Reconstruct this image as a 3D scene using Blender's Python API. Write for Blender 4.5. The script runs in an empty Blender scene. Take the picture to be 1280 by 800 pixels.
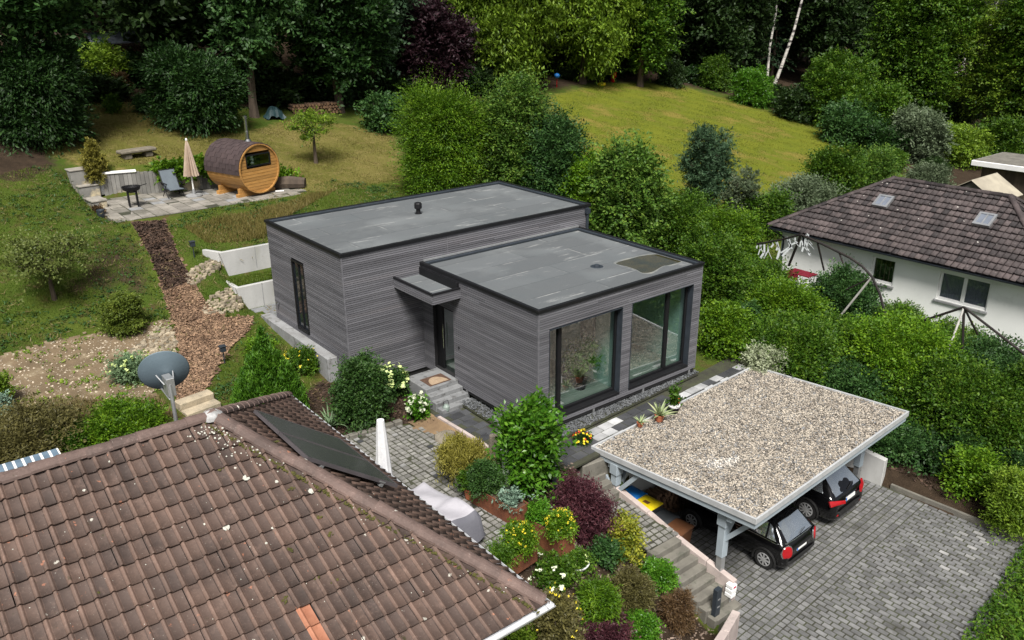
# Hillside garden with a timber-clad bungalow, seen from the air.
import bpy, bmesh, math, random
import numpy as np
from mathutils import Vector, Matrix

SC = bpy.context.scene
COL = SC.collection
rnd = random.Random(7)
RNG = np.random.default_rng(11)
PI = math.pi

# ------------------------------------------------------------------ camera
F_PX, YAW, PITCH, ROLL = 1027.82, 0.6758, 0.3691, -0.0056
CAM = np.array([-12.7722, -14.845, 10.7501])
_f = np.array([math.sin(YAW)*math.cos(PITCH), math.cos(YAW)*math.cos(PITCH), -math.sin(PITCH)])
_r0 = np.array([math.cos(YAW), -math.sin(YAW), 0.0])
_u0 = np.cross(_r0, _f)
_r = _r0*math.cos(ROLL) + _u0*math.sin(ROLL)
_u = -_r0*math.sin(ROLL) + _u0*math.cos(ROLL)
cd = bpy.data.cameras.new('camera'); cam = bpy.data.objects.new('camera', cd); COL.objects.link(cam)
cd.sensor_width = 36.0; cd.lens = F_PX/1280*36.0; cd.clip_start = 0.1; cd.clip_end = 1500
cam.matrix_world = Matrix(((_r[0], _u[0], -_f[0], CAM[0]), (_r[1], _u[1], -_f[1], CAM[1]), (_r[2], _u[2], -_f[2], CAM[2]), (0, 0, 0, 1)))
SC.camera = cam

def ray(x, y):
    return _f + _r*(x-640)/F_PX - _u*(y-400)/F_PX
def at_z(x, y, z):
    d = ray(x, y); return CAM + d*(z-CAM[2])/d[2]
def at_ax(x, y, i, v):
    d = ray(x, y); return CAM + d*(v-CAM[i])/d[i]

# ------------------------------------------------------------------ light
w = bpy.data.worlds.new('World'); SC.world = w; w.use_nodes = True
nt = w.node_tree; bg = nt.nodes['Background']
sky = nt.nodes.new('ShaderNodeTexSky'); sky.sky_type = 'NISHITA'; sky.sun_disc = False
SUN_EL, SUN_AZ = math.radians(55), math.radians(217)      # compass style: 0 = +Y, 90 = +X
sky.sun_elevation = SUN_EL; sky.sun_rotation = SUN_AZ
sky.air_density = 1.0; sky.dust_density = 4.0; sky.ozone_density = 0.6
# broken cloud over the blue: the sky is mostly greyish white
_tc = nt.nodes.new('ShaderNodeTexCoord'); _nz = nt.nodes.new('ShaderNodeTexNoise'); _nz.inputs['Scale'].default_value = 2.6; _nz.inputs['Detail'].default_value = 5
nt.links.new(_tc.outputs['Generated'], _nz.inputs['Vector']); _mr = nt.nodes.new('ShaderNodeMapRange'); _mr.inputs['From Min'].default_value = .38; _mr.inputs['From Max'].default_value = .58; _mr.inputs['To Min'].default_value = .25; _mr.inputs['To Max'].default_value = .95
nt.links.new(_nz.outputs['Fac'], _mr.inputs['Value']); _hs = nt.nodes.new('ShaderNodeHueSaturation'); _hs.inputs['Saturation'].default_value = .12; _hs.inputs['Value'].default_value = 1.25; nt.links.new(sky.outputs[0], _hs.inputs['Color'])
_mx = nt.nodes.new('ShaderNodeMix'); _mx.data_type = 'RGBA'; nt.links.new(_mr.outputs[0], _mx.inputs[0]); nt.links.new(sky.outputs[0], _mx.inputs[6]); nt.links.new(_hs.outputs[0], _mx.inputs[7])
nt.links.new(_mx.outputs[2], bg.inputs[0]); bg.inputs[1].default_value = 0.05
sl = bpy.data.lights.new('sun', 'SUN'); sl.energy = 3.9; sl.angle = math.radians(19); sl.color = (1.0, 0.965, 0.91)
so = bpy.data.objects.new('sun', sl); COL.objects.link(so)
sd = Vector((math.sin(SUN_AZ)*math.cos(SUN_EL), math.cos(SUN_AZ)*math.cos(SUN_EL), math.sin(SUN_EL)))
so.rotation_euler = sd.to_track_quat('Z', 'Y').to_euler(); so.location = (0, 0, 60)
vs = SC.view_settings; vs.view_transform = 'Standard'; vs.look = 'None'; vs.gamma = 1; vs.exposure = 0.68
SC.render.engine = 'CYCLES'; SC.cycles.use_denoising = True
SC.cycles.max_bounces = 6; SC.cycles.diffuse_bounces = 4; SC.cycles.transmission_bounces = 4; SC.cycles.transparent_max_bounces = 12

# ------------------------------------------------------------------ materials
def _nodes(name):
    m = bpy.data.materials.new(name); m.use_nodes = True
    n = m.node_tree.nodes; return m, n, m.node_tree.links, n['Principled BSDF']
def _mix(n, l, a, b, fac, mode='MIX'):
    x = n.new('ShaderNodeMix'); x.data_type = 'RGBA'; x.blend_type = mode
    for s, v in ((x.inputs[0], fac), (x.inputs[6], a), (x.inputs[7], b)):
        if hasattr(v, 'is_linked') or hasattr(v, 'links'): l.new(v, s)
        elif isinstance(v, (int, float)): s.default_value = v
        else: s.default_value = (*v, 1)
    return x.outputs[2]
def _coord(n, l, stretch, kind='Object'):
    tc = n.new('ShaderNodeTexCoord'); mp = n.new('ShaderNodeMapping'); l.new(tc.outputs[kind], mp.inputs[0])
    mp.inputs['Scale'].default_value = stretch; return mp.outputs[0]
def _noise(n, l, co, scale, detail=4, rough=.55):
    t = n.new('ShaderNodeTexNoise'); t.inputs['Scale'].default_value = scale; t.inputs['Detail'].default_value = detail
    t.inputs['Roughness'].default_value = rough; l.new(co, t.inputs['Vector']); return t.outputs['Fac']
def _ramp(n, l, fac, lo, hi, a=0.0, b=1.0):
    r = n.new('ShaderNodeMapRange'); r.inputs['From Min'].default_value = lo; r.inputs['From Max'].default_value = hi
    r.inputs['To Min'].default_value = a; r.inputs['To Max'].default_value = b; l.new(fac, r.inputs['Value']); return r.outputs[0]
def _value(n, l, colr, fac, lo, hi):
    h = n.new('ShaderNodeHueSaturation'); l.new(colr, h.inputs['Color']); l.new(_ramp(n, l, fac, 0, 1, lo, hi), h.inputs['Value']); return h.outputs[0]
def mat(name, c1, c2=None, scale=4.0, rough=.8, bump=0.0, bscale=30.0, metal=0.0, spec=.4, island=0.0, stretch=(1, 1, 1),
        c3=None, s3=1.0, lo3=.55, hi3=.65, lo=.35, hi=.65, coat=0.0, emit=None):
    m, n, l, p = _nodes(name)
    co = _coord(n, l, stretch)
    if c2 is None: c2 = tuple(x*.86 for x in c1)
    colr = _mix(n, l, c1, c2, _ramp(n, l, _noise(n, l, co, scale), lo, hi))
    if c3: colr = _mix(n, l, colr, c3, _ramp(n, l, _noise(n, l, co, s3, 6, .65), lo3, hi3))
    if island:
        g = n.new('ShaderNodeNewGeometry'); colr = _value(n, l, colr, g.outputs['Random Per Island'], 1-island, 1+island)
    l.new(colr, p.inputs['Base Color'])
    p.inputs['Roughness'].default_value = rough; p.inputs['Metallic'].default_value = metal
    p.inputs['Specular IOR Level'].default_value = spec; p.inputs['Coat Weight'].default_value = coat
    if bump:
        b = n.new('ShaderNodeBump'); b.inputs['Strength'].default_value = min(1, bump); b.inputs['Distance'].default_value = .02
        l.new(_noise(n, l, co, bscale, 6, .6), b.inputs['Height']); l.new(b.outputs[0], p.inputs['Normal'])
    if emit: p.inputs['Emission Color'].default_value = (*emit, 1); p.inputs['Emission Strength'].default_value = 1
    return m
def leafmat(name, dark, mid, light, trans=.25, rough=.5, nscale=1.9, spec=.25):
    m, n, l, p = _nodes(name)
    g = n.new('ShaderNodeNewGeometry'); co = _coord(n, l, (1, 1, 1))
    oi = n.new('ShaderNodeObjectInfo')
    r = n.new('ShaderNodeValToRGB'); r.color_ramp.elements[0].color = (*dark, 1); r.color_ramp.elements[1].color = (*light, 1)
    e = r.color_ramp.elements.new(.5); e.color = (*mid, 1)
    ad = n.new('ShaderNodeMath'); ad.operation = 'MULTIPLY_ADD'; l.new(g.outputs['Random Per Island'], ad.inputs[0]); ad.inputs[1].default_value = .55
    l.new(_ramp(n, l, _noise(n, l, co, nscale, 3), .3, .7, 0, .45), ad.inputs[2]); l.new(ad.outputs[0], r.inputs[0])
    colr = _value(n, l, r.outputs[0], oi.outputs['Random'], .88, 1.12)
    l.new(colr, p.inputs['Base Color']); p.inputs['Roughness'].default_value = rough; p.inputs['Specular IOR Level'].default_value = spec
    t = n.new('ShaderNodeBsdfTranslucent'); l.new(colr, t.inputs['Color'])
    mx = n.new('ShaderNodeMixShader'); mx.inputs[0].default_value = trans
    l.new(p.outputs[0], mx.inputs[1]); l.new(t.outputs[0], mx.inputs[2]); l.new(mx.outputs[0], n['Material Output'].inputs[0])
    return m
def glassmat(name, tint=(.75, .85, .83), refl=1.0):
    m, n, l, p = _nodes(name)
    tr = n.new('ShaderNodeBsdfTransparent'); tr.inputs[0].default_value = (*tint, 1)
    gl = n.new('ShaderNodeBsdfGlossy'); gl.inputs['Roughness'].default_value = .02; gl.inputs[0].default_value = (1, 1, 1, 1)
    fr = n.new('ShaderNodeFresnel'); fr.inputs[0].default_value = 2.25
    ge = n.new('ShaderNodeNewGeometry'); bf = n.new('ShaderNodeMath'); bf.operation = 'MULTIPLY_ADD'; l.new(ge.outputs['Backfacing'], bf.inputs[0]); bf.inputs[1].default_value = -refl; bf.inputs[2].default_value = refl
    ml = n.new('ShaderNodeMath'); ml.operation = 'MULTIPLY'; ml.use_clamp = True; l.new(fr.outputs[0], ml.inputs[0]); l.new(bf.outputs[0], ml.inputs[1])
    mx = n.new('ShaderNodeMixShader'); l.new(ml.outputs[0], mx.inputs[0]); l.new(tr.outputs[0], mx.inputs[1]); l.new(gl.outputs[0], mx.inputs[2])
    l.new(mx.outputs[0], n['Material Output'].inputs[0]); return m

# ------------------------------------------------------------------ object helpers
ROOTLOC = {}
def tag(o, label, cat, group=None, kind=None):
    if label: o['label'] = label
    if cat: o['category'] = cat
    if group: o['group'] = group
    if kind: o['kind'] = kind
    return o
def thing(name, label, cat, loc=(0, 0, 0), group=None, rotz=0.0):
    o = bpy.data.objects.new(name, None); COL.objects.link(o); o.empty_display_size = .2
    o.location = tuple(float(v) for v in loc); o.rotation_euler = (0, 0, rotz); ROOTLOC[o.name] = Vector(o.location)
    return tag(o, label, cat, group)
def link(name, me, parent=None):
    o = bpy.data.objects.new(name, me); COL.objects.link(o)
    if parent is not None:
        o.parent = parent; ROOTLOC[o.name] = ROOTLOC.get(parent.name, Vector((0, 0, 0)))
    else: ROOTLOC[o.name] = Vector((0, 0, 0))
    return o
def npmesh(name, V, Fc, mats, parent=None, world=True, smooth=False, mi=None):
    """mesh object out of arrays; world coordinates are turned into the parent's"""
    V = np.asarray(V, dtype=np.float32)
    if parent is not None and world: V = V - np.array(ROOTLOC.get(parent.name, (0, 0, 0)), dtype=np.float32)
    me = bpy.data.meshes.new(name)
    if isinstance(Fc, np.ndarray):
        k = Fc.shape[1]; nf = len(Fc)
        me.vertices.add(len(V)); me.vertices.foreach_set('co', V.ravel())
        me.loops.add(nf*k); me.loops.foreach_set('vertex_index', Fc.astype(np.int32).ravel())
        me.polygons.add(nf); me.polygons.foreach_set('loop_start', np.arange(0, nf*k, k, dtype=np.int32))
        if mi is not None: me.polygons.foreach_set('material_index', np.asarray(mi, dtype=np.int32))
        me.polygons.foreach_set('use_smooth', np.full(nf, smooth))
        me.update(calc_edges=True)
    else:
        me.from_pydata(V.tolist(), [], Fc)
        if mi is not None: me.polygons.foreach_set('material_index', np.asarray(mi, dtype=np.int32))
        if smooth: me.polygons.foreach_set('use_smooth', np.full(len(me.polygons), True))
        me.update()
    for m in (mats if isinstance(mats, (list, tuple)) else [mats]): me.materials.append(m)
    return link(name, me, parent)
class MB:
    """collects simple shapes; build() links them as one mesh object"""
    def __init__(s): s.v = []; s.f = []; s.mi = []
    def add(s, vs, fs, m=0):
        k = len(s.v); s.v += [tuple(float(c) for c in v) for v in vs]; s.f += [tuple(k+i for i in f) for f in fs]; s.mi += [m]*len(fs); return s
    def box(s, lo, hi, m=0, mat4=None):
        x0, y0, z0 = lo; x1, y1, z1 = hi
        vs = [(x0, y0, z0), (x1, y0, z0), (x1, y1, z0), (x0, y1, z0), (x0, y0, z1), (x1, y0, z1), (x1, y1, z1), (x0, y1, z1)]
        if mat4 is not None: vs = [mat4 @ Vector(v) for v in vs]
        return s.add(vs, [(3, 2, 1, 0), (4, 5, 6, 7), (0, 1, 5, 4), (1, 2, 6, 5), (2, 3, 7, 6), (3, 0, 4, 7)], m)
    def beam(s, a, b, w, h, m=0, up=(0, 0, 1)):
        a = Vector(a); b = Vector(b); d = (b-a); L = d.length; d.normalize(); u = Vector(up)
        if abs(d.dot(u)) > .98: u = Vector((0, 1, 0))
        x = d.cross(u).normalized(); z = x.cross(d)
        M4 = Matrix(((x[0], d[0], z[0], a[0]), (x[1], d[1], z[1], a[1]), (x[2], d[2], z[2], a[2]), (0, 0, 0, 1)))
        return s.box((-w/2, 0, -h/2), (w/2, L, h/2), m, M4)
    def tube(s, pts, r, n=8, m=0, cap=True):
        pts = [Vector(p) for p in pts]; rs = r if isinstance(r, (list, tuple)) else [r]*len(pts)
        rings = []; k = len(s.v); px = None
        for i, p in enumerate(pts):
            d = (pts[min(i+1, len(pts)-1)] - pts[max(i-1, 0)]).normalized()
            if px is None: px = d.cross(Vector((0, 0, 1)) if abs(d.z) < .95 else Vector((0, 1, 0))).normalized()
            else: px = (px - d*px.dot(d)).normalized()
            py = d.cross(px)
            s.v += [tuple(p + (px*math.cos(t) + py*math.sin(t))*rs[i]) for t in (2*PI*j/n for j in range(n))]
        for i in range(len(pts)-1):
            for j in range(n):
                a = k+i*n+j; b = k+i*n+(j+1) % n; s.f.append((a, b, b+n, a+n)); s.mi.append(m)
        if cap:
            s.f.append(tuple(k+j for j in reversed(range(n)))); s.f.append(tuple(k+(len(pts)-1)*n+j for j in range(n))); s.mi += [m, m]
        return s
    def lathe(s, c, prof, n=16, m=0, axis=None):
        c = Vector(c); k = len(s.v); q = Vector((0, 0, 1)).rotation_difference(Vector(axis)) if axis is not None else None
        for r, z in prof:
            for j in range(n):
                p = Vector((r*math.cos(2*PI*j/n), r*math.sin(2*PI*j/n), z))
                if q: p = q @ p
                s.v.append(tuple(c+p))
        for i in range(len(prof)-1):
            for j in range(n):
                a = k+i*n+j; b = k+i*n+(j+1) % n; s.f.append((a, b, b+n, a+n)); s.mi.append(m)
        s.f.append(tuple(k+j for j in reversed(range(n)))); s.f.append(tuple(k+(len(prof)-1)*n+j for j in range(n))); s.mi += [m, m]
        return s
    def prism(s, poly, z0, z1, m=0):
        n = len(poly); zz0 = z0 if hasattr(z0, '__len__') else [z0]*n; zz1 = z1 if hasattr(z1, '__len__') else [z1]*n
        A = sum(poly[i][0]*poly[(i+1) % n][1]-poly[(i+1) % n][0]*poly[i][1] for i in range(n))
        idx = list(range(n)) if A > 0 else list(reversed(range(n)))
        vs = [(poly[i][0], poly[i][1], zz0[i]) for i in idx]+[(poly[i][0], poly[i][1], zz1[i]) for i in idx]
        return s.add(vs, [tuple(reversed(range(n))), tuple(range(n, 2*n))]+[(i, (i+1) % n, n+(i+1) % n, n+i) for i in range(n)], m)
    def each(s, name, mats, parent, n, **kw):
        """links every run of n faces (one box = 6) as a part of its own"""
        for a in range(0, len(s.f), n):
            p = MB(); ids = sorted({i for f in s.f[a:a+n] for i in f}); ix = {q: k for k, q in enumerate(ids)}
            p.v = [s.v[i] for i in ids]; p.f = [tuple(ix[i] for i in f) for f in s.f[a:a+n]]; p.mi = s.mi[a:a+n]; p.build(name, mats, parent, **kw)
    def build(s, name, mats, parent=None, smooth=False, bevel=0.0, world=True, seg=1):
        o = npmesh(name, np.array(s.v), s.f, mats, parent, world, smooth, s.mi)
        if bevel:
            b = o.modifiers.new('bevel', 'BEVEL'); b.width = bevel; b.segments = seg; b.limit_method = 'ANGLE'; b.angle_limit = .6
        return o
def copy_thing(o, loc=None, rotz=None, label=None, scale=None, parent=None):
    c = o.copy(); COL.objects.link(c); ROOTLOC[c.name] = Vector((0, 0, 0))
    if parent is not None: c.parent = parent
    if loc is not None: c.location = tuple(float(v) for v in loc)
    if rotz is not None: c.rotation_euler = (0, 0, rotz)
    if scale is not None: c.scale = scale if hasattr(scale, '__len__') else (scale,)*3
    if label: c['label'] = label
    for ch in list(o.children): copy_thing(ch, parent=c)
    return c

# ------------------------------------------------------------------ terrain
def hill(x, y):
    z = 3.2 + .185*(y-18) - .06*x
    return z + np.maximum(0, np.asarray(y)-62)*.12
CP = [(-2.9, 4.8, -.15), (-3.3, 11.2, .7), (-3.4, 8, .35), (-4.6, 10.2, .75), (-4.5, 6.5, .15), (0, 5.4, -.4), (-1.2, 2.2, -.45), (-2.6, 4.3, -.35), (0, -1, -.45), (4, -1, -.45),
      (8, -.5, -.5), (8, 4.5, -.2), (8, 9, 1.0), (5, 12, 2.3), (9.5, 2, -.4),
      (-4, 3.4, -.5), (-2, 1, -.5), (-4, -1.2, -.5), (-2.4, -1.6, -.55), (-3.6, -2.9, -.6), (-6, 2, -.4),
      (-.2, -4.0, -1.75), (.2, -5.7, -2.75), (-1.3, -4.3, -1.6), (-1.4, -6.2, -2.4), (-2.6, -4.4, -1.1), (-3.8, -6, -1.7), (-6, -8, -2.2), (-1, -8, -2.8), (-8, -11, -2.8),
      (-.2, -2.4, -1.4), (-1.0, -2.2, -.85), (-1.2, -1.2, -.5),
      (10, -5.2, -2.4), (11.5, -3.5, -1.7), (12.5, -7, -2.2), (11, -9.5, -2.7), (10.2, -1.5, -1.2), (9.2, -9.3, -2.8), (14, -12, -2.7), (4, -12, -2.7),
      (12, 1.5, -.8), (13.5, 5, -.6), (15.5, 4, -.9), (16, -5, -1.5), (22, 8, 0.2), (24, 0, -.8), (26, -8, -1.8), (16, -12, -2.5), (40, -10, -2.5), (60, -10, -4),
      (-6.2, 11.5, 1.05), (-9, 10.5, .75), (-11, 9, .65), (-7.3, 6.3, .35), (-8, 4, .1), (-12, 5, .2), (-13, 10, .8), (-18, 6, .3), (-10, -3, -.8), (-16, -6, -.8),
      (-6.2, 14, 1.9), (-10, 14.2, 1.8), (-14, 15, 2.2), (-4.6, 13.6, 2.0), (-5, 16, 2.75), (-3, 15, 2.6), (-8, 17, 2.9), (0, 14.5, 2.65), (4, 14.5, 2.6), (8, 14, 2.0), (0, 16.5, 2.95), (-1.5, 12.9, 1.7), (-3.2, 12.9, 1.7),
      (13, 9, .5), (18, 12, .9)]
for gx in (-34, -22, -12, -4, 4, 12, 22, 32, 44, 58, 76):
    for gy in (24, 34, 46, 60, 76, 100):
        if gx < 14 or gy > 30 or gx > 30: CP.append((gx, gy, float(hill(gx, gy))))
CP += [(30, 14, .6), (42, 12, -.4), (60, 10, -2), (-34, 10, 2.2), (-30, 0, 0), (90, 20, -2)]
CP = np.array(CP, dtype=float)
def _tps(a, b):
    d2 = ((a[:, None, :]-b[None, :, :])**2).sum(-1); return np.where(d2 > 1e-12, .5*d2*np.log(np.maximum(d2, 1e-12)), 0)
_n = len(CP); _K = _tps(CP[:, :2], CP[:, :2]) + .6*np.eye(_n); _P = np.c_[np.ones(_n), CP[:, :2]]
_A = np.block([[_K, _P], [_P.T, np.zeros((3, 3))]]); _W = np.linalg.solve(_A, np.r_[CP[:, 2], 0, 0, 0])
def inpoly(x, y, poly):
    x = np.asarray(x, float); y = np.asarray(y, float); ins = np.zeros(x.shape, bool); n = len(poly)
    for i in range(n):
        x0, y0 = poly[i][0], poly[i][1]; x1, y1 = poly[(i+1) % n][0], poly[(i+1) % n][1]
        if y0 == y1: continue
        c = ((y0 > y) != (y1 > y)) & (x < (x1-x0)*(y-y0)/(y1-y0)+x0); ins ^= c
    return ins
def polydist(x, y, poly):
    x = np.asarray(x, float); y = np.asarray(y, float); d = np.full(x.shape, 1e9); n = len(poly)
    for i in range(n):
        ax, ay = poly[i][0], poly[i][1]; bx, by = poly[(i+1) % n][0], poly[(i+1) % n][1]
        L = (bx-ax)**2+(by-ay)**2
        if L < 1e-12: continue
        t = np.clip(((x-ax)*(bx-ax)+(y-ay)*(by-ay))/L, 0, 1); d = np.minimum(d, np.hypot(x-ax-t*(bx-ax), y-ay-t*(by-ay)))
    return np.where(inpoly(x, y, poly), -d, d)
Z_DRIVE, Z_PATH, Z_PATIO, Z_TERR = -2.8, -.30, -.36, 3.2
DRIVE_POLY = [(1.25, -1.95), (8.75, -1.45), (9.15, -5.6), (9.4, -9.4), (6.5, -9.75), (3.9, -9.95), (2.2, -12.5), (-1.6, -12.5), (.35, -6.0), (1.2, -5.6)]
PATH_POLY = [(-1.4, 3.2), (-1.3, -.9), (-.2, -1.65), (8.7, -1.1), (8.6, .2), (6.6, 0), (0, 0), (0, 4.8), (-1.3, 4.8)]
PATIO_POLY = [(-6.3, 3.0), (-4.05, 3.75), (-2.2, 3.1), (-1.6, 1.6), (-1.6, -.7), (-2.6, -2.4), (-3.4, -3.5), (-5.2, -3.5), (-6.3, -3.5)]
TERR_POLY = [(-5.75, 22.6), (-5.7, 18.0), (-4.9, 17.6), (-3, 17.6), (2.3, 18.0), (1.6, 20.5), (.5, 21.4)]
HOUSE_POLY = [(-2.6, 10.5), (-2.6, 5.6), (0.1, 5.5), (.1, .05), (6.4, .05), (6.4, 5.5), (6.95, 5.55), (6.95, 10.5)]
SHELF_POLY = [(-3.25, 12.3), (-1.8, 12.3), (-.5, 12.3), (-.5, 13.6), (-3.4, 13.6)]
STAIR_POLY = [(-.1, -.8), (1.1, -.7), (1.2, -5.6), (.2, -5.9), (-.05, -4)]
PADS = [(HOUSE_POLY, -.6, .15), (PATH_POLY, Z_PATH-.03, .5), (PATIO_POLY, Z_PATIO-.03, .4), (TERR_POLY, Z_TERR-.03, .5)]
def H(x, y):
    x = np.atleast_1d(np.asarray(x, float)); y = np.atleast_1d(np.asarray(y, float)); sh = x.shape
    q = np.c_[x.ravel(), y.ravel()]; z = np.empty(len(q))
    for i in range(0, len(q), 20000):
        b = q[i:i+20000]; z[i:i+20000] = _tps(b, CP[:, :2]) @ _W[:_n] + _W[_n] + b @ _W[_n+1:]
    z = z.reshape(sh)
    for poly, pz, bw in PADS:
        t = np.clip(1-polydist(x, y, poly)/bw, 0, 1); t = t*t*(3-2*t); z = z*(1-t)+pz*t
    # the shelf between the two retaining walls and the level below them
    t = inpoly(x, y, [(-3.5, 10.4), (-.3, 10.4), (-.3, 12.2), (-3.2, 12.2)]); z = np.where(t, np.minimum(z, .72), z)
    t = inpoly(x, y, SHELF_POLY); z = np.where(t, 1.52-.06*(y-12.2), z)
    # carport bay cut into the slope, stair flight beside it
    d = polydist(x, y, DRIVE_POLY); z = np.where(d < .02, Z_DRIVE-.06, z)
    t = inpoly(x, y, STAIR_POLY); zs = np.interp(-y, [.8, 2.3, 4.1, 5.8], [-.65, -1.55, -1.95, -2.95]); z = np.where(t & (d >= .02), np.minimum(z, zs), z)
    return z
def Hs(x, y): return float(H([x], [y])[0])
def G(px, py, zmin=None):
    """point of the ground seen at a picture position"""
    d = ray(px, py); t = np.concatenate([np.linspace(4, 60, 420), np.linspace(60.5, 260, 300)])
    p = CAM+np.outer(t, d); dz = p[:, 2]-H(p[:, 0], p[:, 1]); k = np.where(dz < 0)[0]
    if not len(k): return p[-1]
    k = k[0]
    if k == 0: return p[0]
    a, b = t[k-1], t[k]
    for _ in range(14):
        m = .5*(a+b); q = CAM+m*d
        if q[2] < Hs(q[0], q[1]): b = m
        else: a = m
    return CAM+b*d
def GP(pts): return [tuple(G(*p)[:2]) for p in pts]
# ------------------------------------------------------------------ palette
M = {}
M['clad'] = mat('grey_larch', (.150, .149, .163), (.098, .098, .109), 1.2, .75, .25, 40, island=.22, stretch=(.35, .35, 7), spec=.3, c3=(.19, .18, .19), s3=.3, lo3=.55, hi3=.75)
M['gapdark'] = mat('dark_backing', (.012, .012, .013), rough=.9)
M['black_metal'] = mat('black_metal', (.006, .0065, .0075), (.009, .009, .0105), rough=.5, spec=.3)
M['anthracite'] = mat('anthracite_metal', (.03, .038, .048), (.022, .028, .036), rough=.45)
M['alu'] = mat('bare_metal', (.5, .51, .52), (.4, .41, .42), 3, rough=.4, metal=.7)
M['concrete'] = mat('pale_concrete', (.46, .46, .45), (.37, .37, .36), 1.3, .85, .2, 25, c3=(.33, .33, .3), s3=1.2, lo3=.58, hi3=.75, stretch=(1, 1, .4))
M['concrete_grey'] = mat('grey_concrete', (.27, .275, .28), (.2, .2, .2), 2, .85, .2, 30, c3=(.13, .13, .12), s3=3)
M['wallstone'] = mat('pinkish_concrete', (.47, .40, .37), (.36, .30, .28), 2.5, .85, .3, 30, c3=(.25, .22, .2), s3=3, lo3=.55, hi3=.7)
M['slabgrey'] = mat('step_concrete', (.21, .215, .22), (.16, .165, .17), 3, .8, .2, 40, c3=(.1, .1, .1), s3=4)
M['stepbrown'] = mat('weathered_step', (.175, .165, .14), (.12, .112, .096), 2.5, .85, .3, 30, c3=(.1, .1, .08), s3=3)
M['white'] = mat('white_paint', (.78, .78, .77), (.7, .7, .69), 2, .6)
M['render'] = mat('white_render', (.80, .81, .79), (.74, .75, .73), .7, .9, .15, 60, c3=(.52, .53, .5), s3=.6, lo3=.58, hi3=.8)
M['bluegrey'] = mat('blue_grey_paint', (.34, .39, .43), (.29, .34, .38), 2, .55, .1, 30)
M['rubber'] = mat('rubber', (.012, .012, .012), rough=.8)
M['joint'] = mat('paving_joint', (.035, .034, .026), (.05, .055, .03), 3, .95, .3, 40)
M['cobble'] = mat('cobble', (.225, .22, .205), (.15, .145, .135), 5, .85, .35, 45, island=.22, c3=(.14, .135, .11), s3=.7, lo3=.55, hi3=.7)
M['paver'] = mat('drive_paver', (.165, .165, .165), (.118, .118, .118), 5, .75, .35, 50, island=.28, c3=(.06, .058, .05), s3=.6, lo3=.58, hi3=.72)
M['paverpale'] = mat('bleached_paver', (.29, .285, .28), (.2, .2, .195), 5, .85, .3, 50, island=.15)
M['tiledark'] = mat('dark_path_tile', (.045, .047, .052), (.062, .064, .068), 3, .6, .15, 50, island=.3)
M['tilepale'] = mat('pale_path_tile', (.42, .425, .43), (.3, .305, .31), 3, .7, .15, 50, island=.25)
M['terrslab'] = mat('terrace_slab', (.27, .25, .22), (.20, .185, .16), 3, .85, .25, 40, island=.22, c3=(.10, .095, .075), s3=1.0, lo3=.5, hi3=.7)
M['stone'] = mat('dry_stone', (.31, .26, .185), (.22, .185, .135), 3, .9, .5, 25, island=.45, c3=(.19, .165, .12), s3=5)
M['rock'] = mat('boulder', (.20, .175, .135), (.12, .105, .08), 3, .9, .6, 20)
M['gravel_pale'] = mat('roof_pebbles', (.32, .285, .235), (.23, .20, .165), 3, .85, island=.85, c3=(.66, .64, .60), s3=.45, lo3=.58, hi3=.72)
M['gravel_dark'] = mat('dark_chippings', (.07, .075, .08), (.1, .105, .11), 3, .8, island=.6)
M['woodchip'] = mat('wood_chips', (.27, .175, .11), (.17, .105, .065), 2, .9, island=.5)
M['bark'] = mat('bark_mulch', (.075, .045, .03), (.045, .028, .02), 2, .95, island=.6)
M['pine'] = mat('honey_timber', (.42, .225, .07), (.33, .165, .044), 2.5, .55, .15, 20, island=.2, stretch=(1, 1, 9), c3=(.27, .12, .025), s3=3, lo3=.55, hi3=.8)
M['shingle'] = mat('brown_shingle', (.058, .040, .040), (.046, .032, .033), 4, .85, .3, 50, island=.14)
M['corten'] = mat('rusty_steel', (.19, .068, .032), (.12, .042, .022), 5, .75, .2, 30)
M['terracotta'] = mat('terracotta', (.40, .13, .06), (.3, .1, .05), 4, .75)
M['trunk'] = mat('tree_bark', (.10, .075, .055), (.06, .045, .034), 4, .95, .6, 18, stretch=(1, 1, .25))
M['birch'] = mat('birch_bark', (.42, .40, .36), (.30, .285, .26), 2, .8, .2, 10, c3=(.035, .03, .028), s3=1.6, lo3=.5, hi3=.56, stretch=(.6, .6, 1.8))
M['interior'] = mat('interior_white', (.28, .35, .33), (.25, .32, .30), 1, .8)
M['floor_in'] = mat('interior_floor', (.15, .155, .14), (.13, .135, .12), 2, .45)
M['glass'] = glassmat('window_glass', (.88, .97, .94), 1.45); M['clear'] = glassmat('clear_glass', (.93, .94, .95), 1.2)
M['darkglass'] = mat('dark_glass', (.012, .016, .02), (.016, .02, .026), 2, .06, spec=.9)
M['steel'] = mat('polished_steel', (.75, .75, .75), (.6, .6, .6), 3, .22, metal=1)

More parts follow.
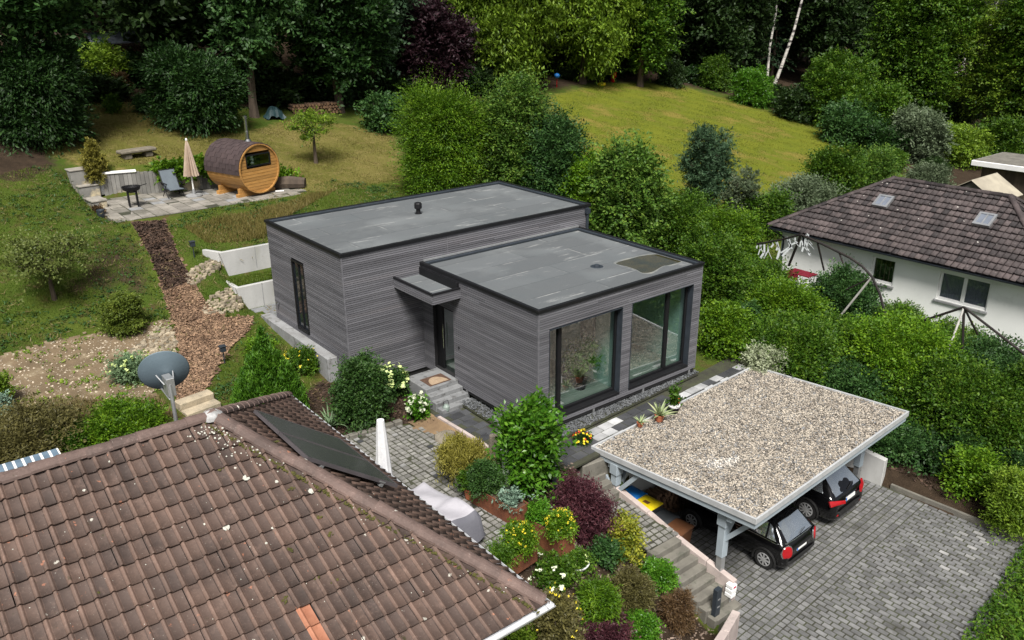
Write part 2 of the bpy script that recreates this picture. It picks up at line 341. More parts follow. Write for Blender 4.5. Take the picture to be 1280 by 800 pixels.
# roofing felt: pale lanes of dried deposits, weld seams, darker lengths
def feltmat():
    m, n, l, p = _nodes('roofing_felt'); co = _coord(n, l, (1, 1, 1))
    br = n.new('ShaderNodeTexBrick'); br.offset = .37; br.offset_frequency = 2
    l.new(co, br.inputs['Vector']); br.inputs['Scale'].default_value = 1; br.inputs['Brick Width'].default_value = 4.6; br.inputs['Row Height'].default_value = .98
    br.inputs['Mortar Size'].default_value = .016; br.inputs['Mortar Smooth'].default_value = .3; br.inputs['Bias'].default_value = 0
    br.inputs['Color1'].default_value = (.092, .10, .105, 1); br.inputs['Color2'].default_value = (.115, .125, .131, 1); br.inputs['Mortar'].default_value = (.065, .072, .076, 1)
    c = _mix(n, l, br.outputs['Color'], (.185, .198, .202), _ramp(n, l, _noise(n, l, co, .55, 5), .5, .72, 0, .8))
    co2 = _coord(n, l, (.55, 3.2, 1)); c = _mix(n, l, c, (.29, .295, .29), _ramp(n, l, _noise(n, l, co2, 1.0, 6, .7), .60, .68, 0, .8))
    c = _mix(n, l, c, (.085, .098, .105), _ramp(n, l, _noise(n, l, co, 1.1, 6), .5, .72, 0, .6))
    b2 = n.new('ShaderNodeTexBrick'); b2.offset = .37; b2.offset_frequency = 2; mp = n.new('ShaderNodeMapping'); l.new(co, mp.inputs[0]); mp.inputs['Location'].default_value = (.06, .05, 0); l.new(mp.outputs[0], b2.inputs['Vector'])
    b2.inputs['Scale'].default_value = 1; b2.inputs['Brick Width'].default_value = 4.6; b2.inputs['Row Height'].default_value = .98; b2.inputs['Mortar Size'].default_value = .03; b2.inputs['Mortar Smooth'].default_value = .6
    mu = n.new('ShaderNodeMath'); mu.operation = 'MULTIPLY'; l.new(b2.outputs['Fac'], mu.inputs[0]); l.new(_ramp(n, l, _noise(n, l, co, .8, 5, .7), .5, .62, 0, .85), mu.inputs[1]); c = _mix(n, l, c, (.30, .305, .30), mu.outputs[0])
    c = _mix(n, l, c, (.33, .34, .33), _ramp(n, l, _noise(n, l, co, 55, 3, .8), .66, .75, 0, .5))
    l.new(c, p.inputs['Base Color']); p.inputs['Roughness'].default_value = .72
    b = n.new('ShaderNodeBump'); b.inputs['Strength'].default_value = .25; b.inputs['Distance'].default_value = .02; l.new(_noise(n, l, co, 60, 3), b.inputs['Height']); l.new(b.outputs[0], p.inputs['Normal'])
    return m
M['felt'] = feltmat()

# clay tiles: every tile its own tone, orange chips, pale lichen discs, moss
def tilemat(name, a, b, chip, pale, moss=.5, lich=1.0, isl=.25):
    m, n, l, p = _nodes(name); co = _coord(n, l, (1, 1, 1)); g = n.new('ShaderNodeNewGeometry')
    c = _mix(n, l, a, b, g.outputs['Random Per Island'])
    c = _mix(n, l, c, tuple(x*.45 for x in a), _ramp(n, l, _noise(n, l, co, 1.1, 8, .75), .46, .72, 0, .85)); c = _mix(n, l, c, tuple(min(1, x*1.5+.015) for x in b), _ramp(n, l, _noise(n, l, co, 3.7, 6, .75), .56, .72, 0, .6))
    c = _value(n, l, c, _noise(n, l, co, 30, 4, .7), 1-isl, 1+isl)
    c = _mix(n, l, c, chip, _ramp(n, l, _noise(n, l, co, 7, 3, .6), .69, .72, 0, .8))
    v = n.new('ShaderNodeTexVoronoi'); v.inputs['Scale'].default_value = 2.1; l.new(co, v.inputs['Vector'])
    ls = n.new('ShaderNodeMath'); ls.operation = 'MULTIPLY_ADD'; l.new(_noise(n, l, co, 14, 4, .7), ls.inputs[0]); ls.inputs[1].default_value = .28; l.new(v.outputs['Distance'], ls.inputs[2])
    c = _mix(n, l, c, pale, _ramp(n, l, ls.outputs[0], .185, .2, .85*lich, 0))
    c = _mix(n, l, c, pale, _ramp(n, l, _noise(n, l, co, 30, 6, .8), .635, .68, 0, .55*lich))
    c = _mix(n, l, c, (.035, .033, .012), _ramp(n, l, _noise(n, l, co, 5.5, 6, .7), .66, .69, 0, moss))
    l.new(c, p.inputs['Base Color']); p.inputs['Roughness'].default_value = .72; p.inputs['Specular IOR Level'].default_value = .35
    bu = n.new('ShaderNodeBump'); bu.inputs['Strength'].default_value = .35; bu.inputs['Distance'].default_value = .01; l.new(_noise(n, l, co, 60, 5, .7), bu.inputs['Height']); l.new(bu.outputs[0], p.inputs['Normal'])
    return m
M['tile_old'] = tilemat('brown_clay_tile', (.068, .048, .041), (.108, .070, .055), (.30, .13, .08), (.50, .48, .42), .8, 1.0)
M['tile_roll'] = tilemat('worn_tile_roll', (.115, .077, .062), (.168, .108, .084), (.36, .16, .10), (.50, .48, .42), .5, .8)
M['tile_new'] = mat('fresh_orange_tile', (.38, .165, .098), (.29, .115, .065), 4, .7, .2, 40)
M['tile_white'] = tilemat('mottled_tile', (.020, .016, .017), (.085, .066, .065), (.17, .14, .135), (.42, .40, .37), .9, 1.5, .6)

# ------------------------------------------------------------------ the ground
xs = np.unique(np.r_[np.arange(-60, -18, 2.0), np.arange(-18, 14, .22), np.arange(14, 40, .5), np.arange(40, 130, 3.0)])
ys = np.unique(np.r_[np.arange(-40, -14, 2.0), np.arange(-14, 21, .22), np.arange(21, 50, .5), np.arange(50, 190, 3.0)])
gx, gy = np.meshgrid(xs, ys); gz = H(gx, gy); ny, nx = gx.shape
LAWN_DRY = GP([(110, 128), (150, 118), (210, 150), (300, 168), (360, 150), (430, 155), (490, 168), (505, 225), (380, 245), (262, 200), (110, 212), (60, 192)])
MEADOW = GP([(690, 120), (760, 104), (830, 105), (905, 122), (1000, 152), (1090, 188), (1010, 230), (930, 262), (850, 275), (770, 260), (690, 170)])
DIRT = GP([(-20, 160), (50, 182), (72, 205), (40, 225), (-30, 225)])
LAWN_LUSH = GP([(-60, 222), (60, 210), (120, 260), (170, 285), (250, 250), (420, 225), (520, 240), (520, 262), (330, 300), (250, 310), (230, 360), (225, 405), (150, 420), (0, 455), (-60, 460)])
BED_TAN = GP([(-40, 458), (60, 428), (150, 412), (212, 400), (222, 440), (200, 470), (190, 500), (110, 515), (0, 540), (-40, 545)])
DIRT2 = GP([(95, 305), (150, 285), (190, 300), (205, 350), (195, 385), (150, 372), (110, 370), (70, 372), (60, 360), (85, 335)])
SOIL_HOUSE = [(-6.2, 3.2), (-4.05, 3.8), (-2.2, 3.2), (-1.5, 2.6), (-.9, 5.4), (-2.6, 5.6), (-3.1, 6.4), (-4.3, 5.8), (-5.5, 4.9)]
SOIL_RIGHT = [(8.7, -4.5), (9.0, -9.8), (12.5, -9.6), (13, -3.5), (10, -2.2), (8.9, -2.5)]
SOIL_BACK = [(1.0, -1.9), (1.1, -1.2), (2.6, -1.0), (2.6, -1.8)]
SOIL_SLOPE = [(-1.5, .9), (-1.3, -.9), (-.1, -1.2), (-.15, -4), (.3, -6), (-1.5, -12), (-7, -10), (-5.6, -3.5), (-2.6, -3.4), (-2, -2)]
FOREST = [(-60, 34), (-14, 33), (-6.5, 29), (-3, 33), (3, 31), (8, 31), (14, 31)]+GP([(690, 112), (740, 104), (790, 102), (840, 103), (900, 116), (960, 136), (1030, 160), (1080, 182), (1120, 205)])+[(40, 9), (30, 4), (60, -20), (130, 0), (130, 190), (-60, 190)]
def wgt(poly, soft):
    return np.clip(.5-polydist(gx, gy, poly)/soft, 0, 1)
zone = np.zeros((ny, nx, 4), np.float32); zone[..., 3] = 1
zone[..., 0] = np.maximum(wgt(LAWN_DRY, 1.6), wgt(MEADOW, 2.0))       # dry grass
zone[..., 1] = np.maximum.reduce([wgt(SOIL_HOUSE, .5), wgt(SOIL_SLOPE, .5), wgt(SOIL_BACK, .6), wgt(SOIL_RIGHT, .5), wgt(DIRT, 1.4), .62*wgt(DIRT2, 2.0), wgt(FOREST, 3)])   # bare dark earth
zone[..., 2] = wgt(MEADOW, 2.0)
def groundmat():
    m, n, l, p = _nodes('ground'); co = _coord(n, l, (1, 1, 1))
    at = n.new('ShaderNodeAttribute'); at.attribute_name = 'zone'; sp = n.new('ShaderNodeSeparateColor'); l.new(at.outputs['Color'], sp.inputs[0])
    n1 = _noise(n, l, co, .35, 6, .65); n2 = _noise(n, l, co, 2.2, 6, .7); n3 = _noise(n, l, co, 18, 5, .7)
    def edge(s):
        a = n.new('ShaderNodeMath'); a.operation = 'MULTIPLY_ADD'; l.new(n2, a.inputs[0]); a.inputs[1].default_value = .9; l.new(s, a.inputs[2]); return _ramp(n, l, a.outputs[0], .8, 1.1)
    lush = _mix(n, l, (.038, .070, .009), (.078, .102, .016), _ramp(n, l, n1, .35, .65))
    lush = _mix(n, l, lush, (.085, .062, .026), _ramp(n, l, n2, .5, .68, 0, .9))
    dry = _mix(n, l, (.155, .135, .04), (.105, .105, .022), _ramp(n, l, n1, .4, .6)); dry = _mix(n, l, dry, (.21, .165, .065), _ramp(n, l, n2, .5, .75))
    mead = _mix(n, l, (.135, .15, .016), (.085, .115, .012), _ramp(n, l, n1, .42, .6)); mead = _mix(n, l, mead, (.21, .165, .04), _ramp(n, l, n1, .5, .62, 0, .8))
    earth = _mix(n, l, (.030, .021, .014), (.058, .040, .026), _ramp(n, l, n2, .35, .7))
    c = _mix(n, l, lush, dry, edge(sp.outputs[0])); c = _mix(n, l, c, mead, edge(sp.outputs[2])); c = _mix(n, l, c, earth, edge(sp.outputs[1]))
    c = _value(n, l, c, n3, .6, 1.4)
    l.new(c, p.inputs['Base Color']); p.inputs['Roughness'].default_value = .95; p.inputs['Specular IOR Level'].default_value = .1
    b = n.new('ShaderNodeBump'); b.inputs['Strength'].default_value = .9; b.inputs['Distance'].default_value = .06; l.new(n3, b.inputs['Height']); l.new(b.outputs[0], p.inputs['Normal'])
    return m
ii = np.arange(ny*nx).reshape(ny, nx)
gq = np.stack([ii[:-1, :-1], ii[:-1, 1:], ii[1:, 1:], ii[1:, :-1]], -1).reshape(-1, 4)
ground = npmesh('ground', np.stack([gx, gy, gz], -1).reshape(-1, 3), gq, groundmat(), smooth=True); ground['kind'] = 'structure'
ca = ground.data.color_attributes.new('zone', 'FLOAT_COLOR', 'POINT'); ca.data.foreach_set('color', zone.reshape(-1))

def sheet(name, poly, m, lift=.02, step=.25, ragged=.12, z=None):
    """a sheet of other ground that follows the terrain inside an outline"""
    P = np.array(poly); x0, y0 = P.min(0)-.5; x1, y1 = P.max(0)+.5
    X, Y = np.meshgrid(np.arange(x0, x1, step), np.arange(y0, y1, step)); d = polydist(X, Y, poly)
    if ragged: d = d + RNG.normal(0, ragged, d.shape)
    idx = np.arange(X.size).reshape(X.shape); k = (d[:-1, :-1] < 0) & (d[1:, 1:] < .1)
    q = np.stack([idx[:-1, :-1], idx[:-1, 1:], idx[1:, 1:], idx[1:, :-1]], -1)[k]
    Z = H(X, Y)+lift if z is None else np.full(X.shape, z)
    used, inv = np.unique(q, return_inverse=True)
    o = npmesh(name, np.stack([X, Y, Z], -1).reshape(-1, 3)[used], inv.reshape(-1, 4).astype(np.int32), m, smooth=True); o['kind'] = 'structure'; return o
def scatter(poly, n, inset=0.0):
    P = np.array(poly); lo, hi = P[:, :2].min(0), P[:, :2].max(0); out = np.zeros((0, 2))
    while len(out) < n:
        q = RNG.uniform(lo, hi, (n*2, 2)); out = np.r_[out, q[polydist(q[:, 0], q[:, 1], poly) < -inset]]
    return out[:n]
OCT_F = np.array([(0, 1, 4), (1, 2, 4), (2, 3, 4), (3, 0, 4), (1, 0, 5), (2, 1, 5), (3, 2, 5), (0, 3, 5)], np.int32)
def pebbles(name, P, smin, smax, m, parent=None, flat=.6, kind='stuff'):
    """loose stones: squashed, turned octahedra at points P (n,3)"""
    n = len(P); s = RNG.uniform(smin, smax, (n, 1)); a = RNG.uniform(0, 6.28, n); e = RNG.uniform(.6, 1, (n, 1))
    ux = np.stack([np.cos(a), np.sin(a), RNG.normal(0, .25, n)], 1)*s; uy = np.stack([-np.sin(a), np.cos(a), RNG.normal(0, .25, n)], 1)*s*e; uz = np.c_[RNG.normal(0, .15, (n, 2)), np.ones(n)]*s*flat
    V = np.stack([P+ux, P+uy, P-ux*.9, P-uy, P+uz, P-uz], 1).reshape(-1, 3)
    F = (OCT_F[None]+6*np.arange(n)[:, None, None]).reshape(-1, 3)
    o = npmesh(name, V, F.astype(np.int32), m, parent)
    if kind: o['kind'] = kind
    return o
def chips(name, P, smin, smax, m, asp=.4, tilt=.5, kind='stuff', lift=.012):
    n = len(P); s = RNG.uniform(smin, smax, (n, 1)); a = RNG.uniform(0, 6.28, n)
    t = np.stack([np.cos(a), np.sin(a), RNG.normal(0, tilt*.5, n)], 1); b = np.stack([-np.sin(a), np.cos(a), RNG.normal(0, tilt, n)], 1)
    C = P+np.array([0, 0, lift]); up = np.array([0, 0, .012])
    V = np.stack([C-t*s-b*s*asp, C+t*s-b*s*asp*.7, C+t*s*.9+b*s*asp, C-t*s*.8+b*s*asp], 1)+RNG.uniform(0, 1, (n, 1, 1))*up
    F = (np.arange(4)[None]+4*np.arange(n)[:, None]).astype(np.int32)
    o = npmesh(name, V.reshape(-1, 3), F, m)
    if kind: o['kind'] = kind
    return o
def onground(q, dz=0.0): return np.c_[q, H(q[:, 0], q[:, 1])+dz]

# ------------------------------------------------------------------ paving made of single stones
def pavers(name, poly, z, org, ang, bw, bh, gap, bond, mats, pick, jit=.004, th=.03, zfun=None, inset=.0, round_=.008, umax=None):
    P = np.array(poly); org = np.array(org); u = np.array([math.cos(ang), math.sin(ang)]); v = np.array([-u[1], u[0]])
    q = (P-org) @ np.stack([u, v], 1); a0, b0 = np.floor(q.min(0)/[bw, bh]); a1, b1 = np.ceil(q.max(0)/[bw, bh])
    V = []; Fq = []; mi = []; k = 0
    for j in range(int(b0), int(b1)+1):
        for i in range(int(a0)-1, int(a1)+1):
            cx = (i+.5+(bond*(j % 2)))*bw; cy = (j+.5)*bh; c = org+u*cx+v*cy
            if polydist(c[0], c[1], poly) > -inset: continue
            hw, hh = bw/2-gap/2, bh/2-gap/2
            if umax is not None and cx+bw/2 > umax+.01:
                cut = cx+bw/2-umax; hw -= cut/2; c = c-u*cut/2
                if hw < .02: continue
            zz = (z if zfun is None else zfun(c[0], c[1]))+rnd.gauss(0, jit)
            tx, ty = rnd.gauss(0, .012), rnd.gauss(0, .012); jx, jy = rnd.gauss(0, jit), rnd.gauss(0, jit); r = round_
            for (dx, dy, dz) in ((-hw, -hh, -th), (hw, -hh, -th), (hw, hh, -th), (-hw, hh, -th), (-hw+r, -hh+r, 0), (hw-r, -hh+r, 0), (hw-r, hh-r, 0), (-hw+r, hh-r, 0)):
                e = c+u*(dx+jx)+v*(dy+jy)
                V.append((e[0], e[1], zz+dz+dx*tx+dy*ty))
            for f in ((4, 5, 6, 7), (0, 1, 5, 4), (1, 2, 6, 5), (2, 3, 7, 6), (3, 0, 4, 7)): Fq.append(tuple(k+x for x in f))
            mi += [pick(c[0], c[1])]*5; k += 8
    o = npmesh(name, np.array(V), np.array(Fq, np.int32), mats, mi=mi); o['kind'] = 'structure'; return o
def jointbed(name, poly, z):
    o = MB().prism(poly, z-.06, z).build(name, M['joint']); o['kind'] = 'structure'; return o
jointbed('driveway_bed', DRIVE_POLY, Z_DRIVE-.013); ang = math.radians(3)
def nearpale(x, y): return 1 if rnd.random() < .22*max(0, 1-math.hypot((x-7.6)/1.8, (y+8.4)/.9)) else 0
front = [(-.3, -6.9), (9.3, -6.4), (9.4, -9.35), (6.5, -9.7), (3.9, -9.9), (2.2, -12.4), (-1.5, -12.4), (.0, -7.05)]
pavers('driveway', front, Z_DRIVE, (0, -7.0), ang+PI/2, .265, .155, .026, .5, [M['paver'], M['paverpale']], nearpale, umax=0)
bay = [(1.25, -2.0), (8.7, -1.5), (9.1, -5.65), (9.2, -6.53), (.0, -7.03), (.35, -6.2), (1.25, -5.6)]
pavers('carport_paving', bay, Z_DRIVE, (0, -7.0), ang, .175, .175, .022, 0, [M['paver'], M['paverpale']], lambda x, y: 0)
jointbed('patio_bed', PATIO_POLY, Z_PATIO-.013)
pavers('cobbled_patio', PATIO_POLY, Z_PATIO, (0, 0), math.radians(2), .185, .165, .03, 0, [M['cobble'], M['paverpale'], M['tiledark']], lambda x, y: 1 if rnd.random() < .06 else (2 if rnd.random() < .02 else 0), jit=.006)
jointbed('path_bed', [(p[0]*.995, p[1]) for p in PATH_POLY], Z_PATH-.012)
gx0 = [(-1.3, 3.0), (-1.15, -.8), (-.15, -1.5), (8.5, -1.0), (8.4, -.35), (-.5, -.55), (-.45, 3.0)]
def palepath(x, y): return 1 if (rnd.random() < (.42 if -.95 < y < -.3 and x > .5 else .2 if x > 0 else .10)) else 0
pavers('tiled_path', gx0, Z_PATH, (-.5, -.6), math.radians(3.5), .42, .30, .012, .35, [M['tiledark'], M['tilepale']], palepath, jit=.003)
g = scatter([(-.45, 3.0), (-.45, -.52), (6.6, -.1), (6.6, .15), (-.02, .15), (-.02, 3.0)], 5200)
jointbed('gravel_bed', [(-.46, 3.0), (-.46, -.53), (6.6, -.11), (6.6, .15), (-.02, .15), (-.02, 3.0)], Z_PATH+.095); pebbles('gravel_strip', np.c_[g, np.full(len(g), Z_PATH+.10)+RNG.uniform(0,.04,len(g))], .018, .038, M['gravel_dark'])
jointbed('terrace_bed', TERR_POLY, Z_TERR-.013)
pavers('terrace_paving', TERR_POLY, Z_TERR, (-5.6, 17.6), math.radians(1), .5, .5, .022, 0, [M['terrslab'], M['concrete_grey']], lambda x, y: 1 if rnd.random() < .12 else 0, jit=.008)
# ------------------------------------------------------------------ timber cladding
def cladding(mb, a, b, z0, z1, nrm, holes=(), pitch=.065, th=.022, seam=None):
    """horizontal boards between plan points a and b; holes = (s0, s1, z0, z1) along the run"""
    a = np.array(a, float); b = np.array(b, float); L = np.linalg.norm(b-a); d = (b-a)/L; nrm = np.array(nrm, float)
    n = int(round((z1-z0)/pitch)); p = (z1-z0)/n
    for i in range(n):
        za, zb = z0+i*p+.004, z0+(i+1)*p-.013
        spans = [(0.0, L)]
        for (s0, s1, h0, h1) in holes:
            if zb > h0 and za < h1:
                spans = [t for (u, v) in spans for t in ((u, min(v, s0)), (max(u, s1), v)) if t[1]-t[0] > .01]
        for (u, v) in spans:
            s = u
            while s < v-.01:
                e = min(v, s+rnd.uniform(1.8, 4.2))
                if v-e < .5: e = v
                dd = rnd.uniform(-.002, .002); o = nrm*(th+dd); p0 = a+d*s; p1 = a+d*(e-.006)
                vs = [(*p0, za), (*p1, za), (*(p1+o), za), (*(p0+o), za), (*p0, zb), (*p1, zb), (*(p1+o), zb), (*(p0+o), zb)]
                fs = [(3, 2, 1, 0), (4, 5, 6, 7), (2, 3, 7, 6), (1, 2, 6, 5), (3, 0, 4, 7)]
                mb.add(vs, fs); s = e
def flat_roof(root, x0, x1, y0, y1, z, name='roof'):
    rf = MB().box((x0+.06, y0+.06, z-.35), (x1-.06, y1-.06, z-.10)).build(name, M['felt'], root)
    c = MB()
    for (a, b) in (((x0-.03, y0-.03), (x1+.03, y0+.07)), ((x0-.03, y1-.07), (x1+.03, y1+.03)), ((x0-.03, y0+.07), (x0+.07, y1-.07)), ((x1-.07, y0+.07), (x1+.03, y1-.07))):
        c.box((a[0], a[1], z-.10), (b[0], b[1], z))
    c.build('roof_edge', M['black_metal'], rf, bevel=.008)
    u = MB()
    for (a, b) in (((x0+.07, y1-.16), (x1-.07, y1-.072)), ((x1-.16, y0+.07), (x1-.072, y1-.16))):
        u.box((a[0], a[1], z-.098), (b[0], b[1], z-.012))
    u.build('upstand', M['anthracite'], rf, bevel=.02)
    return rf
TH = .024
hA = thing('timber_bungalow', 'grey timber-clad flat-roofed bungalow with two big black-framed windows', 'house', (0, 0, -.5))
# --- tall rear block
AX0, AX1, AY0, AY1, AZ = -2.63, 7.0, 5.49, 10.58, 4.18
core = MB().box((AX0+.03, AY0+.03, -.55), (AX1-.03, AY1-.03, AZ-.36)); core.build('wall_core', M['gapdark'], hA)
c1 = MB(); cladding(c1, (AX0, AY0), (AX1, AY0), -.05, AZ-.1, (0, -1)); c1.build('front_cladding', M['clad'], hA)
c1 = MB(); cladding(c1, (AX0, AY0), (AX0, AY1), .0, AZ-.1, (-1, 0), holes=[(2.52, 3.40, .95, 3.26)]); c1.build('side_cladding', M['clad'], hA)
c1 = MB(); cladding(c1, (AX1, AY0), (AX1, AY1), 0, AZ-.1, (1, 0), pitch=.13); cladding(c1, (AX0, AY1), (AX1, AY1), 0, AZ-.1, (0, 1), pitch=.13); c1.build('rear_cladding', M['clad'], hA)
MB().box((AX0-.027, AY0-.03, -.05), (AX0+.02, AY0+.005, AZ-.1)).build('corner_strip', M['clad'], hA); MB().box((.98, AY0-.027, 3.1), (1.0, AY0-.02, AZ-.1)).build('seam_strip', M['clad'], hA)
flat_roof(hA, AX0-.03, AX1+.03, AY0-.03, AY1+.03, AZ)
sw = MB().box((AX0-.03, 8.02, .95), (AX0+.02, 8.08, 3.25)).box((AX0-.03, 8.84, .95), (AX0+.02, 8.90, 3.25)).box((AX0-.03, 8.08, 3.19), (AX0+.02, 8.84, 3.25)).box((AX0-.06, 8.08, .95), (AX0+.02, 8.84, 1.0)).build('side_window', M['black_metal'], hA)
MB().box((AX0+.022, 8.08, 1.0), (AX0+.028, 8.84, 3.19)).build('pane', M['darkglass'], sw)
MB().box((AX0-.012, 8.42, 1.0), (AX0+.018, 8.47, 3.19)).build('mullion', M['black_metal'], sw)
MB().box((AX0-.36, 6.2, -.3), (AX0-.03, 11.1, .80)).build('plinth', M['concrete_grey'], hA, bevel=.012)
tp = MB().tube([(AX0-.02, 10.2, 1.42), (AX0-.13, 10.2, 1.42), (AX0-.15, 10.2, 1.36)], .018).lathe((AX0-.1, 10.2, 1.44), [(.035, 0), (.035, .02)], 10).build('garden_tap', M['steel'], hA)
dp = MB().tube([(AX1-.14, AY0-.09, AZ-.12), (AX1-.14, AY0-.09, 2.0)], .05).box((AX1-.22, AY0-.16, AZ-.32), (AX1-.06, AY0-.03, AZ-.14)).build('downpipe', M['anthracite'], hA)
vp = at_z(523, 267, AZ-.1); MB().lathe((vp[0], vp[1], AZ-.12), [(.16, 0), (.13, .02), (.075, .04), (.075, .2), (.12, .2), (.13, .24), (.13, .36), (.11, .4), (.04, .42)], 14).build('vent_pipe', M['black_metal'], hA)
# --- low front block
BX1, BY1, BZ = 6.45, 5.46, 3.45; ZB = -.02
WL, WR = (.36, 3.07, .17, 2.80), (3.46, 6.10, .17, 2.83); DO = (3.83, 4.92, .18, 2.27)
c2 = MB(); cladding(c2, (0, 0), (BX1, 0), ZB, BZ-.1, (0, -1), holes=[WL, WR]); c2.build('front_cladding', M['clad'], hA)
c2 = MB(); cladding(c2, (0, 0), (0, BY1), ZB, BZ-.1, (-1, 0), holes=[DO]); c2.build('side_cladding', M['clad'], hA)
c2 = MB(); cladding(c2, (BX1, 0), (BX1, BY1), ZB, BZ-.1, (1, 0), pitch=.13); c2.build('rear_cladding', M['clad'], hA)
MB().box((-.03, -.03, ZB), (.012, .012, BZ-.1)).build('corner_strip', M['clad'], hA); MB().box((BX1-.012, -.03, ZB), (BX1+.03, .012, BZ-.1)).build('corner_strip', M['clad'], hA)
# wall cores round the openings
k = MB()
def wall_y(mb, y0, y1, x0, x1, z0, z1, holes):
    cur = x0
    for (s0, s1, h0, h1) in holes:
        mb.box((cur, y0, z0), (s0, y1, z1)); mb.box((s0, y0, z0), (s1, y1, h0)); mb.box((s0, y0, h1), (s1, y1, z1)); cur = s1
    mb.box((cur, y0, z0), (x1, y1, z1))
wall_y(k, .002, .30, .002, BX1-.002, ZB-.1, BZ-.36, [WL, WR])
k.box((.002, .30, ZB-.1), (.30, DO[0], BZ-.36)); k.box((.002, DO[0], ZB-.1), (.30, DO[1], DO[2])); k.box((.002, DO[0], DO[3]), (.30, DO[1], BZ-.36)); k.box((.002, DO[1], ZB-.1), (.30, BY1, BZ-.36))
k.box((BX1-.3, .30, ZB-.1), (BX1-.002, BY1, BZ-.36)); k.build('wall_core', M['gapdark'], hA)
MB().box((.35, .35, ZB-.55), (BX1-.35, BY1, ZB-.1)).build('plinth', M['concrete_grey'], hA)
flat_roof(hA, -.03, BX1+.03, -.03, BY1-.0, BZ)
MB().box((.05, BY1-.075, BZ-.005), (BX1, BY1-.0, BZ+.045)).build('flashing', M['alu'], hA)
# interior
r_ = MB().box((.3, .3, -.02), (BX1-.3, BY1-.02, .13)).build('room_floor', M['floor_in'], hA)
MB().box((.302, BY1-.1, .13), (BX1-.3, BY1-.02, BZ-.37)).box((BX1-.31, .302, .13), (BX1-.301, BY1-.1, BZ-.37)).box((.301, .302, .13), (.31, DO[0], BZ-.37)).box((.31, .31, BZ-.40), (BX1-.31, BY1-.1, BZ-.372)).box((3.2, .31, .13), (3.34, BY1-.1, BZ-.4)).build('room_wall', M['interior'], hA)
MB().box((5.2, BY1-.14, .13), (6.05, BY1-.102, 2.3)).build('room_door', M['black_metal'], hA)
def window(W, mull, nm='window'):
    x0, x1, z0, z1 = W; f = MB(); y0, y1 = .16, .24; t = .07
    f.box((x0, y0, z0), (x0+t, y1, z1)).box((x1-t, y0, z0), (x1, y1, z1)).box((x0+t, y0, z1-t), (x1-t, y1, z1)).box((x0+t, y0, z0), (x1-t, y1, z0+.1))
    for mx in mull: f.box((mx-.06, y0-.02, z0+.1), (mx+.06, y1, z1-t))
    o = f.build(nm, M['black_metal'], hA, bevel=.006)
    MB().box((x0+t, .195, z0+.1), (x1-t, .205, z1-t)).build('pane', M['glass'], o)
    MB().box((x0-.001, -.05, z0-.03), (x1+.001, .158, z0+.02)).build('sill', M['black_metal'], o, bevel=.005)
    MB().box((x0-.003, -.035, z0), (x0+.012, .158, z1)).box((x1-.012, -.035, z0), (x1+.003, .158, z1)).box((x0, -.035, z1-.012), (x1, .158, z1+.003)).build('reveal', M['anthracite'], o)
    MB().box((mull[0]+.075, .135, 1.05), (mull[0]+.095, .16, 1.25)).build('handle', M['alu'], o)
window(WL, [.88]); window(WR, [5.2])
d = MB().box((.10, DO[0], DO[2]), (.17, DO[0]+.07, DO[3])).box((.10, DO[1]-.36, DO[2]), (.17, DO[1], DO[3])).box((.10, DO[0]+.07, DO[3]-.07), (.17, DO[1]-.36, DO[3])).build('door', M['black_metal'], hA)
MB().box((.13, DO[0]+.07, DO[2]+.02), (.14, DO[1]-.36, DO[3]-.07)).build('pane', M['glass'], d)
MB().tube([(.06, DO[1]-.42, .9), (.06, DO[1]-.42, 1.7)], .014).build('handle', M['steel'], d)
MB().lathe((-.03, 3.55, 1.25), [(.03, 0), (.03, .02)], 12, axis=(-1, 0, 0)).build('door_bell', M['black_metal'], hA)
ca = MB(); cladding(ca, (-.97, 3.42), (-.97, 5.46), 2.84, 3.14, (-1, 0)); cladding(ca, (-.97, 3.42), (0, 3.42), 2.84, 3.14, (0, -1))
cp = ca.build('door_canopy', M['clad'], hA)
MB().box((-.965, 3.425, 2.84), (-.03, 5.45, 3.06)).build('canopy_roof', M['felt'], cp)
MB().box((-1.01, 3.38, 3.12), (-.93, 5.46, 3.17)).box((-.93, 3.38, 3.12), (-.03, 3.46, 3.17)).box((-.1, 3.46, 3.0), (-.03, 5.45, 3.3)).build('canopy_edge', M['black_metal'], cp, bevel=.008)
ft = MB()
for x in (.15, 2.05, 4.1, 6.2): ft.box((x, -.012, Z_PATH+.05), (x+.07, .05, ZB))
for y in (1.6, 3.2): ft.box((-.02, y, Z_PATH+.05), (.05, y+.07, ZB))
ft.each('footing_post', M['alu'], hA, 6)
# puddle on the low roof: thin sheet of brown water
pc = [at_z(x, y, BZ-.1) for x, y in ((770, 329), (790, 323), (802, 320), (822, 318), (842, 320), (853, 326), (838, 331), (828, 333), (815, 340), (803, 341), (795, 337), (783, 333))]
pm = []
for i in range(len(pc)):
    a, b = pc[i], pc[(i+1) % len(pc)]
    p_, n_ = pc[i-1], pc[(i+2) % len(pc)]
    for t in (0, .25, .5, .75): pm.append(tuple((.5*(2*a+(b-p_)*t+(2*p_-5*a+4*b-n_)*t*t+(3*a-p_-3*b+n_)*t**3))[:2]))
pm = [(min(x, BX1-.18), max(y, .1)) for x, y in pm]
M['water'] = mat('brown_water', (.030, .028, .010), (.052, .044, .014), 2.0, .05, spec=.6, c3=(.022, .026, .012), s3=1.6, lo3=.45, hi3=.65)
cx_, cy_ = np.mean([p[0] for p in pm]), np.mean([p[1] for p in pm]); M['silt'] = mat('dried_silt', (.21, .215, .20), (.13, .14, .14), 2.5, .85)
ring = [(min(BX1-.17, cx_+(x-cx_)*1.05+.02*math.sin(9*i)), max(.08, cy_+(y-cy_)*1.12+.03*math.sin(7*i))) for i, (x, y) in enumerate(pm)]
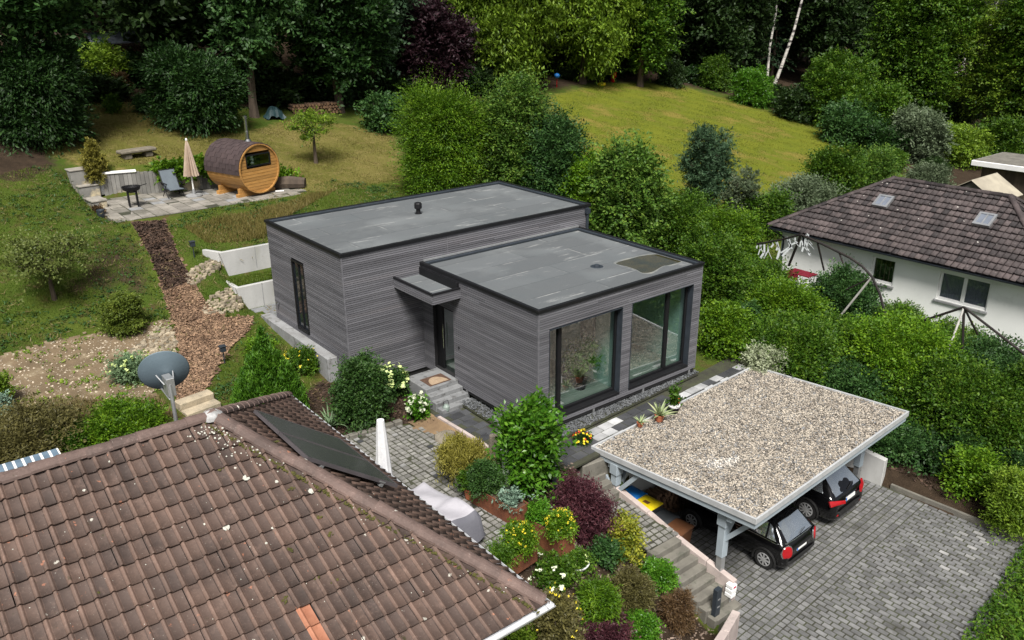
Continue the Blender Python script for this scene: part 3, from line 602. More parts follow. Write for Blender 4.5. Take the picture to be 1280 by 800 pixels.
pu = npmesh('puddle', np.array([(x, y, BZ-.096) for x, y in pm]), [tuple(range(len(pm)))], M['water'])
npmesh('silt_rim', np.array([(x, y, BZ-.0985) for x, y in ring]), [tuple(range(len(ring)))], M['silt'])['kind'] = 'stuff'
tag(pu, 'brown puddle standing on the low flat roof corner', 'puddle')
dr = thing('roof_drain', 'small dark roof drain in the low flat roof near the puddle', 'drain', tuple(at_z(746, 333, BZ-.1)))
MB().lathe((0, 0, 0), [(.2, 0), (.19, .006), (.1, .008), (.09, .05), (.04, .07)], 14).build('drain_cap', M['anthracite'], dr, world=False)
# --- entrance steps
st = thing('entrance_steps', 'grey concrete entrance steps with landing at the dark front door', 'steps', (-.6, 3.6, -.45))
MB().box((-1.2, 3.62, -.6), (-.05, 4.75, .2)).build('landing', M['slabgrey'], st, bevel=.012)
for i, (ya, yb, zt) in enumerate(((3.36, 3.618, .075), (3.10, 3.358, -.05), (2.84, 3.098, -.175))): MB().box((-1.22+.02*i, ya, -.6), (-.06, yb, zt)).build('step', M['slabgrey'], st, bevel=.012)
M['mat_brown'] = mat('coir_brown', (.10, .055, .035), (.07, .04, .028), 9, .95, .5, 90); M['mat_tan'] = mat('coir_tan', (.36, .265, .18), (.3, .22, .145), 9, .95, .5, 90)
dm = thing('doormat', 'brown doormat with a tan half circle on the entrance landing', 'doormat', (-.6, 4.05, .2))
MB().box((-.98, 3.72, .201), (-.22, 4.30, .215)).build('base', M['mat_brown'], dm, bevel=.005)
hc = [(-.92+.32+.3*math.cos(t), 3.76+.44*math.sin(t)) for t in np.linspace(0, PI, 15)]; MB().prism(hc, .2155, .219).build('half_circle', M['mat_tan'], dm)
# ------------------------------------------------------------------ tiled roofs
def tile_field(O, u, v, n, s0, s1, L, tw, tl, prof, th=.045, clip=(), pickm=None, over=.03, jit=.004):
    """mesh data of single roof tiles on a slope; O at the ridge, u along it, v down the slope"""
    O, u, v, n = (np.array(q, float) for q in (O, u, v, n)); bm = bmesh.new(); ncourse = int(math.ceil((L+over)/tl)); i0 = int(math.floor(s0/tw)); i1 = int(math.ceil(s1/tw))
    for j in range(ncourse):
        lb = L+over-j*tl; la = lb-tl-.04
        if lb < .02: continue
        la = max(la, -.05)
        for i in range(i0, i1):
            jz = rnd.gauss(0, jit); js = rnd.gauss(0, .005); tilt = rnd.gauss(0, .008); rows = []
            for (l, dz) in ((la, .004), (lb, th), (lb+.001, th-.018)):
                row = []
                for (pu, pz) in prof:
                    p = O+u*((i+pu)*tw+js)+v*(l+js)+n*(pz+dz+(jz if dz > .005 else 0)+tilt*(pu-.5)+.01)
                    row.append(bm.verts.new(p))
                rows.append(row)
            for a, b in ((0, 1), (1, 2)):
                for q in range(len(prof)-1):
                    f = bm.faces.new((rows[a][q], rows[b][q], rows[b][q+1], rows[a][q+1])); f.smooth = a == 0
                    f.material_index = pickm(j, i, q) if pickm else 0
    for (co, no) in clip:
        bmesh.ops.bisect_plane(bm, geom=bm.verts[:]+bm.edges[:]+bm.faces[:], plane_co=Vector(co), plane_no=Vector(no), clear_outer=True)
    return bm
def bm_obj(name, bms, mats, parent):
    me = bpy.data.meshes.new(name); bm = bmesh.new()
    for b in bms:
        t = bpy.data.meshes.new('t'); b.to_mesh(t); bm.from_mesh(t); b.free(); bpy.data.meshes.remove(t)
    bm.normal_update(); off = -ROOTLOC[parent.name]; bmesh.ops.translate(bm, vec=off, verts=bm.verts); bm.to_mesh(me); bm.free()
    for m in mats: me.materials.append(m)
    return link(name, me, parent)
PROF_OLD = [(0, .004), (.06, .012), (.13, .034), (.2, .042), (.27, .034), (.34, .012), (.4, .002), (.9, 0), (1.0, .004)]
PROF_FLAT = [(0, .0), (.08, .022), (.24, .026), (.34, .006), (.93, .0), (.95, -.02)]
def capline(mb, a, b, r=.125, step=.36, m=lambda: 0, lift=.02):
    """row of overlapping half-round ridge tiles"""
    a, b = Vector(a), Vector(b); d = (b-a); L = d.length; d.normalize(); side = d.cross(Vector((0, 0, 1))).normalized(); up = side.cross(d)
    k = int(L/step)
    for i in range(k+1):
        s = i*step; e = min(s+step+.05, L+.03)
        if e-s < .08: continue
        vs = []; jj = rnd.gauss(0, .006)
        for (t, rr) in ((s, r*.90), (e, r*1.04)):
            for ring in (rr, rr*.86):
                for q in range(9):
                    an = PI*q/8; p = a+d*t+side*(math.cos(an)*ring)+up*(math.sin(an)*ring*.8-.03+lift+jj); vs.append(tuple(p))
        fs = [(q, q+1, 18+q+1, 18+q) for q in range(8)]+[(q+10, q+9, 27+q, 28+q) for q in range(8)]+[(18+q, 18+q+1, 27+q+1, 27+q) for q in range(8)]+[(q+1, q, 9+q, 10+q) for q in range(8)]
        mb.add(vs, fs, m())
    return mb
# ------------------------------------------------------------------ the old tiled house, front left
EX, EY0, EY1, EZ = -6.16, -7.32, 1.69, 2.30; RX, RY, RZ = -9.23, -2.81, 4.63; WX = -19.5
oh = thing('tiled_house', 'old house under a hipped roof of weathered brown clay tiles', 'house', (-12, -2.8, -.6))
wl = MB().box((WX, EY0+.75, -2.9), (EX-.7, EY1-.75, EZ-.12)); wl.build('wall', M['render'], oh)
cosm, sinm = (RY-EY0)/math.hypot(RY-EY0, RZ-EZ), (RZ-EZ)/math.hypot(RY-EY0, RZ-EZ); Lm = math.hypot(RY-EY0, RZ-EZ)
cosh, sinh = (EX-RX)/math.hypot(EX-RX, RZ-EZ), (RZ-EZ)/math.hypot(EX-RX, RZ-EZ); Lh = math.hypot(EX-RX, RZ-EZ)
hipn = np.cross(np.array([EX-RX, EY0-RY, EZ-RZ]), (0, 0, 1)); hipn /= np.linalg.norm(hipn)      # points outward (+x, -y side)
hipf = np.cross((0, 0, 1), np.array([EX-RX, EY1-RY, EZ-RZ])); hipf /= np.linalg.norm(hipf)
R0 = (RX, RY, RZ)
if hipn[0] < 0: hipn = -hipn
if hipf[0] < 0: hipf = -hipf
def _side(p, nrm): return float(np.dot(np.array(p)-np.array(R0), nrm))
def orient(nrm, inside):   # plane normal must point away from the kept side
    return tuple(nrm) if _side(inside, nrm) < 0 else tuple(-nrm)
mid_near, mid_hip, mid_far = (-12, -6, 3), (EX-.3, RY, 2.6), (-12, 0, 3)
new_tiles = set()
tl, tw = .317, .2
def newtile(j, i, q): return 2 if (j, i) in NEW else (1 if 0 < q < 6 else 0)
# place of the fresh tiles: read along the slope
def near_uv(px, py):
    nrm = np.array([0, -sinm, cosm]); d = ray(px, py); t = np.dot(np.array(R0)-CAM, nrm)/np.dot(d, nrm); p = CAM+d*t
    return p[0], math.hypot(p[1]-RY, p[2]-RZ)
NEW = set()
for (px, py) in ((389, 776), (399, 796)):
    s, l = near_uv(px, py); NEW.add((int((Lm+.03-l)/tl), int(math.floor((s-RX)/tw))))
bm1 = tile_field(R0, (1, 0, 0), (0, -cosm, -sinm), (0, -sinm, cosm), WX-RX, EX-RX+.3, Lm, tw, tl, PROF_OLD, clip=[(R0, orient(hipn, mid_near))], pickm=newtile)
bm2 = tile_field(R0, (0, 1, 0), (cosh, 0, -sinh), (sinh, 0, cosh), EY0-RY-.2, EY1-RY+.2, Lh, tw, tl, PROF_OLD, clip=[(R0, orient(hipn, mid_hip)), (R0, orient(hipf, mid_hip))], pickm=lambda j, i, q: 1)
bm3 = tile_field(R0, (-1, 0, 0), (0, cosm, -sinm), (0, sinm, cosm), -(EX-RX)-.3, RX-WX, Lm, tw, tl, PROF_OLD, clip=[(R0, orient(hipf, mid_far))], pickm=lambda j, i, q: 1 if 0 < q < 6 else 0)
rf = bm_obj('roof', [bm1, bm2, bm3], [M['tile_old'], M['tile_roll'], M['tile_new']], oh)
und = MB(); C = [(WX, EY0, EZ), (EX, EY0, EZ), (EX, EY1, EZ), (WX, EY1, EZ), (WX, RY, RZ), (RX, RY, RZ)]
und.add([(x, y, z-.03) for x, y, z in C], [(0, 1, 5, 4), (1, 2, 5), (2, 3, 4, 5), (0, 3, 2, 1)]); und.build('roof_deck', M['gapdark'], rf)
cp_ = MB(); pm_ = lambda: 1 if rnd.random() < .03 else 0
capline(cp_, (RX, RY, RZ+.03), (WX, RY, RZ+.03), m=pm_); capline(cp_, (EX+.02, EY0, EZ+.05), (RX, RY, RZ+.05), m=pm_); capline(cp_, (EX+.02, EY1, EZ+.05), (RX, RY, RZ+.05), m=lambda: 0)
M['tile_cap'] = tilemat('ridge_tile', (.11, .078, .068), (.155, .105, .09), (.36, .16, .1), (.5, .48, .43), .4, 1.3, .3)
M['tile_chip'] = mat('chipped_cap', (.20, .10, .075), (.15, .095, .08), 6, .8, .3, 30)
cp_.build('ridge_tiles', [M['tile_cap'], M['tile_chip']], rf)
MB().lathe((RX, RY, RZ+.06), [(.19, -.05), (.17, .0), (.1, .055), (.03, .07)], 9).each('mortar_cap', mat('lime_mortar', (.40, .40, .40), (.24, .24, .235), 9, .8, .5, 30), rf, 29)
M['moss'] = mat('moss', (.045, .045, .012), (.09, .085, .02), 12, 1, .6, 60)
mp = []
for i in range(420):
    t = rnd.random(); p = np.array(R0)*(1-t)+np.array((EX, EY0, EZ))*t; mp.append(p+np.array([-.17+rnd.gauss(0, .018), -.10+rnd.gauss(0, .02), -.0]))
for (px, py) in ((361, 690), (418, 728), (356, 751), (396, 650), (411, 670), (365, 612), (393, 725), (345, 555), (120, 743), (275, 590)):
    s, l = near_uv(px, py)
    for q in range(7): mp.append(np.array(R0)+np.array([s-RX+rnd.gauss(0, .03), -cosm*(l+rnd.gauss(0, .03)), -sinm*l+.035]))
pebbles('moss', np.array(mp), .015, .04, M['moss'], rf, .7, 'stuff')
from mathutils.bvhtree import BVHTree
_bv = BVHTree.FromPolygons([tuple(v.co+ROOTLOC[oh.name]) for v in rf.data.vertices], [tuple(p.vertices) for p in rf.data.polygons])
lm = MB(); nn3 = Vector((0, -sinm, cosm))
def lichen(px, py, r):
    d = ray(px, py); h = _bv.ray_cast(Vector(CAM), Vector(d).normalized())
    if h[0] is None: return
    c = h[0]+nn3*.004; k = rnd.randint(7, 10); e1 = Vector((1, 0, 0)); e2 = Vector((0, -cosm, -sinm))
    vs = [tuple(c+(e1*math.cos(2*PI*i/k)+e2*math.sin(2*PI*i/k))*r*rnd.uniform(.75, 1.15)) for i in range(k)]; vs += [tuple(Vector(v)-nn3*.008) for v in vs]
    lm.add(vs, [tuple(range(k-1, -1, -1))]+[(i, (i+1) % k, k+(i+1) % k, k+i) for i in range(k)])
for q in ((308, 597, .055), (283, 659, .05), (389, 614, .045), (346, 602, .03), (341, 660, .025), (333, 679, .02), (256, 655, .02), (105, 613, .02), (137, 577, .018)): lichen(*q)
for i in range(90):
    t = rnd.random()**2; lichen(262+rnd.gauss(0, 16)+t*60, 532+abs(rnd.gauss(0, 7))+t*40, rnd.uniform(.006, .018))
for i in range(60):
    t = rnd.random(); lichen(265+415*t+rnd.gauss(0, 5)-14, 522+230*t+rnd.gauss(0, 6)+6, rnd.uniform(.005, .014))
for i in range(60): lichen(rnd.uniform(0, 560), rnd.uniform(560, 800), rnd.uniform(.004, .009))
lm.build('lichen', mat('lichen', (.52, .52, .46), (.36, .36, .31), 40, .95, .5, 90), rf)['kind'] = 'stuff'
gu = MB()
def gutter(mb, a, b, out, r=.065):
    a, b, out = Vector(a), Vector(b), Vector(out); vs = []
    for p in (a, b):
        for q in range(7):
            an = PI+PI*q/6; vs.append(tuple(p+out*(math.cos(an)*r)+Vector((0, 0, math.sin(an)*r))))
        for q in range(6, -1, -1):
            an = PI+PI*q/6; vs.append(tuple(p+out*(math.cos(an)*r*.86)+Vector((0, 0, math.sin(an)*r*.86))))
    mb.add(vs, [(q, (q+1) % 14, 14+(q+1) % 14, 14+q) for q in range(14)]+[tuple(range(13, -1, -1)), tuple(range(14, 28))])
gutter(gu, (EX+.07, EY0-.1, EZ-.02), (EX+.07, EY1+.05, EZ-.02), (1, 0, 0)); gutter(gu, (WX, EY0-.07, EZ-.02), (EX+.13, EY0-.07, EZ-.02), (0, -1, 0))
M['zinc'] = mat('pale_zinc', (.62, .63, .65), (.5, .51, .53), 2, .45, metal=.25); gu.build('gutter', M['zinc'], oh)
MB().box((WX, EY0-.005, EZ-.2), (EX+.005, EY0+.02, EZ-.03)).box((EX-.02, EY0+.02, EZ-.2), (EX+.004, EY1, EZ-.03)).build('fascia', M['white'], oh)
MB().box((WX+.02, EY0+.02, EZ-.13), (EX-.03, EY1-.02, EZ-.1)).build('soffit', M['white'], oh)
MB().tube([(EX+.05, EY0-.05, EZ-.08), (EX-.3, EY0+.3, EZ-.5), (EX-.62, EY0+.68, EZ-.75), (EX-.62, EY0+.68, -2.2)], .045).build('downpipe', M['zinc'], oh)
# --- solar panels (lying on the hip slope)
M['pv'] = mat('solar_glass', (.030, .038, .031), (.045, .053, .044), .6, .25, spec=.5); M['pv_frame'] = mat('module_frame', (.085, .075, .08), (.065, .058, .062), 3, .5)
th_ = math.radians(36); sv = np.array([math.cos(th_), 0, -math.sin(th_)]); sn = np.array([math.sin(th_), 0, math.cos(th_)])
for kk, yo in enumerate((-1.92, -2.98)):
    TL = np.array([-8.22, yo, 4.09]); sp_ = thing('solar_module', ('black framed solar panel higher up the hip, nearer the far eave', 'black framed solar panel with small pale sticker on its lower rail')[kk], 'solar panel', TL, 'solar panels on the brown tiled roof')
    M4 = Matrix(((sv[0], 0, sn[0], TL[0]), (sv[1], -1, sn[1], TL[1]), (sv[2], 0, sn[2], TL[2]), (0, 0, 0, 1)))
    W_, L_ = 1.04, 1.95
    MB().box((.03, .03, -.03), (L_-.03, W_-.03, -.004), 0, M4).build('glass', M['pv'], sp_)
    MB().box((0, 0, -.06), (L_, .03, 0), 0, M4).box((0, W_-.03, -.06), (L_, W_, 0), 0, M4).box((0, .03, -.06), (.03, W_-.03, 0), 0, M4).box((L_-.03, .03, -.06), (L_, W_-.03, 0), 0, M4).build('frame', M['pv_frame'], sp_)
    MB().box((.3, -.0, -.12), (.36, W_, -.062), 0, M4).box((L_-.36, 0, -.12), (L_-.3, W_, -.062), 0, M4).each('rail', M['alu'], sp_, 6)
    if kk: MB().box((L_-.42, W_+.0005, -.045), (L_-.28, W_+.003, -.02), 0, M4).build('sticker', M['alu'], sp_)
# --- far-slope panel with white grid, seen along the ridge
gp = thing('solar_collector', 'pale gridded collector strip showing above the ridge at the left', 'solar panel', (-12, -2.4, 4.5))
b0 = MB().box((-14.2, -2.42, 4.50), (-11.33, -2.16, 4.56)); b0.build('frame', M['white'], gp)
g1 = MB()
for i in range(24): g1.box((-14.15+i*.118, -2.425, 4.562), (-14.15+i*.118+.08, -2.18, 4.572))
g1.build('cells', mat('blue_cells', (.14, .2, .26), (.1, .15, .2), 4, .25), gp)
# --- satellite dish
dz = thing('satellite_dish', 'grey satellite dish on a mast behind the tiled ridge', 'satellite dish', (-9.67, -2.45, 4.3))
M['dish'] = mat('dish_grey', (.115, .155, .185), (.09, .125, .15), 1.5, .5, .1, 20)
ax = Vector((.24, .93, .27)).normalized(); dc = Vector((-9.66, -2.16, 5.28))
prof = [(.02, 0), (.12, .008), (.22, .03), (.31, .062), (.37, .095), (.385, .102), (.375, .108), (.31, .072), (.2, .034), (.02, .012)]
MB().lathe(dc, prof, 36, axis=ax).build('dish', M['dish'], dz, smooth=True)
MB().tube([(-9.68, -2.45, 4.2), (-9.68, -2.45, 4.9), (-9.675, -2.42, 5.2)], .03).build('mast', M['alu'], dz)
b1 = MB().box((-9.72, -2.44, 5.0), (-9.6, -2.2, 5.3)); b1.tube([(-9.69, -2.36, 4.92), (-9.7, -1.75, 5.0)], .016)
b1.tube([(-9.74, -2.38, 5.2), (-9.80, -2.2, 5.32)], .012).tube([(-9.6, -2.38, 5.2), (-9.54, -2.2, 5.32)], .012).box((-9.75, -1.78, 4.96), (-9.65, -1.66, 5.06)); b1.build('bracket', M['alu'], dz, bevel=.02)
# ------------------------------------------------------------------ carport
CR = [at_z(740, 560, -.25), at_z(945, 650, 0), at_z(1139, 516, 0), at_z(938, 457, -.25)]
cc = sum(CR)/4; ca_ = math.radians(3.1); cu = np.array([math.cos(ca_), math.sin(ca_)]); cv = np.array([-cu[1], cu[0]])
HX, HY = 3.82, 2.49
def CL(a, b, z): p = cc[:2]+cu*a+cv*b; return (p[0], p[1], z)
def croof(b): return -.125-.05*b           # falls towards the house
cpt = thing('carport', 'open grey timber carport with a flat roof of pale pebbles', 'carport', (cc[0], cc[1], Z_DRIVE))
def cslab(mb, a0, a1, b0, b1, t0, t1, m=0):
    P = [CL(a0, b0, 0), CL(a1, b0, 0), CL(a1, b1, 0), CL(a0, b1, 0)]; zz = [croof(b0), croof(b0), croof(b1), croof(b1)]
    return mb.prism([(p[0], p[1]) for p in P], [z+t0 for z in zz], [z+t1 for z in zz], m)
cslab(MB(), -HX+.03, HX-.03, -HY+.03, HY-.03, -.10, -.03).build('roof', M['concrete_grey'], cpt)
e = MB()
for (a0, a1, b0, b1) in ((-HX, HX, -HY, -HY+.05), (-HX, HX, HY-.05, HY), (-HX, -HX+.05, -HY+.05, HY-.05), (HX-.05, HX, -HY+.05, HY-.05)): cslab(e, a0, a1, b0, b1, -.12, .035)
e.build('roof_edge', mat('zinc_edge', (.52, .53, .54), (.42, .43, .44), 3, .5, metal=.2), cpt, bevel=.006)
e = MB()
for (a0, a1, b0, b1) in ((-HX+.04, HX-.04, -HY+.04, -HY+.1), (-HX+.04, HX-.04, HY-.1, HY-.04), (-HX+.04, -HX+.1, -HY+.1, HY-.1), (HX-.1, HX-.04, -HY+.1, HY-.1)): cslab(e, a0, a1, b0, b1, -.27, -.122)
e.build('fascia', M['bluegrey'], cpt)
n_ = 36000; q = RNG.uniform([-HX+.05, -HY+.05], [HX-.05, HY-.05], (n_, 2)); P2 = cc[:2]+q[:, :1]*cu+q[:, 1:]*cv
pebbles('roof_pebbles', np.c_[P2, croof(q[:, 1])-.02+RNG.uniform(0, .02, n_)], .017, .036, M['gravel_pale'], cpt)
e = MB()
for b in (-1.75, 1.9): cslab(e, -HX+.12, HX-.12, b-.07, b+.07, -.44, -.24)
for a in np.linspace(-HX+.45, HX-.45, 11): cslab(e, a-.04, a+.04, -HY+.1, HY-.1, -.238, -.1)
e.build('roof_beam', M['bluegrey'], cpt)
def post(a, b, zb, zt):
    x, y, _ = CL(a, b, 0); p = MB().box((x-.1, y-.1, zb+.42), (x+.1, y+.1, zt)); p.box((x-.13, y-.13, zt-.34), (x+.13, y+.13, zt-.02)); p.build('post', M['bluegrey'], cpt, bevel=.01)
    MB().box((x-.075, y-.075, zb-.25), (x+.075, y+.075, zb+.42)).build('post_shoe', M['alu'], cpt)
    return x, y
px_, py_ = post(-HX+.32, -HY+.98, -2.05, -.42); post(-HX+.16, HY-.78, -1.5, -.42); post(HX-.5, -HY+.95, -2.35, -.42); post(HX-.5, HY-.6, -1.5, -.55)
br = MB()
for (a, b, sa, sb) in ((-HX+.32, -HY+.98, 1, 0), (-HX+.32, -HY+.98, 0, -1), (-HX+.16, HY-.78, 1, 0), (-HX+.16, HY-.78, 0, -1), (-HX+.16, HY-.78, 0, 1), (HX-.5, -HY+.95, -1, 0)):
    x, y, _ = CL(a, b, 0); x2, y2, _ = CL(a+sa*.75, b+sb*.75, 0); br.beam((x, y, croof(b)-1.15), (x2, y2, croof(b+sb*.75)-.30), .09, .11)
br.each('brace', M['bluegrey'], cpt, 6)
# ------------------------------------------------------------------ walls round the bay
def wall_run(pts, th, zt, zb):
    """low wall along plan points with a sloping top"""
    m = MB()
    for i in range(len(pts)-1):
        a, b = np.array(pts[i][:2]), np.array(pts[i+1][:2]); d = (b-a)/np.linalg.norm(b-a); n = np.array([-d[1], d[0]])*th/2; b = b-d*.012
        m.prism([tuple(a-n), tuple(b-n), tuple(b+n), tuple(a+n)], [zb]*4, [pts[i][2], pts[i+1][2], pts[i+1][2], pts[i][2]])
    return m
sw_ = wall_run([(.98, -2.0, -1.12), (1.10, -3.1, -1.42), (1.17, -4.05, -1.70), (1.27, -4.9, -1.93), (1.36, -5.68, -2.12)], .16, 0, -3.0)
wo = sw_.build('low_wall', M['wallstone'], bevel=.012); tag(wo, 'low pinkish concrete wall stepping down between the stairs and the carport', 'wall')
rw = wall_run([(1.06, -1.86, -.98), (4.8, -1.66, -.95), (8.7, -1.4, -.95)], .18, 0, -3.0).build('retaining_wall', M['concrete'], bevel=.012); tag(rw, 'grey concrete retaining wall at the back of the carport', 'wall')
sw2 = wall_run([(8.75, -1.55, -1.0), (8.95, -3.6, -1.75), (9.12, -5.25, -1.95)], .2, 0, -3.0).build('side_wall', M['concrete'], bevel=.012); tag(sw2, 'pale concrete wall end beside the estate car', 'wall')
lw = wall_run([(.52, -6.32, -2.12), (-.3, -6.62, -2.02), (-1.5, -7.0, -1.9)], .18, 0, -3.1).build('bed_wall', M['wallstone'], bevel=.012); tag(lw, 'pinkish concrete bed edge wall below the stairs by the drive', 'wall')
kp = [G(*p) for p in ((1095, 600), (1130, 606), (1180, 632), (1240, 664), (1290, 692))]; kb = MB()
kerb = [(9.12, -5.5), (9.16, -6.3), (9.24, -7.6), (9.36, -9.5)]
for i in range(len(kerb)-1): kb.beam((*kerb[i], Z_DRIVE+.05), (*kerb[i+1], Z_DRIVE+.05), .09, .2)
kb.build('kerb', M['stepbrown'])['kind'] = 'structure'
# ------------------------------------------------------------------ garden stairs
gs = thing('garden_stairs', 'weathered concrete garden stairs running down beside the carport', 'stairs', (.6, -3.4, -2.8))
def stepbox(xl, xr, y0, y1, zt, yaw=0.0): return MB().box((xl, y0, zt-.28), (xr, y1, zt))
zt = -1.62
for i in range(8):
    y1 = -4.02-.235*i; x0 = .12+.05*i; stepbox(x0, x0+.92-.0*i, y1-.232, y1, zt-.15*i).build('step', M['stepbrown'], gs, bevel=.012)
for i in range(6):
    y1 = -.78-.24*i; stepbox(-.1+.07*i, .80+.03*i, y1-.237, y1, -.36-.165*i).build('step', M['stepbrown'], gs, bevel=.012)
ek = MB()
for i in range(8): ek.box((.02+.05*i, -4.255-.235*i, -1.95-.15*i), (.112+.05*i, -4.02-.235*i, -1.58-.15*i))
ek.build('edge_kerb', M['stepbrown'], gs, bevel=.01)
land = [(.28, -2.25), (.98, -2.25), (1.13, -4.0), (.1, -4.0), (-.05, -3.2)]
zl = lambda x, y: -1.36+(y+2.25)*.14
bedp = MB().prism(land, [zl(*p)-.1 for p in land], [zl(*p)-.013 for p in land]).build('landing_bed', M['joint']); bedp['kind'] = 'structure'
pavers('cobbled_landing', land, 0, (.3, -2.25), math.radians(-2), .19, .16, .03, .0, [M['cobble'], M['paverpale']], lambda x, y: 0, zfun=zl, jit=.006)
# ------------------------------------------------------------------ bins
def bin_(label, x, y, mlid, mbody, h=.62, rz=0.0, handle=True):
    b = thing('wheelie_bin', label, 'bin', (x, y, Z_DRIVE), 'rubbish bins behind the low wall', rz)
    m = MB(); vs = []
    for (z, wx, wy) in ((0, .2, .22), (h, .27, .31), (h, .285, .33), (h+.04, .285, .33)):
        vs += [(-wx, -wy, z), (wx, -wy, z), (wx, wy, z), (-wx, wy, z)]
    fs = [(3, 2, 1, 0)]
    for k in range(3): fs += [(4*k+j, 4*k+(j+1) % 4, 4*k+4+(j+1) % 4, 4*k+4+j) for j in range(4)]
    fs.append((12, 13, 14, 15)); m.add(vs, fs).build('body', mbody, b, world=False, bevel=.02)
    l = MB(); l.add([(-.30, -.35, h+.043), (.30, -.35, h+.043), (.30, .33, h+.043), (-.30, .33, h+.043), (-.29, -.34, h+.075), (.29, -.34, h+.075), (.29, .32, h+.075), (-.29, .32, h+.075), (-.2, -.24, h+.115), (.2, -.24, h+.115), (.2, .2, h+.115), (-.2, .2, h+.115)],
          [(3, 2, 1, 0)]+[(j, (j+1) % 4, 4+(j+1) % 4, 4+j) for j in range(4)]+[(4+j, 4+(j+1) % 4, 8+(j+1) % 4, 8+j) for j in range(4)]+[(8, 9, 10, 11)])
    lid = l.build('lid', mlid, b, world=False, bevel=.02, seg=2)
    MB().tube([(-.22, .37, h+.03), (.22, .37, h+.03)], .017).box((-.24, .32, h-.02), (-.2, .385, h+.04)).box((.2, .32, h-.02), (.24, .385, h+.04)).build('handle', mbody, b, world=False)
    for sx in (-1, 1): MB().lathe((sx*.23, .25, .1), [(.1, -.025), (.1, .025)], 14, axis=(1, 0, 0)).build('wheel', M['rubber'], b, world=False)
    return b, lid
pl = lambda n, c: mat(n, c, tuple(x*.8 for x in c), 3, .5)
M['bin_dark'] = pl('bin_plastic', (.03, .032, .035)); M['bin_blue'] = pl('blue_plastic', (.012, .16, .50)); M['bin_yellow'] = pl('yellow_plastic', (.72, .56, .012)); M['bin_brown'] = pl('brown_plastic', (.13, .055, .025)); M['bin_black'] = pl('black_plastic', (.045, .05, .055))
def binat(px, py, h): return at_z(px, py, Z_DRIVE+h+.08)
HB_ = 1.24
p = binat(789, 617, HB_); bin_('rubbish bin with a blue lid beside the yellow one', p[0], p[1], M['bin_blue'], M['bin_dark'], HB_, PI/2+.05)
p = binat(808, 629, HB_); b_, lid = bin_('rubbish bin with a yellow lid in front of the firewood', p[0], p[1], M['bin_yellow'], M['bin_dark'], HB_, PI/2+.05)
MB().box((-.09, -.06, HB_+.1155), (.09, .06, HB_+.118)).build('sticker', M['bin_brown'], lid, world=False)
p = binat(829, 646, .98); bin_('rubbish bin with a dull black lid between yellow and brown bins', p[0], p[1], M['bin_black'], M['bin_dark'], .98, PI/2+.05)
p = binat(847, 658, .95); bin_('brown rubbish bin nearest the carport post', p[0], p[1], M['bin_brown'], M['bin_brown'], .95, PI/2+.12)
# firewood stack under the carport
M['log_end'] = mat('log_end', (.20, .12, .07), (.14, .08, .045), 6, .9, .3, 30, island=.3); M['log_bark'] = mat('log_bark', (.13, .08, .05), (.09, .055, .035), 5, .95, island=.3)
def logpile(name, label, loc, nx_, nz, L, r, rz, group=None, dirx=True):
    t = thing(name, label, 'firewood', loc, group, rz); e1 = MB(); b1 = MB()
    for j in range(nz):
        for i in range(nx_-(j % 2)):
            rr = r*rnd.uniform(.75, 1.05); c = Vector(((i+.5*(j % 2)-nx_/2)*2.05*r+rnd.gauss(0, r*.15), rnd.uniform(-.05, .05), r+j*1.75*r)); n = rnd.choice((5, 6, 7)); a0 = rnd.random()*6
            v0 = [(c.x+rr*math.cos(a0+2*PI*k/n)*rnd.uniform(.85, 1.1), c.y-L/2, c.z+rr*math.sin(a0+2*PI*k/n)) for k in range(n)]; v1 = [(x, y+L, z) for x, y, z in v0]
            b1.add(v0+v1, [(k, (k+1) % n, n+(k+1) % n, n+k) for k in range(n)]); e1.add(v0, [tuple(reversed(range(n)))]); e1.add(v1, [tuple(range(n))])
    b1.build('bark', M['log_bark'], t, world=False)['kind'] = 'stuff'; e1.build('cut_ends', M['log_end'], t, world=False)['kind'] = 'stuff'; return t
p = at_z(842, 615, -1.6); logpile('firewood_stack', 'split firewood stacked against the back wall under the carport', (3.0, -2.15, Z_DRIVE), 11, 8, .4, .07, .05)
MB_ = thing('stepladder', 'folded ladder with yellow rails leaning behind the carport post', 'ladder', (1.35, -1.45, -.7))
lz = MB(); ly = MB()
A_, B_ = Vector((1.2, -1.35, -1.15)), Vector((1.75, -1.22, -.42))
for o_ in (0, .26): ly.beam(A_+Vector((.1*o_, o_, 0)), B_+Vector((.1*o_, o_, 0)), .035, .06)
for k in range(5): lz.beam(A_.lerp(B_, .1+.2*k), A_.lerp(B_, .1+.2*k)+Vector((.026, .26, 0)), .03, .03)
ly.each('rail', M['bin_yellow'], MB_, 6); lz.each('rung', M['alu'], MB_, 6)
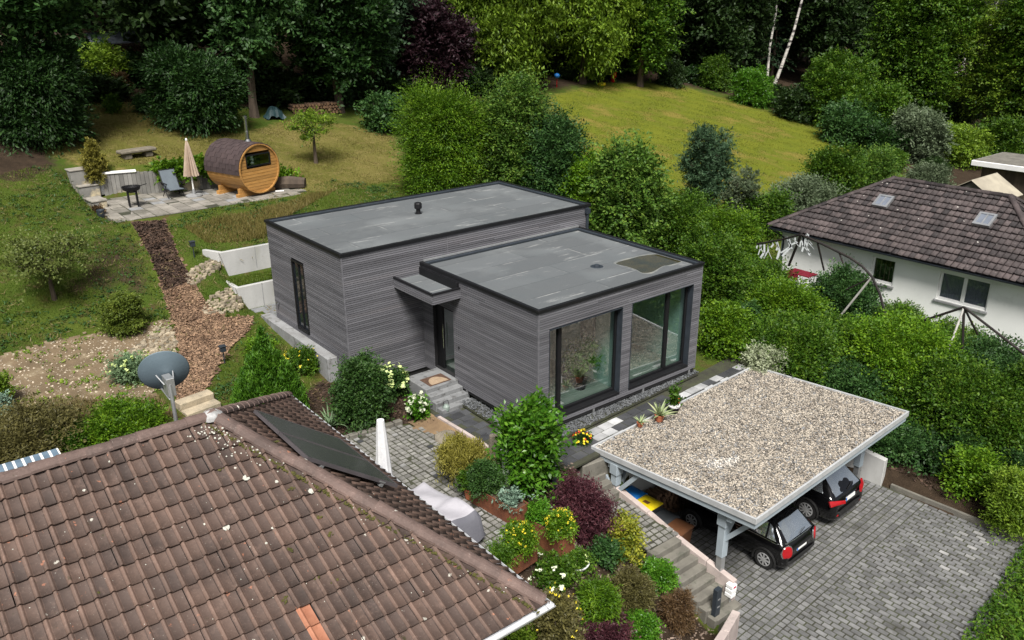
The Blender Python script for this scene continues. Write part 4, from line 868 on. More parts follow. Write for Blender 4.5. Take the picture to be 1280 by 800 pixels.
# ------------------------------------------------------------------ cars
M['carpaint'] = mat('black_car_paint', (.003, .003, .0035), (.004, .004, .0045), 2, .10, spec=.45, coat=.25)
M['cartrim'] = mat('car_trim', (.012, .012, .012), rough=.55)
M['taillight'] = mat('red_lens', (.36, .006, .010), (.28, .005, .008), 6, .15, spec=.7)
M['chrome'] = mat('chrome', (.8, .8, .8), (.75, .75, .75), 3, .12, metal=1); M['rim'] = mat('alloy', (.55, .56, .57), (.5, .5, .5), 3, .3, metal=.6)
M['plate'] = mat('plate_white', (.8, .8, .78), (.75, .75, .74), 6, .4); M['plateblue'] = mat('plate_blue', (.01, .14, .55), rough=.4)
M['carglass'] = mat('car_glass', (.55, .60, .64), (.48, .53, .57), 2, .03, metal=.85, spec=1.0)
def car(name, label, x, y, S, secs, wheels, wr, W, rear):
    """secs: (y, z_low, z_belt, half_belt, z_roof, half_roof); y = 0 is the rear bumper"""
    t = thing(name, label, 'car', (x, y, Z_DRIVE), 'cars parked under the carport', math.radians(2.5)); V = []; n = 13
    for (yy, zl_, zb, wb, zr, wro) in secs:
        half = [(0, zl_), (wb*.86, zl_), (wb*.97, zl_+.10), (wb*1.0, zl_+.28), (wb*.995, zb-.12), (wb*.955, zb), (wro+(wb*.95-wro)*.55, zb+(zr-zb)*.45), (wro*1.03, zb+(zr-zb)*.86), (wro*.88, zr-.012), (wro*.5, zr+.008), (0, zr+.012)]
        ring = [(-a, b) for a, b in reversed(half[1:-1])]; full = half+ring
        V += [(a, yy, b) for a, b in full]
    m_ = len(full); ns = len(secs); F = []
    for i in range(ns-1):
        for j in range(m_):
            F.append((i*m_+j, i*m_+(j+1) % m_, (i+1)*m_+(j+1) % m_, (i+1)*m_+j))
    F.append(tuple(range(m_-1, -1, -1))); F.append(tuple((ns-1)*m_+j for j in range(m_)))
    body = npmesh('body', np.array(V)*S, F, M['carpaint'], t, world=False, smooth=True)
    ss = body.modifiers.new('subdiv', 'SUBSURF'); ss.levels = 2; ss.render_levels = 2
    def patch(nm, quad, m, par=body, nn=4, bulge=.0, thick=.012, rnd_=False):
        a, b, c, d = (Vector(q) for q in quad); n3 = (b-a).cross(d-a).normalized(); vs = []
        for i in range(nn+1):
            for j in range(nn+1):
                u, v = i/nn, j/nn
                if rnd_: p1, q1 = 2*u-1, 2*v-1; u, v = .5+.5*p1*math.sqrt(1-.42*q1*q1), .5+.5*q1*math.sqrt(1-.42*p1*p1)
                p = a*(1-u)*(1-v)+b*u*(1-v)+c*u*v+d*(1-u)*v; vs.append(tuple((p+n3*bulge*(1-(2*u-1)**2)*(1-(2*v-1)**4))*S))
        k = len(vs); vs += [tuple(Vector(p)-n3*thick*S) for p in vs]
        f = []
        for i in range(nn):
            for j in range(nn):
                q = i*(nn+1)+j; f.append((q, q+nn+1, q+nn+2, q+1)); f.append((k+q+1, k+q+nn+2, k+q+nn+1, k+q))
        edge = [i*(nn+1) for i in range(nn+1)]+[nn*(nn+1)+j for j in range(1, nn+1)]+[i*(nn+1)+nn for i in range(nn-1, -1, -1)]+[j for j in range(nn-1, 0, -1)]
        for i in range(len(edge)): p_, q_ = edge[i], edge[(i+1) % len(edge)]; f.append((q_, p_, k+p_, k+q_))
        return npmesh(nm, np.array(vs), f, m, par, world=False, smooth=False)
    for (wy) in wheels:
        for sx in (-1, 1):
            wx = sx*(W/2-.10)
            prof = [(wr*.62, -.10), (wr*.93, -.105), (wr, -.07), (wr, .07), (wr*.93, .105), (wr*.62, .10)]
            wh = MB().lathe((wx*S, wy*S, wr*S), [(r*S, z*S) for r, z in prof], 28, axis=(1, 0, 0)).build('wheel', M['rubber'], t, world=False, smooth=False)
            rm = MB(); xo = wx+sx*.085
            rm.lathe((xo*S, wy*S, wr*S), [(wr*.58*S, -.03*S), (wr*.66*S, -.02*S), (wr*.66*S, .02*S), (wr*.58*S, .025*S), (wr*.57*S, -.02*S)], 28, axis=(sx, 0, 0))
            rm.lathe((xo*S, wy*S, wr*S), [(.07*S, -.02*S), (.065*S, .03*S), (.03*S, .035*S)], 12, axis=(sx, 0, 0))
            for k in range(rear['spokes']):
                an = 2*PI*k/rear['spokes']; c_, s_ = math.cos(an), math.sin(an)
                rm.beam(Vector((xo+sx*.012, wy+.05*c_, wr+.05*s_))*S, Vector((xo+sx*.012, wy+wr*.6*c_, wr+wr*.6*s_))*S, .04*S, .04*S, up=(1, 0, 0))
            rm.build('rim', M['rim'], wh, world=False)
            arch = [Vector((sx*(W/2-.0), wy+(wr+.045)*math.cos(a), wr+(wr+.045)*math.sin(a)))*S for a in np.linspace(-.25, PI+.25, 15)]
            MB().tube(arch, .035*S, 6).build('wheel_arch', M['cartrim'], body, world=False)
    for key, nm, m in (('rear_glass', 'rear_window', M['carglass']), ('side_glass', 'side_window', M['carglass']), ('roof', 'sunroof', M['carglass'])):
        for qd in rear.get(key, ()): patch(nm, qd, m, bulge=.012)
    for qd in rear['lights']: patch('taillight', qd, M['taillight'], bulge=.02, thick=.05, rnd_=bool(rear.get('rings')), nn=8)
    for qd in rear.get('rings', ()): patch('light_surround', qd, M['chrome'], bulge=.006, thick=.04, rnd_=True, nn=8)
    py0, pz, pw = rear['plate']; pa = patch('licence_plate', ((-pw, py0, pz-.055), (pw, py0, pz-.055), (pw, py0+.012, pz+.055), (-pw, py0+.012, pz+.055)), M['plate'])
    patch('country_strip', ((-pw, py0-.004, pz-.055), (-pw+.05, py0-.004, pz-.055), (-pw+.05, py0+.008, pz+.055), (-pw, py0+.008, pz+.055)), M['plateblue'], par=pa, nn=1, thick=.003)
    for pts, r_, m, nm in rear['tubes']: MB().tube([Vector(p)*S for p in pts], r_*S, 8).build(nm, m, body, world=False)
    return t
S1 = .93; WM = 1.73
mini = [(.03, .34, .62, .60, .66, .50), (.0, .26, .66, .74, .72, .60), (.09, .20, .86, .83, .90, .68), (.20, .18, .95, .855, 1.02, .66), (.40, .18, .97, .86, 1.22, .63), (.60, .18, .97, .862, 1.385, .59), (.80, .18, .97, .862, 1.42, .59), (1.2, .18, .965, .862, 1.43, .60), (1.9, .18, .95, .86, 1.41, .60), (2.3, .18, .94, .858, 1.30, .60), (2.75, .18, .93, .85, 1.0, .68), (3.2, .2, .88, .83, .93, .66), (3.6, .24, .75, .76, .80, .6), (3.82, .32, .6, .58, .64, .45)]
rm_ = dict(spokes=8, plate=(.015, .66, .24),
  rear_glass=[((-.60, .135, .97), (.60, .135, .97), (.50, .53, 1.345), (-.50, .53, 1.345))],
  side_glass=[((-.835, .62, 1.0), (-.835, .36, 1.0), (-.675, .58, 1.30), (-.665, .66, 1.35)), ((-.835, 1.25, 1.0), (-.835, .68, 1.0), (-.66, .72, 1.36), (-.66, 1.25, 1.37)), ((-.835, 2.3, .98), (-.835, 1.31, 1.0), (-.66, 1.31, 1.37), (-.66, 2.05, 1.34))],
  roof=[((-.42, .75, 1.437), (.42, .75, 1.437), (.42, 1.3, 1.45), (-.42, 1.3, 1.45))],
  lights=[((-.86, .09, .58), (-.58, -.045, .58), (-.56, .0, .92), (-.83, .11, .92)), ((.58, -.045, .58), (.86, .09, .58), (.83, .11, .92), (.56, .0, .92))],
  rings=[((-.885, .115, .55), (-.55, -.035, .55), (-.53, .015, .95), (-.85, .135, .95)), ((.55, -.035, .55), (.885, .115, .55), (.85, .135, .95), (.53, .015, .95))],
  tubes=[([(-.83, .30, .955), (-.62, .13, .955), (-.3, .095, .96), (.3, .095, .96), (.62, .13, .955), (.83, .30, .955)], .014, M['chrome'], 'chrome_strip'), ([(-.868, 2.6, .93), (-.868, 1.2, .965), (-.86, .3, .965)], .010, M['chrome'], 'chrome_strip'),
         ([(-.82, .12, .42), (-.6, -.01, .42), (.6, -.01, .42), (.82, .12, .42)], .03, M['cartrim'], 'bumper_strip'), ([(-.53, .54, 1.40), (0, .50, 1.415), (.53, .54, 1.40)], .03, M['carpaint'], 'roof_spoiler'), ([(-.875, 1.55, .87), (-.875, 1.32, .875)], .014, M['chrome'], 'handle'), ([(-.86, 2.05, 1.0), (-1.0, 2.08, 1.03)], .05, M['carpaint'], 'wing_mirror'), ([(0, .125, 1.0), (.3, .16, 1.06)], .009, M['cartrim'], 'wiper')])
car('hatchback_car', 'small black hatchback with round-cornered red lamps nearest the carport post', 3.86, -5.86, S1, mini, (.62, 3.05), .30, WM, rm_)
S2 = .95; WE = 1.82
est = [(.04, .36, .66, .64, .74, .55), (.0, .27, .70, .80, .80, .68), (.12, .22, .93, .88, .98, .68), (.28, .2, 1.0, .90, 1.12, .65), (.46, .2, 1.0, .903, 1.27, .63), (.68, .2, 1.0, .905, 1.42, .60), (.95, .2, 1.0, .908, 1.47, .60), (1.6, .2, .99, .91, 1.49, .62), (2.5, .2, .97, .91, 1.47, .62), (3.0, .2, .96, .91, 1.32, .64), (3.55, .2, .94, .90, 1.0, .72), (4.1, .22, .88, .88, .93, .68), (4.5, .26, .75, .8, .8, .6), (4.68, .34, .62, .62, .66, .45)]
re_ = dict(spokes=10, plate=(.015, .80, .26),
  rear_glass=[((-.68, .14, .995), (.68, .14, .995), (.54, .60, 1.385), (-.54, .60, 1.385))],
  side_glass=[((-.875, .95, 1.04), (-.875, .45, 1.06), (-.68, .62, 1.38), (-.67, .95, 1.40)), ((-.875, 1.9, 1.03), (-.875, 1.02, 1.04), (-.67, 1.02, 1.41), (-.68, 1.9, 1.42)), ((-.875, 2.95, 1.0), (-.875, 1.96, 1.02), (-.68, 1.96, 1.42), (-.69, 2.7, 1.38))],
  roof=[((-.45, .85, 1.478), (.45, .85, 1.478), (.45, 2.0, 1.505), (-.45, 2.0, 1.505))],
  lights=[((-.965, .10, .80), (-.46, -.075, .80), (-.46, -.045, .89), (-.955, .18, .95)), ((.46, -.075, .80), (.965, .10, .80), (.955, .18, .95), (.46, -.045, .89)), ((-.8, .075, .40), (-.62, .01, .40), (-.62, .01, .45), (-.8, .075, .45)), ((.62, .01, .40), (.8, .075, .40), (.8, .075, .45), (.62, .01, .45))],
  tubes=[([(-.56, .62, 1.435), (0, .58, 1.45), (.56, .62, 1.435)], .035, M['carpaint'], 'roof_spoiler'), ([(-.72, .7, 1.43), (-.72, 1.6, 1.46), (-.71, 2.4, 1.44)], .016, M['black_metal'], 'roof_rail'), ([(.72, .7, 1.43), (.72, 1.6, 1.46), (.71, 2.4, 1.44)], .016, M['black_metal'], 'roof_rail'),
         ([(-.84, .13, .52), (-.6, -.005, .52), (.6, -.005, .52), (.84, .13, .52)], .03, M['cartrim'], 'bumper_strip'), ([(-.3, .03, .895), (.3, .03, .895)], .012, M['chrome'], 'chrome_strip'), ([(-.05, .13, 1.02), (.35, .2, 1.1)], .010, M['cartrim'], 'wiper'), ([(-.915, 1.3, .93), (-.915, 1.1, .935)], .016, M['carpaint'], 'handle')])
car('estate_car', 'black estate car with slim red lamps beside the pale wall end', 6.66, -5.55, S2, est, (.86, 3.6), .33, WE, re_)
# ------------------------------------------------------------------ foliage
L = {}
L['oak'] = leafmat('oak_leaf', (0.014, 0.042, 0.012), (0.036, 0.092, 0.022), (0.085, 0.17, 0.04))
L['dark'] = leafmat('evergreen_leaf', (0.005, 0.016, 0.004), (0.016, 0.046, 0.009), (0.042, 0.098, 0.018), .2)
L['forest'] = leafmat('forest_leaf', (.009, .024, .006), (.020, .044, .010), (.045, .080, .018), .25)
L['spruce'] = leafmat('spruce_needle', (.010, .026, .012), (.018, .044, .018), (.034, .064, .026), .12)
L['lime'] = leafmat('hornbeam_leaf', (0.04, 0.085, 0.006), (0.13, 0.22, 0.018), (0.28, 0.39, 0.04), .35)
L['bright'] = leafmat('bright_leaf', (0.025, 0.07, 0.003), (0.085, 0.185, 0.009), (0.24, 0.38, 0.024), .35)
L['hedge'] = leafmat('hedge_leaf', (0.013, 0.04, 0.003), (0.048, 0.115, 0.008), (0.155, 0.25, 0.022), .3)
L['hazel'] = leafmat('hazel_leaf', (0.024, 0.06, 0.008), (0.07, 0.15, 0.02), (0.22, 0.32, 0.05), .35)
L['blue'] = leafmat('bluish_leaf', (.022, .052, .026), (.045, .09, .042), (.09, .15, .075), .3)
L['grey'] = leafmat('willow_leaf', (.06, .09, .045), (.11, .15, .08), (.19, .235, .14), .3)
L['purple'] = leafmat('copper_leaf', (0.012, 0.006, 0.009), (0.026, 0.011, 0.016), (0.055, 0.024, 0.032), .25)
L['maple'] = leafmat('red_maple_leaf', (0.03, 0.01, 0.014), (0.066, 0.022, 0.03), (0.16, 0.058, 0.068), .3)
L['yellow'] = leafmat('golden_leaf', (0.07, 0.11, 0.012), (0.2, 0.22, 0.02), (0.46, 0.42, 0.05), .3)
L['varieg'] = leafmat('variegated_leaf', (.16, .2, .1), (.34, .38, .24), (.55, .57, .42), .3)
L['heath'] = leafmat('bronze_leaf', (.055, .05, .018), (.10, .092, .03), (.17, .15, .05), .25)
L['brown'] = leafmat('brown_leaf', (.06, .035, .018), (.10, .06, .028), (.15, .1, .045), .25)
L['thuja'] = leafmat('thuja_spray', (0.02, 0.065, 0.005), (0.055, 0.15, 0.01), (0.13, 0.27, 0.02), .2)
L['gold'] = leafmat('golden_cypress', (.10, .095, .018), (.19, .175, .03), (.30, .27, .06), .25)
L['laurel'] = leafmat('laurel_leaf', (0.022, 0.08, 0.006), (0.06, 0.17, 0.012), (0.16, 0.32, 0.03), .3, .3)
L['succ'] = leafmat('succulent_leaf', (.10, .17, .13), (.17, .26, .19), (.26, .36, .27), .15)
L['box'] = leafmat('box_leaf', (.016, .042, .010), (.032, .078, .016), (.065, .125, .025), .2)
L['agave'] = leafmat('agave_leaf', (.16, .22, .10), (.28, .34, .17), (.5, .5, .28), .15)
L['yucca'] = leafmat('lily_leaf', (.07, .13, .06), (.13, .2, .1), (.22, .3, .16), .2)
L['white_fl'] = leafmat('cream_petal', (.55, .62, .40), (.72, .76, .58), (.85, .87, .75), .2)
L['lime_fl'] = leafmat('lime_petal', (.45, .58, .16), (.62, .72, .3), (.76, .82, .48), .2)
L['yell_fl'] = leafmat('yellow_petal', (.70, .55, .02), (.8, .66, .04), (.85, .75, .15), .2)
L['red_fl'] = leafmat('red_petal', (.55, .05, .02), (.65, .10, .02), (.75, .2, .03), .2)
L['straw'] = leafmat('straw_blade', (.14, .11, .045), (.22, .175, .075), (.33, .27, .13), .25)
L['gr_lush'] = leafmat('lush_blade', (.045, .080, .010), (.075, .125, .014), (.14, .165, .03), .3, nscale=.5, spec=.2)
L['gr_dry'] = leafmat('dry_blade', (.105, .10, .025), (.16, .14, .04), (.24, .19, .075), .3, nscale=.3, spec=.2)
L['gr_mead'] = leafmat('meadow_blade', (0.075, 0.105, 0.01), (0.12, 0.14, 0.014), (0.18, 0.165, 0.03), .3, nscale=.25, spec=.2)

def leafdata(P, N, s, asp, tb=None, tw=0.0, fold=.18):
    n = len(P); T = RNG.normal(0, 1, (n, 3))
    if tb is not None: T = T*(1-tw)+np.asarray(tb)*tw*1.6
    N = N/np.linalg.norm(N, axis=1, keepdims=True); T = T-N*(T*N).sum(1, keepdims=True); T /= np.linalg.norm(T, axis=1, keepdims=True)+1e-9
    B = np.cross(N, T); s = (np.full(n, s) if np.isscalar(s) else s)[:, None]*RNG.uniform(.7, 1.25, (n, 1)); w_ = s*asp*.5
    V = np.stack([P-T*s*.5, P+B*w_-T*s*.05-N*s*fold*.3, P+T*s*.5-N*s*fold, P-B*w_-T*s*.05-N*s*fold*.3], 1)
    return V.reshape(-1, 3)
def leafobj(name, Vs, m, parent, mats=None):
    V = np.concatenate(Vs); n = len(V)//4; return npmesh(name, V, np.arange(4*n, dtype=np.int32).reshape(n, 4), m, parent, world=False)
def sphere_dirs(n):
    v = RNG.normal(0, 1, (n, 3)); return v/np.linalg.norm(v, axis=1, keepdims=True)
def foliage(lobes, s, asp=.5, cover=3.0, clump=.16, per=26, up=.5, tb=None, tw=0.0, zmin=0.0, jag=.12, inner=.22, rnd_n=.55, out_t=0.0, rise=0.0):
    """leaves in clumps over the surface of ellipsoid lobes (cx,cy,cz,rx,ry,rz)"""
    lb = np.array(lobes, float); ar = (lb[:, 3]*lb[:, 4]+lb[:, 3]*lb[:, 5]+lb[:, 4]*lb[:, 5])/3*4*PI; n = min(90000, int(cover*ar.sum()/(s*s*asp*.5))); nc = max(8, n//per)
    li = RNG.choice(len(lb), nc, p=ar/ar.sum()); d = sphere_dirs(nc); c = lb[li, :3]; r = lb[li, 3:]
    C = c+r*d*(1+RNG.normal(0, jag, (nc, 1))); O = d/r; O /= np.linalg.norm(O, axis=1, keepdims=True)
    keep = C[:, 2] > zmin
    for k in range(len(lb)):
        q = (((C-lb[k, :3])/lb[k, 3:])**2).sum(1); keep &= ~((q < .55) & (li != k))
    C, O = C[keep], O[keep]; nc = len(C); sz = np.repeat(RNG.uniform(.55, 1.35, nc), per)
    # every clump is a leafy twig: leaves to both sides of a short arching spray
    D = O*max(.2, .85-.6*rise)+np.array([0, 0, .35+.5*up+rise])+RNG.normal(0, .38, O.shape); D /= np.linalg.norm(D, axis=1, keepdims=True)
    S = np.cross(D, np.array([0, 0, 1.0])+RNG.normal(0, .35, D.shape)); S /= np.linalg.norm(S, axis=1, keepdims=True)+1e-9
    ln = (clump*3.4*sz[:nc*per:per])[:, None]; B = C-O*clump*1.1
    t = np.tile(np.linspace(.06, 1, per), nc)[:, None]; sg = np.tile(np.where(np.arange(per) % 2, 1.0, -1.0), nc)[:, None]
    DD = np.repeat(D, per, 0); SS = np.repeat(S, per, 0); LL = np.repeat(ln, per, 0); fan = (1.0-.75*t)*LL*.42*np.abs(RNG.normal(.6, .35, t.shape))
    P = np.repeat(B, per, 0)+DD*LL*t+SS*sg*fan+RNG.normal(0, s*.22, (nc*per, 3)); P[:, 2:3] -= LL*(.30*t**2+.18*fan/LL)*(1-min(.95, rise))
    UP = np.cross(SS, DD); UP *= np.where(UP[:, 2:3] < 0, -1, 1); N = UP+np.repeat(O, per, 0)*.25+RNG.normal(0, rnd_n*.75, P.shape)
    if tb is None: tb, tw = DD*.7+SS*sg*.7, max(tw, .55)
    if out_t: tb, tw = DD*.8+np.repeat(O, per, 0)*out_t, .7
    Vs = [leafdata(P, N, s, asp, tb, tw)]
    if inner:
        k = int(len(P)*inner); li = RNG.choice(len(lb), k, p=ar/ar.sum()); P = lb[li, :3]+lb[li, 3:]*sphere_dirs(k)*RNG.uniform(.4, .85, (k, 1)); P = P[P[:, 2] > zmin]
        Vs.append(leafdata(P, sphere_dirs(len(P))+np.array([0, 0, .4]), s*1.7, asp))
    return Vs
def shoots(lobes, n, Ls, s, asp=.35, lean=.35, per=14):
    """thin leafy shoots standing out of a shrub"""
    lb = np.array(lobes, float); li = RNG.choice(len(lb), n); d = sphere_dirs(n); d[:, 2] = np.abs(d[:, 2])*.8+.25; B = lb[li, :3]+lb[li, 3:]*d*.92
    D = d*lean+np.array([0, 0, 1])+RNG.normal(0, .15, (n, 3)); D /= np.linalg.norm(D, axis=1, keepdims=True); ln = RNG.uniform(.4, 1, n)*Ls
    t = np.tile(np.linspace(0, 1, per), n); P = np.repeat(B, per, 0)+np.repeat(D*ln[:, None], per, 0)*t[:, None]+RNG.normal(0, s*.35, (n*per, 3))
    return leafdata(P, RNG.normal(0, 1, P.shape)+np.array([0, 0, .5]), s*(1-.45*t), asp, np.repeat(D, per, 0), .55)
def lumps(r, h, k=7, zc=.46, f=.45, base=.66):
    k += 3; lb = [(0, 0, h*zc, r*base, r*base, h*.5*base), (0, 0, h*.22, r*.8, r*.8, h*.2)]
    for i in range(k):
        a = 2*PI*(i+rnd.random())/k; e = rnd.uniform(-.35, 1.1); q = rnd.uniform(.5, .74); lb.append((r*q*math.cos(a)*math.cos(e), r*q*math.sin(a)*math.cos(e), h*zc+h*.5*q*math.sin(e)*1.1, r*f*rnd.uniform(.6, 1.2), r*f*rnd.uniform(.6, 1.2), h*.5*f*rnd.uniform(.7, 1.35)))
    return lb
def fit(px, pyb, wpx, hpx):
    """ground position, radius and height of a roundish plant from the picture box it fills"""
    p = G(px, pyb); rr = ray(px, pyb-hpx/2); dl = math.atan2(-rr[2], math.hypot(rr[0], rr[1])); hd = np.array([rr[0], rr[1], 0])/math.hypot(rr[0], rr[1]); r = h = 0; q = p
    for _ in range(4):
        d = np.linalg.norm(q-CAM); r = wpx/2*d/F_PX; hh = (hpx*d/F_PX/2)**2-(r*math.sin(dl))**2; h = 2*math.sqrt(max(hh, (.35*r)**2))/math.cos(dl)
        a_ = h/2*math.cos(dl); q = p+hd*max(.15*r, (math.sqrt(a_*a_+(r*math.sin(dl))**2)-a_)/max(.08, math.sin(dl))); q[2] = Hs(q[0], q[1])
    return q[0], q[1], q[2], r, h
def scaled(lb, r, h):
    a = np.array(lb, float); ex = max(np.abs(a[:, :2]).max(1)+a[:, 3:5].max(1))*1.0; zt = (a[:, 2]+a[:, 5]).max(); k = r*.84/ex; kz = h*.86/zt
    return [(q[0]*k, q[1]*k, q[2]*kz, q[3]*k, q[4]*k, q[5]*kz) for q in a]
def shrub(name, label, cat, box, m, s, asp=.5, cover=3.0, group=None, flowers=None, stems=True, sh=0, shl=.20, k=7, up=.5, tb=None, tw=0.0, jag=.15, clump=None, f=.42, per=16, z=None, out_t=0.0, rnd_n=.55, inner=.22):
    if len(box) == 4: x, y, zg, r, h = fit(*box)
    else: x, y, zg, r, h = box
    t = thing(name, label, cat, (x, y, zg-.03), group); lb = scaled(lumps(r, h, k, f=f), r, h)
    Vs = foliage(lb, s, asp, cover, clump or max(s*1.25, min(.26, r*.15)), per, up, tb, tw, .02, jag, out_t=out_t, rnd_n=rnd_n, inner=inner)
    if sh: Vs.append(shoots(lb, sh, h*shl, s*.9))
    leafobj('foliage', Vs, m, t)
    if stems:
        b = MB()
        for i in range(5):
            a = 2*PI*i/5+rnd.random(); b.tube([(.06*math.cos(a), .06*math.sin(a), -.1), (r*.25*math.cos(a), r*.25*math.sin(a), h*.35), (r*.5*math.cos(a), r*.5*math.sin(a), h*.7)], [.03+.012*r, .02+.008*r, .008], 5)
        b.build('stem', M['trunk'], t, world=False)
    if flowers:
        fm, n, fs = flowers; d = sphere_dirs(n); d[:, 2] = np.abs(d[:, 2])*1.1-.1; P = np.array([0, 0, h*.5])+d*np.array([r*.96, r*.96, h*.5])*RNG.uniform(.9, 1.06, (n, 1))
        pp = np.repeat(P, 7, 0)+RNG.normal(0, fs*.3, (n*7, 3)); leafobj('blossom', [leafdata(pp, np.repeat(d, 7, 0)+RNG.normal(0, .4, pp.shape)+[0, 0, .6], fs*.75, .9)], fm, t)
    return t
def limbs(mb, h0, r0, lobes, base=(0, 0, 0), lean=(0, 0)):
    """tapered trunk up to h0 with limbs that run into every lobe of the crown"""
    bx, by, bz = base; top = Vector((bx+lean[0], by+lean[1], bz+h0)); mb.tube([(bx, by, bz-.25), (bx+lean[0]*.1, by+lean[1]*.1, bz+.15*h0), (bx+lean[0]*.5+rnd.gauss(0, .02*h0), by+lean[1]*.5+rnd.gauss(0, .02*h0), bz+.55*h0), tuple(top)], [r0*1.5, r0*1.05, r0*.85, r0*.68], 8)
    for (cx, cy, cz, rx, ry, rz) in lobes:
        c = Vector((cx, cy, cz)); st = Vector((bx, by, bz)).lerp(top, rnd.uniform(.75, 1)); m_ = st.lerp(c, .5)+Vector((rnd.gauss(0, .05*h0), rnd.gauss(0, .05*h0), .06*h0))
        mb.tube([tuple(st), tuple(m_), tuple(c)], [r0*.5, r0*.34, r0*.14], 6)
        for q in range(3):
            d = Vector(sphere_dirs(1)[0]); e = c+Vector((d.x*rx, d.y*ry, abs(d.z)*rz*.8)); mb.tube([tuple(m_.lerp(c, .6)), tuple(m_.lerp(c, .6).lerp(e, .6)+Vector((0, 0, .1))), tuple(e)], [r0*.2, r0*.12, r0*.03], 5)
def crown_lobes(r, h, z0, k=9, f=.42):
    lb = [(0, 0, z0+h*.5, r*.5, r*.5, h*.38)]
    for i in range(k):
        a = 2*PI*(i*.618+rnd.random()*.2); e = (i+.5)/k; rr = r*.66*math.sqrt(max(.15, 1-(2*e-1.0)**2*.8)); lb.append((rr*math.cos(a), rr*math.sin(a), z0+h*(.1+.78*e), r*f*rnd.uniform(.65, 1.3), r*f*rnd.uniform(.65, 1.3), h*f*.42*rnd.uniform(.7, 1.2)))
    return lb
def tree_meshes(nm, r, h, zc, m, s, cover=2.2, asp=.55, tr=.2, up=.6, tb=None, tw=0.0, k=9, clump=None, f=.42, jag=.14, inner=.2, wood=None, per=18):
    """trunk and crown meshes of a tree (crown of height h on a clear trunk of zc)"""
    lb = crown_lobes(r, h, zc, k, f); lb = [(q[0]*.9, q[1]*.9, q[2], q[3]*.9, q[4]*.9, q[5]*.95) for q in lb]; b = MB(); limbs(b, zc+h*.25, tr, lb[1:]); t0 = thing('tmp', None, None)
    c = leafobj('crown', foliage(lb, s, asp, cover, clump or min(.42, r*.10), per, up, tb, tw, .05, jag, inner), m, t0); w_ = b.build('trunk', wood or M['trunk'], t0, world=False)
    me = (c.data, w_.data)
    for o in (c, w_, t0): bpy.data.objects.remove(o)
    return me
def conifer_meshes(r, h, z0, m, s=.32, tr=.16, n_lev=16, droop=.35, per_m=16, asp=.3):
    b = MB(); b.tube([(0, 0, -.3), (0, 0, h*.5), (0, 0, h)], [tr*1.3, tr*.7, .02], 7); P = []; N = []; T = []
    for i in range(n_lev):
        t = (i+rnd.random()*.6)/n_lev; z = z0+(h-z0)*t; R = r*(1-t)**.8*rnd.uniform(.8, 1.1)+.15; nb = 7 if t < .7 else 5
        for q in range(nb):
            a = 2*PI*(q+rnd.random()*.7)/nb+i; d = np.array([math.cos(a), math.sin(a), 0]); ln = R*rnd.uniform(.75, 1.1); kk = int(ln*per_m)+4; u = RNG.uniform(.12, 1, kk)**.7
            side = RNG.normal(0, .16, kk)*ln*(1.1-u)+RNG.normal(0, .06, kk); pos = d*(u*ln)[:, None]+np.array([-d[1], d[0], 0])*side[:, None]; pos[:, 2] = z-droop*ln*u**1.5-np.abs(RNG.normal(0, .12, kk))*.8
            P.append(pos); N.append(np.tile([0, 0, 1.0], (kk, 1))+RNG.normal(0, .35, (kk, 3))); T.append(np.tile(d+np.array([0, 0, -droop*1.2]), (kk, 1))+RNG.normal(0, .4, (kk, 3)))
            if t < .8 and q % 2 == 0: b.tube([(0, 0, z), tuple(d*ln*.8+np.array([0, 0, z-droop*ln*.6]))], [.04, .01], 4)
    P = np.concatenate(P); N = np.concatenate(N); T = np.concatenate(T); t0 = thing('tmp', None, None)
    c = leafobj('crown', [leafdata(P, N, s, asp, T, .7)], m, t0); w_ = b.build('trunk', M['trunk'], t0, world=False); me = (c.data, w_.data)
    for o in (c, w_, t0): bpy.data.objects.remove(o)
    return me
def plant_tree(name, label, meshes, xyz, sc=1.0, rz=None, group=None, cat='tree'):
    t = thing(name, label, cat, xyz, group, rnd.random()*6.28 if rz is None else rz); t.scale = (sc, sc, sc*rnd.uniform(.95, 1.08))
    link('trunk', meshes[1], t); link('crown', meshes[0], t); return t
def treebox(px, pyb, wpx, ytop, zc_frac=.15):
    p = G(px, pyb); d = np.linalg.norm(p-CAM); return p, wpx/2*d/F_PX, (pyb-ytop)*d/F_PX*1.03
def bigtree(name, label, px, pyb, wpx, ytop, m, s, zc=.15, group=None, pz=None, **kw):
    p, r, h = treebox(px, pyb, wpx, ytop); me = tree_meshes(name, r, h*(1-zc), h*zc, m, s, tr=.05*r+.08, **kw); return plant_tree(name, label, me, p, 1, 0, group)
# ------------------------------------------------------------------ the wood behind
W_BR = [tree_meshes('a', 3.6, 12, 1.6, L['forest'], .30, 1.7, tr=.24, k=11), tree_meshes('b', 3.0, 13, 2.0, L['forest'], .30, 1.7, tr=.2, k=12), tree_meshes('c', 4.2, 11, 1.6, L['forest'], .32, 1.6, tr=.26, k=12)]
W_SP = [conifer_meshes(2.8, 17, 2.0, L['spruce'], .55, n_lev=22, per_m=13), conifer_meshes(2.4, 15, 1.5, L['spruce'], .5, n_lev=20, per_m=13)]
pts = []
tries = 0
while len(pts) < 165 and tries < 6000:
    tries += 1; y = rnd.uniform(34, 86); x = rnd.uniform(-16, 95)
    if not inpoly(x, y, FOREST) or polydist(x, y, FOREST) > -2.2: continue
    d = np.array([x, y, Hs(x, y)])-CAM; zz = d@_f; u_ = d@_r/zz*F_PX
    if abs(u_) > 720: continue
    if (300 < u_ < 385 and zz < 84) or (545 < u_ < 620 and zz < 70): continue
    if min([math.hypot(x-a, y-b) for a, b in pts] or [99]) < 3.6: continue
    pts.append((x, y))
